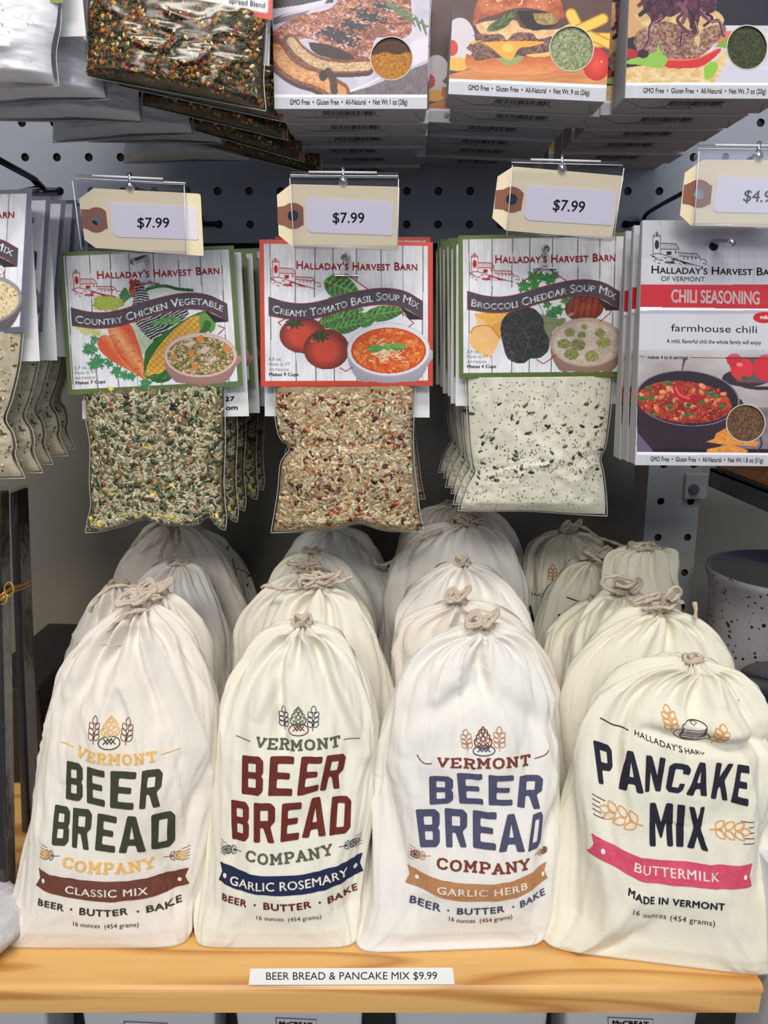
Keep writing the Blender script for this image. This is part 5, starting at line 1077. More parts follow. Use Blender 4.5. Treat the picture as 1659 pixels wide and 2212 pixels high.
def soup_packets():
    veg = dict(base=((70, 66, 40), (116, 104, 68), (160, 146, 106)), n=4600, kinds=[
        (.50, .70, .25, .7, RICE, 'rice'), (.12, .58, .4, .3, [(72, 90, 62), (96, 108, 76), (66, 78, 58), (116, 124, 94)], 'flake'), (.10, .13, .13, 1, [(236, 228, 200), (222, 212, 180)], 'ball'),
        (.035, .46, .34, .5, [(150, 74, 44), (120, 40, 34), (196, 120, 70)], 'flake'), (.20, .14, .1, .7, [(150, 136, 92), (112, 100, 60), (176, 160, 112)], 'octa'), (.004, .95, .8, .5, [(224, 196, 84), (232, 210, 120)], 'flake', (.0, .7)), (.0025, .5, .46, .7, [(232, 206, 70)], 'ball', (.8, .95))])
    tom = dict(base=((128, 84, 60), (168, 142, 108), (192, 172, 138)), n=4600, kinds=[
        (.46, .70, .26, .7, [(206, 192, 158), (194, 178, 142), (214, 202, 170), (182, 164, 128)], 'rice'), (.075, .66, .52, .5, [(112, 36, 32), (136, 56, 40), (90, 26, 30), (150, 70, 46)], 'flake'), (.24, .13, .1, .8, [(196, 164, 104), (166, 130, 84), (210, 184, 130)], 'octa'),
        (.05, .28, .22, .6, [(214, 150, 90), (226, 214, 176), (196, 120, 66)], 'cube'), (.03, .3, .2, .3, [(90, 96, 74), (70, 78, 58)], 'flake')])
    bro = dict(base=((206, 202, 184), (222, 218, 200), (232, 230, 214)), lump=.2, n=900, kinds=[
        (.45, .18, .06, .5, [(64, 72, 56), (96, 104, 84), (44, 48, 44)], 'flake'), (.07, .46, .24, .4, [(88, 98, 82), (112, 118, 88), (60, 66, 62)], 'flake', (.12, .72)), (.35, .16, .14, .6, [(226, 222, 204), (214, 208, 186)], 'octa'), (.02, .2, .16, .5, [(206, 160, 110)], 'flake')])
    facts = lambda oz, n: [oz, 'Made in VT', 'All-Natural', 'Makes %d Cups' % n]
    # country chicken vegetable
    r1, px = packet('soup_packet', 'front soup packet of the left stack, green-edged card with carrots, corn and hen', 'vegetable soup packets on the left hook', (3.7705, 120, 520),
        [(25, 95), (1450, 38), (1528, 1185), (103, 1258)], [(182, 845), (184, 900), (194, 960), (193, 1040), (196, 1090), (190, 1120), (184, 1151)], [(487, 830), (486, 880), (487, 960), (484, 1040), (487, 1090), (490, 1120), (487, 1146)], 52.0, 1.05, paint_chicken, 5, veg,
        'Country Chicken Vegetable', facts('5.7 oz.', 7), sag=[(.42, .16, 26), (.72, .14, 12), (.88, .06, 26), (.2, .08, 4)], back=[(170, 560), (520, 545), (538, 899), (178, 905)], diamond=[((690, 250), (560, 330)), ((690, 250), (790, 310)), ((1185, 625), (1240, 650)), ((1240, 650), (1185, 700))],
        backtext=[('27', [(86, 90.2), (92, 90)], 2.8), ('om', [(86.5, 95.8), (93.5, 95.6)], 3.0)])
    kk = ('header_card', 'ribbon', 'rear_flap', 'clear_bag', 'weld', 'filling', 'dry_mix', 'staple', 'lettering')
    for i, w in enumerate(('second', 'third', 'fourth', 'fifth')):
        copy_tree(r1, 2.5 + 2.4 * i, .35 + .35 * i, .35 * i, .012 * (i % 2), label='vegetable soup packet, %s from the front on the left hook, green card edge showing' % w, keep=kk)
    # creamy tomato basil
    r2, px = packet('soup_packet', 'front soup packet of the middle stack, red-edged card with tomatoes and basil', 'tomato soup packets on the middle hook', (3.6065, 520, 340),
        [(145, 640), (1497, 660), (1497, 1780), (158, 1785)], [(594, 835), (594, 900), (604, 945), (625, 968), (606, 1000), (600, 1060), (592, 1110), (585, 1151)], [(898, 833), (894, 900), (893, 950), (895, 1000), (902, 1060), (908, 1110), (916, 1148)], 52.0, 1.3, paint_tomato, 9, tom,
        'Creamy Tomato Basil Soup Mix', facts('6.0 oz.', 9), sag=[(.57, .12, 18), (.3, .15, 3)], back=[(570, 540), (925, 540), (928, 902), (572, 899)], diamond=[((675, 250), (520, 360)), ((675, 250), (850, 372)), ((230, 585), (140, 628)), ((140, 628), (165, 650)), ((1090, 530), (1200, 628)), ((1200, 628), (1160, 660)), ((620, 985), (668, 1014)), ((668, 1014), (720, 980))])
    copy_tree(r2, 3.2, .1, .5, .01, label='tomato soup packet hanging just behind the red-edged front one', keep=kk)
    copy_tree(r2, 6.2, .2, .9, -.01, label='tomato soup packet, third on the middle hook, in the dark behind', keep=kk)
    # broccoli cheddar
    r3, px = packet('soup_packet', 'front soup packet of the right stack, green-edged card with broccoli and cheese', 'broccoli soup packets on the right hook', (3.6065, 940, 330),
        [(180, 645), (1530, 618), (1492, 1745), (187, 1758)], [(1006, 815), (1008, 880), (1012, 950), (1018, 1000), (1022, 1020), (1008, 1045), (996, 1075), (989, 1103)], [(1325, 812), (1320, 880), (1314, 930), (1308, 965), (1298, 990), (1304, 1020), (1310, 1070), (1312, 1115)], 52.0, 1.0, paint_broccoli, 15, bro,
        'Broccoli Cheddar Soup Mix', facts('3.4 oz.', 4), sag=[(.5, .25, 4)], back=[(986, 530), (1345, 525), (1332, 872), (984, 877)], diamond=[((675, 245), (480, 385)), ((675, 245), (850, 368)), ((1150, 560), (1210, 612)), ((1210, 612), (1120, 690)), ((620, 985), (676, 1022)), ((676, 1022), (780, 950))])
    for i, w in enumerate(('second', 'third', 'fourth', 'fifth', 'sixth')):
        copy_tree(r3, 2.15 + 2.15 * i, -.15 - .12 * i, .22 * i, -.008 * (i % 2), label='broccoli soup packet, %s from the front on the right hook, seen edge-on at left' % w, keep=kk)
    # chowder packets at the left edge
    cho = dict(base=((168, 152, 120), (196, 184, 158), (214, 206, 186)), lump=.2, n=900, kinds=[(.3, .3, .24, .5, [(226, 214, 180), (232, 222, 196)], 'flake'), (.2, .3, .2, .4, [(96, 104, 72), (120, 124, 90)], 'flake'), (.3, .18, .14, .6, [(214, 200, 164), (150, 104, 70)], 'octa'), (.012, .6, .5, .6, [(228, 200, 100)], 'flake')])
    r4, px = packet('soup_packet', 'front soup packet at the left edge, grey-edged card with soup bowl', 'chowder packets on the hook at the left edge', (1, 0, 0),
        [(-316, 416), (69, 409), (52, 717), (-322, 740)], [(-290, 730), (-292, 850), (-290, 950), (-300, 1040)], [(52, 715), (44, 790), (28, 860), (14, 905), (30, 935), (36, 965), (34, 985), (55, 1033)], 47.5, .95, paint_chowder, 21, cho,
        'Corn Chowder Soup Mix', facts('5.0 oz.', 6), sag=[], back=[(-300, 430), (66, 425), (86, 780), (-300, 785)], hang=(-130, 440), nu=200, nv=160)
    for i, w in enumerate(('second', 'third', 'fourth', 'fifth')):
        copy_tree(r4, (2.1, 4.3, 6.3, 8.3)[i], .2, .25 * i, .015 * (i % 2), label='chowder packet, %s from the front on the hook at the left edge' % w, keep=kk)
soup_packets()
# ------------------------------------------------------------------ tags, clear label holders and wire hooks
def solid_poly(cd, loops, off, thick, name, mat, parent):
    T = geometry.tessellate_polygon([[Vector((p[0], p[1], 0)) for p in l] for l in loops])
    P = np.array([p for l in loops for p in l], float); a, b = cd.inv(P); Fr = cd.pt(a, b, off); Bk = cd.pt(a, b, off - thick); n = len(P); F = []
    for t in T:
        ar = (P[t[1]][0] - P[t[0]][0]) * (P[t[2]][1] - P[t[0]][1]) - (P[t[2]][0] - P[t[0]][0]) * (P[t[1]][1] - P[t[0]][1])
        t = (t[0], t[2], t[1]) if ar > 0 else tuple(t); F += [t, (t[0] + n, t[2] + n, t[1] + n)]
    s = 0
    for l in loops:
        m = len(l); F += [(s + i, s + (i + 1) % m, n + s + (i + 1) % m, n + s + i) for i in range(m)]; s += m
    return mesh(name, np.concatenate([Fr, Bk]), F, mat, parent)
def circ(cx, cy, r, n=24, ry=None): return [(cx + r * math.cos(q), cy + (ry or r) * math.sin(q)) for q in np.arange(n) * 2 * math.pi / n]
def rquad(q, r=.06):
    q = [np.array(p, float) for p in q]; o = []
    for i in range(4):
        p, a, b = q[i], q[i - 1], q[(i + 1) % 4]
        for t in (0, .35, .65, 1): o.append(tuple(p + (a - p) * r * (1 - t) ** 1.6 + (b - p) * r * (np.linalg.norm(a - p) / np.linalg.norm(b - p)) * t ** 1.6))
    return o
def tag_set(crop, D, outline, eye, er, hr, patch, sticker, price, base, cap, hold, pin, bottom, board, hole, Dh, lab, slant=0.0):
    sc, ox, oy = crop; px = lambda p: (p[0] / sc + ox, p[1] / sc + oy)
    O = np.array(outline, float); x0, y0 = O.min(0); x1, y1 = O.max(0)
    A = [(x0, y0), (x1, y0), (x1, y1), (x0, y1)]; cd = Card(A, [at(*px(p), D + (.25 if i > 1 else 0)) for i, p in enumerate(A)])
    root = thing('price_tag', 'manila price tag reading %s, %s' % (price, lab), 'price tag', cd.pt(np.array([.5]), np.array([1.0]))[0], 'manila price tags')
    ex, ey = eye
    solid_poly(cd, [outline, circ(ex, ey, hr)], 0, .06, 'tag_card', M['manila'], root)
    (l0, l1, r1, r0) = patch            # left top, left bottom, right bottom, right top
    ang = lambda p: math.atan2(p[1] - ey, p[0] - ex)
    ring = [l0] + [(ex + er * math.cos(q), ey + er * math.sin(q)) for q in np.linspace(ang(l0) + .38, ang(r0) - .12 if ang(r0) - .12 > ang(l0) + .38 else ang(r0) - .12 + 2 * math.pi, 12)] + [r0, r1] + \
           [(ex + er * math.cos(q), ey + er * math.sin(q)) for q in np.linspace(ang(r1) + .12, (ang(l1) if ang(l1) > 0 else ang(l1) + 2 * math.pi) - .38, 12)] + [l1]
    solid_poly(cd, [ring, circ(ex, ey, hr)], .035, .03, 'reinforcement_patch', M['ring'], root)
    solid_poly(cd, [rquad(sticker)], .03, .025, 'sticker', M['sticker'], root)
    k = Ink(cd); V, T = text_geo(price, 0, .018); B = np.array(base, float); f = V[:, 0] / V[:, 0].max()
    e = (B[1] - B[0]); P = B[0] + f[:, None] * e + np.stack([V[:, 1] * cap * slant, -V[:, 1] * cap], 1); k.put(P, T, (28, 28, 36), .04); k.build('lettering', root)
    # clear holder
    h = thing('label_holder', 'clear plastic label holder gripping the tag %s' % lab, 'label holder', at(*px(pin), D), 'clear label holders on the hook tips')
    tl, tr = [at(*px(p), D + .5) for p in hold]; bl, br = [at(*px(p), D + .35) for p in bottom]
    fr = np.array([0, -.75, 0]); dn = np.array([0, 0, -1.0])
    mb = MB(); q = np.linspace(-math.pi / 2, math.pi * .9, 12); r = .42; V = []
    for P in (tl, tr):
        for t in q: V.append(P + [0, -r * math.cos(t), -r + r * math.sin(t) * 1.0])
    mb.add(V, [(i, i + 1, 12 + i + 1, 12 + i) for i in range(11)]); mb.build('hinge_sleeve', M['plastic'], h, True)
    mid = (tl + tr) / 2
    tl2, tr2 = tl + [0, -.1, -.5], tr + [0, -.1, -.5]
    mb = MB(); F0 = [tl2 + [0, -.62, 0], tr2 + [0, -.62, 0], br + [0, -.62, 0], bl + [0, -.62, 0]]; mb.add(np.array(F0 + [p + [0, .05, 0] for p in F0]), [(0, 3, 2, 1), (4, 5, 6, 7), (0, 1, 5, 4), (1, 2, 6, 5), (2, 3, 7, 6), (3, 0, 4, 7)]); mb.build('clear_flap', M['plastic'], h)
    mb = MB(); F0 = [tl2 + [0, .05, 0], tr2 + [0, .05, 0], br + [0, -.1, 0], bl + [0, -.1, 0]]; mb.add(np.array(F0 + [p + [0, .05, 0] for p in F0]), [(0, 3, 2, 1), (4, 5, 6, 7), (0, 1, 5, 4), (1, 2, 6, 5), (2, 3, 7, 6), (3, 0, 4, 7)]); mb.build('rear_plate', M['plastic'], h)
    mb = MB(); mb.tube([bl + [0, -.42, .05], br + [0, -.42, .05]], .14, 10); mb.build('bottom_lip', M['plastic'], h, True)
    mb = MB(); mb.tube([tl + (tr - tl) * .17 + [0, -.44, -.12], tl + (tr - tl) * .80 + [0, -.44, -.12]], .06, 8)
    for P, Q in ((F0[0], F0[3]), (F0[1], F0[2])): mb.tube([P + [0, -.66, 0], Q + [0, -.52, 0]], .028, 6)
    mb.tube([tl + [0, -.44, -.3], tr + [0, -.44, -.3]], .025, 6); mb.build('rib', ink((216, 218, 226), .2), h, True)
    pc = at(*px(pin), D + .1)
    # hook: cross bar on the board, product arm through the card hole, upper arm to the holder
    w = thing('peg_hook', 'dark double wire hook under the tag %s' % lab, 'hook', at(*board, DP), 'steel hooks in the perforated board')
    c = at(*board, DP - .35); mb = MB(); xa = PEGX + round((c[0] - 1.27 - PEGX) / PIT) * PIT; xb = xa + PIT; cz = PEGZ + round((c[2] - PEGZ) / PIT) * PIT
    c = np.array([(xa + xb) / 2, DP - .35, cz]); mb.tube([(xa, DP + .9, cz + .35), (xa, DP + .3, cz), (xa, DP - .3, cz), (xa + .2, DP - .38, cz), (xb - .2, DP - .38, cz), (xb, DP - .3, cz), (xb, DP + .3, cz), (xb, DP + .9, cz + .35)], .2, 10); mb.build('cross_bar', M['blackwire'], w, True)
    hp = at(hole[0], hole[1], Dh); tip = hp + (hp - c) * (1.9 / np.linalg.norm(hp - c)) + [0, -.9, 0]
    mb = MB(); mb.tube(catmull([c, c + [0, -1.2, -.1], (c * .5 + hp * .5), hp + [0, 1.2, 0], hp, tip], 40), .19, 12); mb.build('product_arm', M['chrome'], w, True)
    mb = MB(); mb.tube(catmull([c + [0, 0, .2], c + [0, -1.5, .7], pc * .5 + c * .5 + [0, 0, .45], pc + [0, .4, 0]], 40), .16, 10); mb.build('label_arm', M['blackwire'], w, True)
    mb = MB(); q = np.linspace(0, math.pi, 8); n = 14
    V = [(pc[0] + .30 * math.sin(t) * math.cos(u), pc[1] - .30 * math.cos(t), pc[2] + .30 * math.sin(t) * math.sin(u)) for t in q for u in np.arange(n) * 2 * math.pi / n]
    mb.add(V, gridfaces(n, 8, True)); mb.tube([pc, pc + [0, .0, .75]], .12, 8); mb.build('ball_tip', M['chrome'], w, True)
    return root
tag_set((2.9625, 0, 340), 47.0, [(505,265),(598,197),(1268,231),(1280,236),(1284,248),(1303,618),(1300,628),(1290,630),(612,578),(540,525)], (618,397), 80, 35, [(519,330),(528,445),(690,452),(678,345)], [(698,292),(1256,312),(1270,526),(730,506)], '$7.99', [(880,446),(1084,447)], 62,
        [(490,108),(1196,140)], (835,188), [(548,603),(1206,628)], (455, 487), (318, 556), 51.9, 'at left above the hen and carrot card', .0)
tag_set((3.6065, 520, 340), 47.0, [(282,292),(385,212),(400,208),(1225,228),(1236,234),(1237,246),(1223,712),(1214,720),(400,690),(388,682),(296,605)], (408,452), 100, 43, [(286,385),(289,515),(490,522),(487,388)], [(500,314),(1190,342),(1182,606),(516,582)], '$7.99', [(716,506),(963,508)], 78,
        [(392,108),(1228,115)], (798,190), [(425,712),(1220,722)], (752, 487), (750, 549), 51.9, 'in the middle above the tomato card', .0)
tag_set((3.6065, 940, 330), 47.0, [(487,183),(600,112),(620,108),(1455,178),(1467,186),(1467,198),(1376,665),(1366,674),(560,606),(545,598),(445,505)], (597,361), 100, 45, [(473,290),(461,430),(668,446),(690,310)], [(716,252),(1416,295),(1384,566),(690,521)], '$7.99', [(912,444),(1158,462)], 84,
        [(588,45),(1446,68)], (985,128), [(545,655),(1365,688)], (1155, 487), (1176, 533), 51.9, 'above the broccoli card', .16)
tag_set((3.779, 1220, 0), 44.5, [(980,1410),(1125,1305),(1150,1302),(1880,1306),(1892,1318),(1850,1852),(1840,1860),(1040,1842),(1025,1836),(940,1755)], (1095,1577), 113, 45, [(973,1508),(959,1655),(1186,1662),(1203,1510)], [(1245,1440),(1850,1452),(1815,1740),(1210,1730)], '$4.99', [(1452,1640),(1745,1652)], 92,
        [(1060,1180),(1900,1190)], (1575,1278), [(1020,1858),(1840,1868)], (1391, 487), (1545, 523), 46.4, 'at right above the chili carton', .16)
def left_hook():
    w = thing('peg_hook', 'dark steel double peg hook at the left edge holding chowder packets', 'hook', at(100, 412, DP), 'steel hooks in the perforated board')
    c = at(100, 413, DP - .35); mb = MB(); xb = PEGX + round((at(130, 413, DP)[0] - PEGX) / PIT) * PIT; xa = xb - PIT; cz = PEGZ
    mb.tube([(xa, DP + .9, cz + .35), (xa, DP + .3, cz), (xa, DP - .3, cz), (xa + .2, DP - .38, cz), (xb - .2, DP - .38, cz), (xb, DP - .3, cz), (xb, DP + .3, cz), (xb, DP + .9, cz + .35)], .2, 10); mb.build('cross_bar', M['blackwire'], w, True)
    c = np.array([(xa + xb) / 2, DP - .4, cz]); mb = MB()
    for dx in (-.16, .16): mb.tube([c + [dx, 0, .2], c + [dx, -1.5, .6], c + [dx, -23, 1.3]], .17, 10)
    mb.build('label_arm', M['blackwire'], w, True); e = at(-130, 440, 47.5); mb = MB(); mb.tube(catmull([c, c + [0, -1.2, -.1], (c + e) / 2, e, e + [0, -2, .2]], 30), .19, 10); mb.build('product_arm', M['chrome'], w, True)
left_hook()

# ------------------------------------------------------------------ seasoning cartons
def hexa(front, back, m=0):
    """front, back: 4 corners TL TR BR BL"""
    return MB().add(np.array(list(front) + list(back)), [(0, 3, 2, 1), (4, 5, 6, 7), (0, 1, 5, 4), (1, 2, 6, 5), (2, 3, 7, 6), (3, 0, 4, 7)], m)
def bevel(o, w=.0012, seg=2):
    b = o.modifiers.new('bevel', 'BEVEL'); b.width = w; b.segments = seg; b.limit_method = 'ANGLE'; return o
def barcode(k, x0, y0, x1, y1, seed, col=(30, 30, 34)):
    rs = np.random.RandomState(seed); x = x0
    while x < x1:
        w = rs.choice([.6, .6, 1.2, 1.8]) * (x1 - x0) / 95; k.poly([(x, y0), (x + w, y0), (x + w, y1), (x, y1)], col, .012); x += w + rs.choice([.6, 1.0, 1.5]) * (x1 - x0) / 95
    return k
def carton(label, group, crop, corners, D, tb, tt, paint, nu, nv, win, wincols, strip, texts, b0=0.0, code=True, leanD=0.0):
    sc, ox, oy = crop; art = np.array(corners, float); px = art / sc + [ox, oy]
    Wd = [at(*px[i], D + (leanD if i < 2 else 0)) for i in range(4)]
    root = thing('seasoning_carton', label, 'carton', (Wd[2] + Wd[3]) / 2 + [0, tb / 2, 0], group)
    cd = Card(art, Wd); wx, wy, wr, wry = win
    def pf(XY, a, b):
        p = Paint(XY, (214, 214, 218)); g = (fbm(XY[:, 0] / 8, XY[:, 1] / 150, 3, 3) - .5) * 16; p.C[:] = np.stack([198 + g, 198 + g, 206 + g], 1)
        paint(p, a, b); return p.out()
    cd.sheet('front_panel', nu, nv, pf, root, thick=.10, b0=b0, skip=lambda x, y: np.hypot((x - wx) / wr, (y - wy) / wry) < .96)
    back = [Wd[0] + [0, tt, 0], Wd[1] + [0, tt, 0], Wd[2] + [0, tb, 0], Wd[3] + [0, tb, 0]]
    f2 = [p + [0, .12, 0] for p in Wd]
    o = hexa(f2, back).build('carton_body', M['boxgrey'], root); bevel(o, .0006, 1)
    # window: printed edge ring, contents pouch seen inside
    k = Ink(cd); k.stroke(circ(wx, wy, wr * .985, 48, wry * .985), wr * .05, (206, 200, 190), .012, closed=True); k.build('window_edge', root)
    n = 40; gx = np.linspace(-1.0, 1.0, n); X, Y = np.meshgrid(gx, gx); XY = np.stack([wx + X.ravel() * wr * 1.0, wy + Y.ravel() * wry], 1); a, b = cd.inv(XY)
    t = fbm(XY[:, 0] / (wr * .045), XY[:, 1] / (wr * .045), 5, 3); c1, c2, top = [np.array(c, float) for c in wincols]
    col = c1 + (c2 - c1) * np.clip((t - .25) * 2, 0, 1)[:, None]
    if wincols[2] is not None: col = np.where((Y.ravel() < -.25 + .05 * np.sin(X.ravel() * 6))[:, None] & (top.sum() > 0), top, col)
    P = cd.pt(a, b, -.085) + np.outer((fbm(X.ravel() * 9, Y.ravel() * 9, 7) - .5) * .03, cd.n); F = gridfaces(n, n)[:, ::-1]
    R = np.hypot(X.ravel(), Y.ravel()); F = F[R[F].max(1) < 1.02]
    mesh('window_contents', P, F, M['attrm'], root, True, colors=lin(col))
    k = Ink(cd)
    for t_, b_, h, col_, bo in texts: k.text(t_, b_, h, col_, .012, bold=bo, perp=.6)
    if strip: k.poly(strip, (244, 244, 248), .008)
    k.build('lettering', root)
    # folded base with its tuck flap and barcode
    q = [Wd[3] + [0, .12, 0], Wd[2] + [0, .12, 0], back[2], back[3]]; bc = Card([(0, 0), (100, 0), (100, 40), (0, 40)], q); bc.n = np.array([0, 0, -1.0])
    if code:
        k = Ink(bc); g = (120, 116, 116)
        k.stroke([(1, 3), (17, 24)], .5, (150, 148, 148), .02); k.stroke([(17, 24), (2, 38)], .4, (150, 148, 148), .02); k.stroke([(17, 24), (46, 26), (50, 25)], .9, (52, 46, 44), .02)
        k.stroke([(99, 5), (92, 12), (99, 37)], .4, g, .02); k.build('base_folds', root)
        k = Ink(bc); barcode(k, 31, 5, 66, 17, 3); k.stroke([(26, 3), (70, 3), (70, 22), (26, 22), (26, 3)], .3, (90, 90, 92), .012); k.text('8 96448 00116 3', [(29, 21), (68, 21)], 2.6, (40, 40, 44), .012, perp=0); k.build('barcode', root)
    return root
DK = (44, 44, 50)
def p_ribs(p, a, b):
    m = p.Y < 765; pic = Paint(np.stack([p.X, p.Y], 1), (208, 200, 216)); q = pic
    q.C[:] = q.mix((186, 178, 198), (224, 216, 228), q.nz(120, 90, 3)); q.poly([(90, -320), (720, -320), (600, 10), (330, 40), (120, 150)], (66, 60, 66)); q.poly([(110, 60), (330, 30), (560, -20), (520, 30), (230, 90), (110, 140)], (222, 214, 226)); q.poly([(115, 140), (420, 70), (330, 130), (115, 190)], (120, 106, 112))
    mm = q.mpoly([(680, 765), (900, 700), (1100, 610), (1375, 500), (1375, 765)]); q.fill(mm, q.mix((84, 72, 80), (140, 124, 134), q.nz(12, 30, 5))); q.line([(690, 758), (900, 670), (1375, 400)], 16, (232, 226, 234)); q.poly([(1240, 330), (1375, 280), (1375, 470), (1180, 560)], (226, 218, 232))
    mm = q.mpoly([(110, 245), (300, 120), (540, 70), (640, -20), (700, -320), (1150, -320), (1245, 170), (1195, 290), (1090, 300), (950, 300), (900, 450), (760, 475), (560, 370), (400, 300), (240, 340), (112, 350)], 4)
    n = q.nz(46, 22, 6); n2 = q.nz(16, 10, 8, 4); n5 = q.nz(110, 40, 26, 2); q.fill(mm, q.mix((110, 52, 42), (206, 136, 118), np.clip((n * .5 + n5 * .5) * 2.2 - .6, 0, 1))); q.fill(mm & (n2 + .5 * n5 > .93), (228, 188, 184)); q.fill(mm & (n2 < .30), (62, 30, 28)); q.fill(mm & (q.nz(24, 14, 17) > .66), (212, 140, 76), .8)
    for x, y, rx, ry, rot in ((890, 120, 130, 52, .3), (780, 195, 120, 48, .15), (650, 285, 150, 66, .25), (1010, 40, 70, 34, .2), (560, 240, 60, 40, .2)): r = q.ell(x, y, rx * 1.15, ry * 1.1, rot) + 2.2 * (n2 - .5) + 1.0 * (n - .5); q.fill((r < .85) & mm, q.mix((20, 20, 26), (64, 60, 72), q.nz(12, 10, 12)))
    for pts, w, c1, c2 in (([(250, 320), (330, 410), (470, 500), (660, 530), (870, 520)], 120, (128, 66, 40), (206, 170, 128)), ([(125, 390), (200, 500), (330, 590), (480, 640), (650, 740)], 170, (138, 72, 40), (214, 150, 96))):
        q.line(np.array(pts) + [0, 26], w * 1.1, (60, 42, 44), 24); q.line(pts, w, c1, 24); 
        q.line(np.array(pts) + [10, 6], w * .62, c2, 24)
    mm = q.mpoly([(110, 330), (330, 330), (560, 430), (900, 450), (880, 580), (600, 600), (680, 765), (110, 765)]); c = q.C.copy(); d = (n2 - .5) * 120; w_ = (np.abs(c - np.array((60, 42, 44))).sum(1) > 30) & mm & (c[:, 0] > c[:, 2] + 25); q.C[w_] += d[w_][:, None]
    q.line([(560, 570), (600, 640), (610, 740)], 60, (74, 40, 34), 12); q.disc(520, 610, 34, 44, (30, 28, 34))
    q.poly([(400, 330), (560, 350), (760, 440), (740, 480), (520, 450), (430, 400)], (44, 26, 26), 4)
    for i in range(7): q.leaf(1010 + i * 52, -10 + i * 24, 1090 + i * 46, 70 + i * 36, 12, (52, 76, 50), (140, 164, 124), veins=1); q.leaf(1040 + i * 50, 40 + i * 26, 1140 + i * 40, 10 + i * 32, 12, (60, 84, 56), (150, 170, 130), veins=1)
    p.fill(m, pic.C); p.fill((p.Y >= 765) & (p.Y < 790), (246, 246, 250)); p.fill(p.Y < -330, (200, 200, 206))
def p_burger(p, a, b):
    yb = 665 + (p.X - 200) * .041; m = p.Y < yb; q = Paint(np.stack([p.X, p.Y], 1), (84, 58, 56)); q.C[:] = q.mix((74, 50, 50), (104, 74, 68), q.nz(300, 200, 2))
    q.disc(290, 330, 130, 190, (222, 214, 220), al=.95); q.disc(225, 400, 50, 70, (206, 60, 60)); q.disc(270, 540, 110, 60, (240, 180, 80))
    mm = q.mpoly([(180, 640), (340, 590), (1560, 560), (1560, 740), (180, 740)]); q.fill(mm, q.mix((190, 110, 60), (228, 160, 96), q.nz(200, 16, 4)))
    for A_, B_, w in (((1240, 110), (1300, 230), 90), ((1290, 250), (1510, 150), 85), ((1240, 330), (1560, 330), 120), ((1400, 290), (1570, 370), 70)): q.line([A_, B_], w + 14, (196, 130, 40)); q.line([A_, B_], w - 10, (246, 200, 84))
    r = q.ell(1455, 540, 118, 142); q.fill(r < 1, q.mix((240, 84, 60), (196, 36, 34), np.clip(r, 0, 1))); q.disc(1500, 515, 12, 10, (250, 170, 90))
    # bottom bun, lettuce, patties, cheese, sauce, top bun
    mm = q.mpoly([(345, 450), (500, 480), (1090, 470), (1140, 540), (1100, 600), (900, 632), (560, 615), (390, 590), (335, 540)], 5); q.fill(mm, q.mix((196, 92, 44), (232, 150, 90), np.clip((p.Y - 450) / 160 + .5 * (q.nz(60, 20, 5) - .5), 0, 1)))
    q.poly([(560, 470), (640, 520), (700, 555), (760, 540), (830, 470)], (150, 168, 104), 4); q.poly([(850, 460), (1050, 420), (1050, 470), (900, 475)], (238, 190, 120), 3)
    n = q.nz(16, 14, 9, 4)
    for pts in ([(345, 400), (400, 350), (520, 340), (640, 400), (780, 470), (560, 490), (430, 510), (400, 450)], [(780, 400), (880, 370), (1060, 330), (1130, 380), (1060, 430), (850, 450)], [(400, 290), (560, 260), (900, 260), (1060, 300), (960, 340), (560, 345), (430, 310)]): mm = q.mpoly(pts, 4); q.fill(mm, q.mix((62, 36, 34), (176, 128, 112), np.clip(n * 1.6 - .3, 0, 1)))
    q.poly([(470, 350), (700, 340), (1010, 345), (900, 385), (800, 400), (740, 490), (700, 500), (640, 470), (560, 400)], (240, 170, 64), 4); q.disc(700, 400, 50, 40, (250, 196, 100)); q.poly([(360, 350), (480, 330), (400, 370)], (240, 176, 70))
    mm = q.mpoly([(420, 200), (520, 170), (760, 160), (830, 230), (1100, 240), (1230, 190), (1200, 260), (1060, 300), (960, 320), (900, 270), (760, 270), (690, 330), (640, 280), (480, 280)], 5); q.fill(mm, q.mix((214, 150, 96), (248, 218, 172), np.clip(q.nz(34, 28, 7) * 1.5 - .25, 0, 1)))
    q.leaf(520, 250, 780, 70, 46, (38, 52, 30), (130, 150, 90), .4, 3); q.poly([(770, 80), (1130, 90), (1110, 200), (940, 250), (860, 220), (800, 150)], (34, 22, 22), 4); mm = q.mpoly([(910, 100), (1120, 110), (1110, 190), (960, 190)], 4); q.fill(mm, q.mix((120, 90, 50), (210, 190, 120), q.nz(16, 14, 3)))
    mm = q.mpoly([(400, 190), (420, 60), (500, -80), (700, -170), (950, -160), (1130, -40), (1180, 130), (1120, 160), (1060, 100), (900, 60), (760, 60), (600, 110), (470, 150), (415, 205)], 5); q.fill(mm, q.mix((150, 56, 32), (226, 140, 92), np.clip(q.nz(90, 60, 5) * 1.3 - .1 - (p.Y - 60) / 500, 0, 1)))
    rs = np.random.RandomState(3)
    for i in range(46): q.disc(rs.uniform(480, 1100), rs.uniform(-140, 50), 9, 5, (250, 222, 170), rs.uniform(-1, 1))
    p.fill(m, q.C); p.fill((p.Y >= yb) & (p.Y < yb + 26), (246, 246, 250))
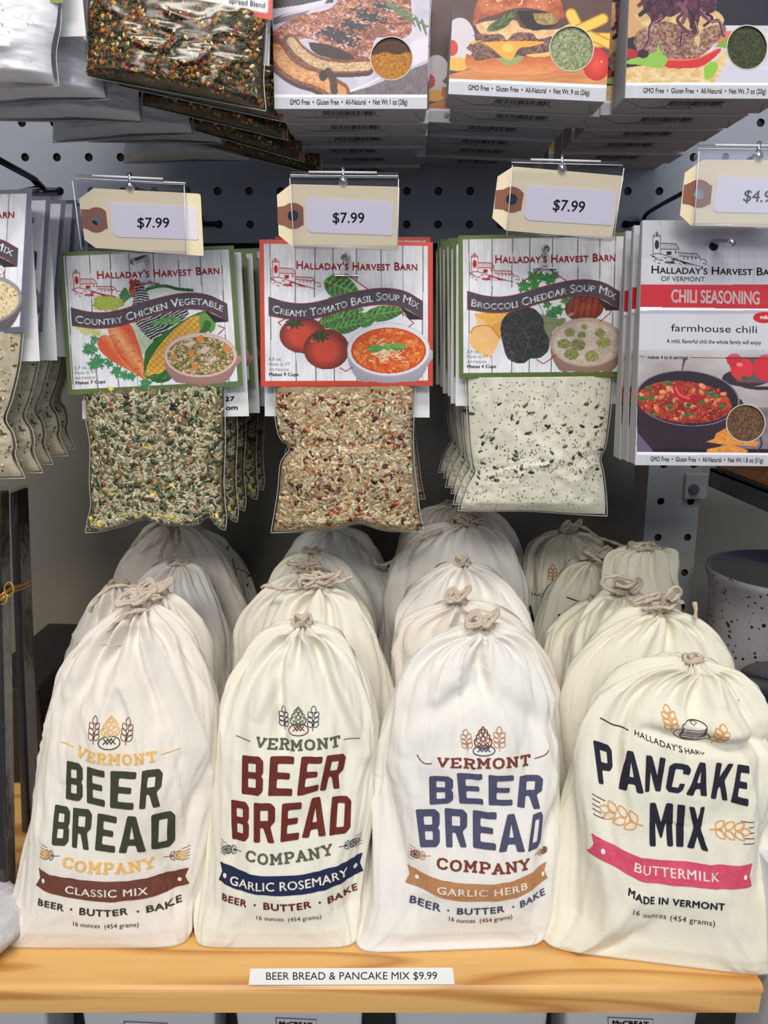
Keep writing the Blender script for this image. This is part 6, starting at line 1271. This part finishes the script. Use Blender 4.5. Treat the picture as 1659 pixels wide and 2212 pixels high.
def p_burger2(p, a, b):
    m = p.Y < 670; q = Paint(np.stack([p.X, p.Y], 1), (28, 26, 38)); mm = (q.Y > 180) & (q.X > 1100); q.fill(mm, q.mix((190, 184, 190), (228, 226, 236), q.nz(90, 60, 2))); q.fill((q.Y > 560) & (q.X > 1100), (206, 206, 222)); q.fill((q.Y < 195), (30, 28, 42))
    q.disc(1330, 300, 120, 60, (226, 120, 80)); q.poly([(1230, 370), (1320, 300), (1340, 380)], (120, 170, 60), 3)
    q.poly([(500, -200), (1180, -200), (1230, 40), (1100, 120), (520, 300), (500, 200)], (206, 160, 110))
    n = q.nz(20, 16, 4, 4); mm = q.mpoly([(560, 330), (600, 240), (760, 170), (1000, 130), (1240, 150), (1320, 230), (1230, 340), (1120, 440), (960, 480), (780, 470), (620, 430)], 5); q.fill(mm, q.mix((86, 52, 44), (206, 166, 140), np.clip(n * 1.6 - .3, 0, 1)))
    mm = q.mpoly([(560, 110), (800, 60), (1190, 60), (1300, 170), (1120, 230), (1100, 370), (1060, 330), (1040, 240), (760, 150), (700, 250)], 4); q.fill(mm, q.mix((190, 150, 96), (236, 212, 156), q.nz(60, 30, 5))); q.poly([(500, 380), (600, 400), (600, 470), (500, 470)], (170, 36, 40))
    mo = q.mpoly([(630, -200), (1180, -200), (1240, 40), (1180, 100), (1120, 80), (1090, 190), (1050, 270), (1010, 150), (960, 90), (860, 130), (790, 110), (720, 190), (690, 120), (640, 60)], 4); q.fill(mo, q.mix((40, 16, 30), (112, 58, 84), np.clip(q.nz(26, 16, 31, 3) * 1.6 - .3, 0, 1)))
    rs = np.random.RandomState(5)
    for i in range(20):
        x, y = rs.uniform(640, 1200), rs.uniform(-150, 110); L = rs.uniform(60, 160); q.line([(x, y), (x + rs.uniform(-60, 60), y + L * .4), (x + rs.uniform(-50, 50), y + L)], rs.uniform(20, 40), [(66, 26, 46), (96, 40, 66), (40, 18, 30), (126, 70, 96)][i % 4], 10)
    for pts in ([(1100, 60), (1190, 160), (1260, 160), (1300, 280)], [(790, 130), (700, 200), (690, 320), (620, 430)], [(1060, 160), (1080, 260), (1000, 280)], [(960, 260), (950, 360)]): q.line(pts, 26, (74, 26, 44), 16); q.line(np.array(pts) + [5, 0], 5, (206, 150, 180), 16)
    mm = q.mpoly([(500, 545), (700, 525), (1000, 545), (1200, 500), (1310, 400), (1320, 480), (1230, 660), (1180, 672), (500, 672)], 4); q.fill(mm, q.mix((206, 160, 96), (242, 220, 172), np.clip(q.nz(40, 22, 8) * 1.2 - .05, 0, 1)))
    q.poly([(800, 480), (1060, 470), (1240, 390), (1275, 400), (1200, 480), (1080, 545), (830, 545)], (208, 44, 44), 3); q.line([(820, 480), (1060, 472), (1240, 395)], 12, (244, 110, 90), 20)
    q.poly([(600, 460), (700, 430), (750, 400), (760, 340), (790, 420), (840, 470), (800, 545), (700, 540), (600, 520), (500, 510), (520, 480)], (140, 190, 76), 3); q.poly([(1140, 540), (1200, 490), (1250, 520), (1230, 590), (1170, 645), (1140, 620)], (140, 196, 60), 4); q.disc(640, 430, 46, 36, (50, 22, 36))
    p.fill(m, q.C); p.fill((p.Y >= 670) & (p.Y < 692), (246, 246, 250))
def p_chili(p, a, b):
    X, Y = p.X, p.Y
    for x in (395, 500, 600, 690, 800, 910, 1010): p.fill((np.abs(X - x) < 1.3) & (Y < 880), (168, 168, 176))
    p.C[Y < 720] *= .96; m = (Y > 885 + 0 * X) & (Y < 1030 + (X - 260) * .015); p.fill(m, (192, 32, 44)); p.fill((Y >= 1030 + (X - 260) * .015) & (Y < 1052 + (X - 260) * .015), (246, 246, 250))
    p.fill((Y > 1052) & (Y < 1310), (208, 208, 216), .7); p.fill((Y >= 1052) & (Y < 1075), (176, 176, 186))
    q = Paint(np.stack([X, Y], 1), (196, 188, 186)); q.C[:] = q.mix((150, 140, 140), (206, 200, 198), q.nz(200, 120, 3)); q.fill(Y > 1700, q.mix((108, 96, 104), (150, 138, 144), q.nz(160, 60, 3)))
    q.poly([(540, 1370), (560, 1370), (520, 1520)], (90, 80, 80)); q.disc(960, 1500, 160, 60, (60, 40, 50)); q.poly([(820, 1360), (1250, 1360), (1250, 1540), (900, 1530)], (96, 80, 86)); q.disc(930, 1440, 76, 76, (214, 48, 60)); q.disc(1100, 1430, 96, 90, (206, 40, 54)); q.disc(880, 1380, 50, 46, (196, 40, 50)); q.disc(950, 1500, 26, 14, (60, 90, 50)); q.disc(915, 1410, 22, 14, (244, 120, 120))
    q.line([(810, 1500), (960, 1560), (1100, 1570), (1240, 1560)], 22, (52, 36, 48), 20)
    r = q.ell(570, 1640, 345, 190, .08); mm = q.mpoly([(225, 1560), (225, 1900), (300, 2000), (700, 2010), (860, 1880), (915, 1640)], 4); q.fill(mm, q.mix((40, 26, 40), (58, 40, 54), q.nz(90, 90, 6))); q.fill(r < 1, (44, 32, 44)); q.fill((r > .97) & (r < 1.0), (126, 120, 140)); 
    q.fill(Y > 1990, (34, 20, 34)); q.poly([(225, 1860), (225, 2030), (360, 2030)], (110, 92, 120))
    r2 = q.ell(545, 1665, 318, 142, .10); n = q.nz(22, 18, 7, 4); m2 = r2 < 1; q.fill(m2, q.mix((120, 30, 22), (206, 84, 52), np.clip(n * 1.6 - .3, 0, 1)))
    rs = np.random.RandomState(8)
    for i in range(120):
        x, y = rs.uniform(250, 850), rs.uniform(1525, 1790)
        if math.hypot((x - 545) / 300, (y - 665 - 1000) / 128) > 1: continue
        c = [(196, 70, 44), (222, 112, 66), (170, 44, 34), (232, 140, 92), (150, 36, 30)][i % 5]; w = rs.uniform(18, 36); ro = rs.uniform(-1.5, 1.5); q.disc(x, y, w, w * .62, np.array(c) * .6, ro); q.disc(x - 1, y - 3, w * .88, w * .5, c, ro); q.disc(x - w * .25, y - w * .25, w * .3, w * .12, (246, 190, 150), ro, .7)
    for x, y, x2, y2 in ((290, 1560, 345, 1590), (240, 1640, 320, 1640), (420, 1525, 470, 1550), (690, 1595, 790, 1635), (610, 1640, 700, 1680), (560, 1700, 600, 1660), (330, 1770, 360, 1740), (540, 1760, 600, 1745), (430, 1700, 480, 1690), (780, 1700, 820, 1690), (340, 1610, 335, 1660)): q.leaf(x, y, x2, y2, 16, (30, 70, 34), (96, 150, 80), veins=2)
    q.line([(490, 1570), (520, 1625), (580, 1650), (660, 1640)], 40, (170, 24, 34), 20); q.line([(490, 1565), (520, 1615), (580, 1640)], 14, (232, 90, 90), 20)
    for pts in ([(690, 1940), (840, 1880), (1040, 1940), (1030, 1970), (820, 1960)], [(700, 1990), (860, 1960), (970, 2000), (960, 2030), (690, 2030)], [(760, 1880), (830, 1840), (860, 1890), (740, 1930)]): mm = q.mpoly(pts); q.fill(mm, q.mix((206, 110, 40), (244, 184, 84), q.nz(20, 14, 4)))
    q.line([(1050, 1900), (1060, 1960), (1020, 2030)], 12, (60, 40, 56), 12)
    yb = 2012 + (X - 220) * .006; m = (Y > 1365) & (Y < yb); al = np.clip((Y - 1300) / 70, 0, 1)
    m1 = (Y > 1310) & (Y < yb) & (X > 0); p.fill(m1, q.C, al); p.fill((Y >= yb) & (Y < yb + 18), (246, 246, 250)); p.fill(X < 232 + (2105 - Y) * .006, (206, 206, 212))
def copies(r, n, dy, labf, dx=(0,) * 9, dz=(0,) * 9):
    for i in range(n): copy_tree(r, dy * (i + 1), dx[i], dz[i], label=labf[i])
ORD = ['second', 'third', 'fourth', 'fifth', 'sixth', 'seventh']
BT = lambda l, r, n, h: [(n, [l, r], h, DK, .02)]
r = carton('front carton of the rib picture stack at top, grilled ribs printed on white', 'rib seasoning cartons', (3.7705, 560, 0), [(95, -420), (1396, -420), (1366, 886), (124, 886)], 48.0, 2.7, 1.2, p_ribs, 290, 290, (1077, 465, 174, 182), ((150, 90, 24), (214, 150, 60), (84, 52, 36)), None, BT((248, 852), (1207, 850), 'GMO Free  •  Gluten Free  •  All-Natural  •  Net Wt 1 oz (28g)', 44))
copies(r, 5, 3.0, ['rib picture carton, %s from the front, only its grey base showing' % w for w in ORD], (.25, .35, -.1, .55, .3), (0, .05, 0, .1, 0))
r = carton('front carton of the cheeseburger picture stack, beside the rib cartons', 'burger seasoning cartons', (3.95, 920, 0), [(255, -440), (1620, -440), (1534, 868), (192, 802)], 48.0, 2.7, 1.2, p_burger, 300, 280, (1243, 405), ((106, 118, 80), (190, 190, 146), (0, 0, 0)), None, BT((362, 766), (1396, 810), 'GMO Free  •  Gluten Free  •  All-Natural  •  Net Wt .9 oz (26g)', 44)) if False else \
    carton('front carton of the cheeseburger picture stack, beside the rib cartons', 'burger seasoning cartons', (3.95, 920, 0), [(255, -440), (1620, -440), (1534, 868), (192, 802)], 48.0, 2.7, 1.2, p_burger, 300, 280, (1243, 405, 190, 198), ((92, 104, 68), (196, 198, 156), (0, 0, 0)), None, BT((362, 766), (1396, 810), 'GMO Free  •  Gluten Free  •  All-Natural  •  Net Wt .9 oz (26g)', 44))
copies(r, 5, 3.0, ['cheeseburger picture carton, %s from the front, grey base showing' % w for w in ORD], (.5, -.9, -1.0, -.9, -.8), (0, .1, 0, .1, 0))
r = carton('front carton of the onion burger picture stack at top right', 'onion burger seasoning cartons', (3.779, 1220, 0), [(545, -420), (1850, -420), (1790, 806), (493, 800)], 47.5, 2.9, 1.4, p_burger2, 280, 270, (1488, 378, 168, 186), ((24, 34, 20), (84, 92, 52), (0, 0, 0)), None, BT((640, 757), (1640, 765), 'GMO Free  •  Gluten Free  •  All-Natural  •  Net Wt .7 oz (20g)', 42))
copies(r, 5, 3.3, ['onion burger picture carton, %s from the front, grey base showing' % w for w in ORD], (-.5, -.6, -.7, -.6, -.9), (0, 0, .1, 0, .1))
r = carton('front chili seasoning carton with red band and bean chili picture, right edge', 'chili seasoning cartons', (3.0727, 1300, 320), [(272, 478), (1262, 482), (1235, 2112), (222, 2104)], 46.5, 1.55, .5, p_chili, 300, 480, (955, 1810, 130, 132), ((60, 40, 28), (140, 104, 70), (0, 0, 0)), None,
    [('CHILI SEASONING', [(460, 998), (1047, 1012)], 80, (244, 232, 234), .035), ('farmhouse chili', [(460, 1188), (1030, 1200)], 46, DK, 0), ('A mild, flavorful chili the whole family will enjoy', [(430, 1265), (1058, 1276)], 26, DK, .01), ('makes 4 to 6 servings', [(305, 1370), (572, 1374)], 22, DK, .02),
     ('GMO Free  •  Gluten Free  •  All-Natural  •  Net Wt 1.8 oz (51g)', [(322, 2076), (1070, 2086)], 33, DK, .02), ('OF VERMONT', [(395, 862), (683, 866)], 30, DK, .0)], code=False)
def chili_extra(root):
    art = [(272, 478), (1262, 482), (1235, 2112), (222, 2104)]; px = np.array(art) / 3.0727 + [1300, 320]; cd = Card(art, [at(*q, 46.5) for q in px])
    k = Ink(cd); barn(k, (58, 48, 56), 340, 545, .95, off=.014, w=3.5); k.build('barn_logo', root)
    k = Ink(cd); k.text("Halladay's Harvest Barn", [(330, 812), (1195, 828)], 48, DK, .014, sc=.78, bold=.02, perp=.5); k.stroke([(255, 1355), (288, 1356)], 3, DK, .012); k.stroke([(592, 1363), (1230, 1370)], 3, DK, .012); k.build('brand_lettering', root)
    k = Ink(cd); k.ell(1080, 1098, 76, 36, (200, 44, 54), .012); k.text('mild', [(1050, 1108), (1112, 1110)], 26, (244, 232, 234), .02, bold=.03); k.build('oval_badge', root)
    k = Ink(cd); k.ell(742, 642, 30, 28, (40, 30, 32), .012); k.build('hang_hole', root)
chili_extra(r)
for i, (dy, dx, dz) in enumerate(((1.6, .02, -.05), (3.2, .04, -.15))): copy_tree(r, dy, dx, dz, label='chili seasoning carton, %s from the front, red band showing at its left edge' % ORD[i])

# ------------------------------------------------------------------ packets hanging at the top left
def top_packets():
    kk = ('header_card', 'rear_flap', 'clear_bag', 'weld', 'filling', 'dry_mix', 'staple', 'ribbon', 'lettering')
    spice = dict(base=((44, 38, 20), (84, 70, 34), (116, 92, 46)), n=4200, kinds=[(.56, .44, .18, .4, [(74, 78, 44), (56, 62, 36), (98, 96, 56)], 'flake'), (.06, .34, .24, .6, [(170, 112, 44), (186, 140, 68), (140, 80, 36)], 'cube'), (.14, .5, .4, .4, [(112, 38, 28), (92, 30, 26), (140, 56, 36)], 'flake'), (.14, .16, .1, .6, [(176, 156, 90), (120, 98, 50)], 'octa'), (.03, .3, .16, .6, [(226, 206, 150)], 'cube')])
    r, px = packet('dip_packet', 'front dark herb and pepper packet at top left under a red-edged card', 'dark herb packets at the top', (1, 0, 0), [(200, -330), (598, -290), (588, 43), (176, -18)],
        [(190, -25), (187, 60), (190, 110), (183, 165)], [(578, 30), (575, 100), (570, 170), (575, 240)], 46.0, 1.15, lambda XY, a, b: _simple_card(XY, a, b, (206, 72, 48)), 31, spice, 'Spread Mix', ['', '', '', ''] if False else ['1.0 oz.', 'Made in VT', 'All-Natural', 'Makes 2 Cups'],
        sag=[], back=[(205, -300), (590, -280), (582, 142), (170, 120)], hang=(395, -260), nu=60, nv=60)
    art = [(200, -330), (598, -290), (588, 43), (176, -18)]; cd = Card(art, [at(*q, 45.9) for q in art], bulge=.12); k = Ink(cd); k.text('Spread Blend', [(494, 6), (572, 17)], 12, (70, 66, 70), .05); k.build('card_lettering', r)
    for i, (dy, dx, dz, ro) in enumerate(((3.0, .9, .3, .02), (6.0, .9, .1, .04), (9.4, 2.0, -.3, .08), (12.8, 2.6, -.6, .05))): copy_tree(r, dy, dx, dz, ro, 'dark herb packet, %s from the front, its shadowed bottom sagging below' % ORD[i], kk)
    powder = dict(base=((214, 214, 220), (228, 228, 234), (238, 238, 242)), lump=.12, n=60, kinds=[(.9, .1, .1, .6, [(240, 240, 244)], 'octa')])
    r, px = packet('dip_packet', 'front white powder packet at the top left corner', 'white powder packets at the top left', (1, 0, 0), [(-260, -330), (142, -320), (136, 6), (-262, 12)],
        [(-250, 0), (-252, 90), (-255, 190)], [(135, -5), (131, 60), (122, 120), (128, 186)], 44.0, 1.6, lambda XY, a, b: _simple_card(XY, a, b, (128, 150, 70)), 41, powder, 'Dip Mix', ['1.0 oz.', 'Made in VT', 'All-Natural', 'Makes 2 Cups'], sag=[(.6, .2, 3)], back=[(-262, -300), (150, -300), (186, 78), (-262, 90)], hang=(-60, -260), nu=60, nv=60,
        backtext=[('7', [(84, 84), (86, 84)], 4), ('m', [(83, 98), (87, 98)], 2.4)])
    for i, (dy, dx, dz, ro) in enumerate(((3.4, 1.2, .2, -.03), (6.6, 2.6, .0, .02), (9.8, 4.4, -.1, -.04), (13.0, 6.2, .3, .02), (16.0, 7.4, -.3, .0))): copy_tree(r, dy, dx, dz, ro, 'white powder packet, %s from the front, drooping toward the board' % ORD[i], kk)
def _simple_card(XY, a, b, col):
    p = Paint(XY, (220, 220, 225)); planks(p, XY, a, b, col, [82, 277, 430, 574, 757, 947, 1114, 1270]); return p.out()
top_packets()

# ------------------------------------------------------------------ left edge: wrapped black cartons; right: crocks; below: white pouches
def odds():
    e = film('crinkled_wrap', (.97, .97, 1), .035, .14, .55, 60, .3)
    g = 'black cartons at the left edge'
    def blk(label, q, Dt, Db, dep):
        F_ = [at(*q[0], Dt), at(*q[1], Dt), at_z(q[2][0], q[2][1], ZS + .05), at_z(q[3][0], q[3][1], ZS + .05)]
        r = thing('wrapped_carton', label, 'carton', F_[3], g); B_ = [p + [0, dep, 0] for p in F_]
        bevel(hexa(F_, B_).build('carton_body', M['black'], r), .0015, 3)
        c = sum(F_ + B_) / 8; s = lambda p: c + (p - c) * 1.012 + (p - c) / np.linalg.norm(p - c) * .1
        w = hexa([s(p) for p in F_], [s(p) for p in B_]).build('plastic_wrap', e, r); bevel(w, .002, 3)
        return F_
    a = blk('nearer black carton in clear wrap, cut by the left edge', [(-90, 1072), (-2, 1067), (14, 1990), (-60, 1990)], 47.0, 41, 1.4)
    b = blk('black carton in clear wrap standing between the leftmost carton and the sacks', [(20, 1065), (36, 1062), (64, 1800), (46, 1800)], 54.0, 49, 1.9)
    q = [at(-60, 1482, 56), at(84, 1486, 56)]; F_ = [q[0], q[1], np.array([q[1][0], 56, ZS + .03]), np.array([q[0][0], 56, ZS + .03])]; r = thing('shelf_shade_block', 'low dark carton in the shadow between the black cartons and the left sacks', 'carton', F_[3]); bevel(hexa(F_, [p + [0, 14, 0] for p in F_]).build('carton_body', M['black'], r), .002)  # dark block added to stand for the shaded shelf top
    el = thing('elastic_tie', 'gold elastic tie stretched round the black cartons at left', 'elastic', at(25, 1285, 45), None)
    P = [(-40, 1302, 45.5), (0, 1291, 45.3), (18, 1279, 45.5), (32, 1270, 47), (48, 1266, 50), (68, 1256, 51.6)]
    mb = MB()
    for dz in (-.12, .12): mb.tube(catmull([at(*p) + [0, -.25, dz] for p in P], 40), .10, 8)
    mb.build('band', M['gold'], el, True); mb = MB()
    c = at(21, 1272, 45.1); q = np.linspace(0, 2 * math.pi, 30); mb.tube(np.stack([c[0] + .28 * np.sin(q), c[1] - .1 + .1 * np.cos(q), c[2] + .42 * np.cos(q)], 1), .05, 6); mb.tube(catmull([c + [-.1, -.1, -.3], c + [-.2, -.3, -.8], c + [-.5, -.3, -.9]], 12), .05, 6); mb.build('knot', M['gold'], el, True)
    # white crumpled pack at the bottom left
    w = thing('wrapped_pack', 'white crumpled plastic pack lying at the bottom left corner of the shelf', 'packet', at_z(0, 2050, ZS))
    n, m = 40, 30; u = np.linspace(0, 2 * math.pi, n, endpoint=False); V = []
    cx, cy = at_z(-55, 2040, ZS)[:2]
    for j in range(m):
        t = -math.pi / 2 + math.pi * j / (m - 1)
        for i in range(n):
            r = 1 + .22 * (fbm(math.cos(u[i]) * 3 + 9, math.sin(u[i]) * 3 + t * 3, 4, 4) - .5); V.append((cx + 2.9 * r * math.copysign(abs(math.cos(u[i])), math.cos(u[i])) * math.cos(t) ** .6, cy + 3.4 * r * math.sin(u[i]) * max(math.cos(t), 0) ** .6, ZS + 1.3 + 1.28 * math.sin(t) * (r if t > 0 else 1)))
    V = np.array(V); V[:, 2] = np.maximum(V[:, 2], ZS + .02); mesh('pack_body', V, gridfaces(n, m, True), [M['film'] if False else plain('crumpled_white_plastic', (206, 204, 208), .3, bump=.9, bscale=120)], w, True)
    # right: neighbouring shelf and crocks
    x0 = at_z(1632, 2100, ZS)[0] + 1.6
    MB().box((x0, 40.5, ZS - 1.8), (x0 + 26, DW - .3, ZS), bev=.1).build('neighbour_shelf', M['darkwood']); tag(bpy.data.objects['neighbour_shelf'], 'orange wood shelf board under the stoneware at right', 'shelf')
    def lathe(name, prof, c, mat, root, n=72):
        V = [(c[0] + r * math.cos(q), c[1] + r * math.sin(q), z) for r, z in prof for q in np.arange(n) * 2 * math.pi / n]
        return mesh(name, V, gridfaces(n, len(prof), True).tolist() + [tuple(range(n - 1, -1, -1)), tuple(range((len(prof) - 1) * n, len(prof) * n))], mat, root, True)
    mt, nt, bs, N, L = newmat('speckled_stoneware'); tc = N.new('ShaderNodeTexCoord'); vo = N.new('ShaderNodeTexVoronoi'); vo.inputs['Scale'].default_value = 230; L.new(tc.outputs['Object'], vo.inputs[0])
    rr = N.new('ShaderNodeValToRGB'); rr.color_ramp.elements[0].position = .10; rr.color_ramp.elements[0].color = (*lin((36, 34, 36)), 1); rr.color_ramp.elements[1].position = .17; rr.color_ramp.elements[1].color = (*lin((196, 196, 200)), 1)
    ns = N.new('ShaderNodeTexNoise'); ns.inputs['Scale'].default_value = 70; L.new(tc.outputs['Object'], ns.inputs[0]); ad = N.new('ShaderNodeMath'); ad.operation = 'MULTIPLY_ADD'; ad.inputs[1].default_value = -.75; ad.inputs[2].default_value = 0
    sb = N.new('ShaderNodeMath'); sb.operation = 'SUBTRACT'; sb.inputs[0].default_value = .62; L.new(ns.outputs[0], sb.inputs[1]); mu = N.new('ShaderNodeMath'); mu.operation = 'SUBTRACT'; L.new(vo.outputs['Distance'], mu.inputs[0]); L.new(sb.outputs[0], mu.inputs[1]); m3 = N.new('ShaderNodeMath'); m3.operation = 'ADD'; m3.inputs[1].default_value = .05; L.new(mu.outputs[0], m3.inputs[0])
    n3 = N.new('ShaderNodeTexNoise'); n3.inputs['Scale'].default_value = 14; n3.inputs['Detail'].default_value = 4; L.new(tc.outputs['Object'], n3.inputs[0]); cr = N.new('ShaderNodeValToRGB'); cr.color_ramp.elements[0].color = (*lin((150, 148, 150)), 1); cr.color_ramp.elements[1].color = (*lin((206, 204, 204)), 1); cr.color_ramp.elements[0].position = .35; cr.color_ramp.elements[1].position = .6; L.new(n3.outputs[0], cr.inputs[0])
    L.new(m3.outputs[0], rr.inputs[0]); mm = N.new('ShaderNodeMix'); mm.data_type = 'RGBA'; mm.blend_type = 'MULTIPLY'; mm.inputs[0].default_value = 1; L.new(rr.outputs[0], mm.inputs[6]); L.new(cr.outputs[0], mm.inputs[7]); L.new(mm.outputs[2], bs.inputs['Base Color']); bs.inputs['Roughness'].default_value = .3
    c = at(1712, 1232, 56); r = 6.1; z1 = c[2]
    root = thing('stoneware_crock', 'large speckled grey-white stoneware crock with blue glazed inside', 'crock', (c[0], c[1], ZS))
    prof = [(r * .80, ZS + .02), (r * .86, ZS + .5), (r * .90, ZS + 5), (r * .92, z1 - 4), (r * .93, z1 - 2.2), (r * .965, z1 - 1.2), (r * 1.0, z1 - .45), (r * 1.01, z1 - .15), (r * .99, z1 + .02)]
    lathe('outer_wall', prof, c, mt, root)
    lathe('glazed_inside', [(r * .985, z1 + .03), (r * .95, z1 + .04), (r * .92, z1 - .2), (r * .88, z1 - 1.2), (r * .85, z1 - 6), (r * .8, ZS + 1.2), (r * .3, ZS + .8)], c, M['blueglaze'], root)
    c = at(1734, 1478, 46.5); r = 3.75; z1 = c[2]
    root = thing('navy_jar', 'dark navy glazed jar in front of the speckled crock', 'jar', (c[0], c[1], ZS))
    lathe('jar_wall', [(r * .8, ZS + .02), (r * .95, ZS + .6), (r * 1.0, ZS + 4), (r * 1.0, z1 - 1.0), (r * 1.02, z1 - .2), (r * 1.0, z1)], c, M['navy'], root)
    lathe('jar_inside', [(r * .99, z1 + .01), (r * .93, z1 - .1), (r * .9, z1 - 1), (r * .88, ZS + 1.4), (r * .2, ZS + 1.2)], c, M['navy'], root)
    # pouches on the lower shelf
    zb = ZS - 24.98
    for i, (xa, xb, Df, txt, lab, xa2, xb2, dz) in enumerate(((-70, 105, 39.5, None, 'white carton under the shelf at the bottom left corner', -60, 75, 0), (170, 470, 39.8, 1, 'white carton under the shelf, left of centre, its printed frame cut off', 176, 462, .15), (503, 788, 39.2, 2, 'white carton under the shelf below the price strip, framed lettering', 512, 770, 0),
                                        (846, 1190, 40.6, None, 'white carton under the shelf tilted, its top edge sloping down to the right', 858, 1180, .35), (1216, 1514, 39.2, 3, 'white carton under the shelf at right with framed lettering', 1230, 1502, 0))):
        zt = ZS - 2.3 - dz; P = lambda x, z, y: np.array([at(x, 2195, Df)[0], y, z]); xl, xr_, xl2, xr2 = [at(x, 2195, Df)[0] for x in (xa, xb, xa2, xb2)]
        k_ = (zt - zb) / 1.4 * .35; F_ = [np.array([xl, Df, zt]), np.array([xr_, Df, zt - (1.1 if i == 3 else 0)]), np.array([xr_ - 1.2, Df + .2, zb]), np.array([xl + 1.2, Df + .2, zb])]; B_ = [p + [0, 5.5, 0] for p in F_]
        r = thing('tapered_carton', lab, 'carton', (F_[2] + F_[3]) / 2 + [0, 2.7, 0], 'white cartons under the shelf'); bevel(hexa(F_, B_).build('carton_body', M['pouch'], r), .003, 3)
        if txt:
            x0, x1, yt, yb_, tx = {1: (268, 362, 2206, 2240, (280, 350, 2228)), 2: (596, 684, 2198, 2228, (603, 675, 2216)), 3: (1313, 1411, 2197, 2230, (1323, 1402, 2214))}[txt]
            q = [(x0, yt), (x1, yt + 4), (x1 - 2, yb_ + 4), (x0 + 2, yb_)]; cd = Card(q, [at(*p, Df) for p in q]); k = Ink(cd); k.stroke(q + [q[0]], 1.6, (60, 52, 50), .03)
            k.text("McCREA'S" if txt != 3 else "McCREA'S", [(tx[0], tx[2]), (tx[1], tx[2] + 3)], 10, (60, 52, 50), .03, bold=.05); k.build('lettering', r)
    for xa, xb, lab in ((98, 176, 'at far left'), (466, 508, 'left of the centre cartons'), (782, 862, 'between the centre cartons'), (1185, 1226, 'left of the right carton'), (1506, 1600, 'at the right end')):  # dark boxes added so the gaps between the white cartons read dark
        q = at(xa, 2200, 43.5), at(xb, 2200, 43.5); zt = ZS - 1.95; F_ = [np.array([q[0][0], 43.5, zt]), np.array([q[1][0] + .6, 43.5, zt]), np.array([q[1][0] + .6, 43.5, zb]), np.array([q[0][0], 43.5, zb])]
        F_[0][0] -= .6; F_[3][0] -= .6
        r = thing('gap_filler', 'dark carton standing under the shelf %s' % lab, 'carton', (F_[2] + F_[3]) / 2 + [0, 2, 0], 'dark cartons under the shelf'); bevel(hexa(F_, [p + [0, 6, 0] for p in F_]).build('carton_body', M['black'] if xa < 1500 else M['dark'], r), .002)
odds()
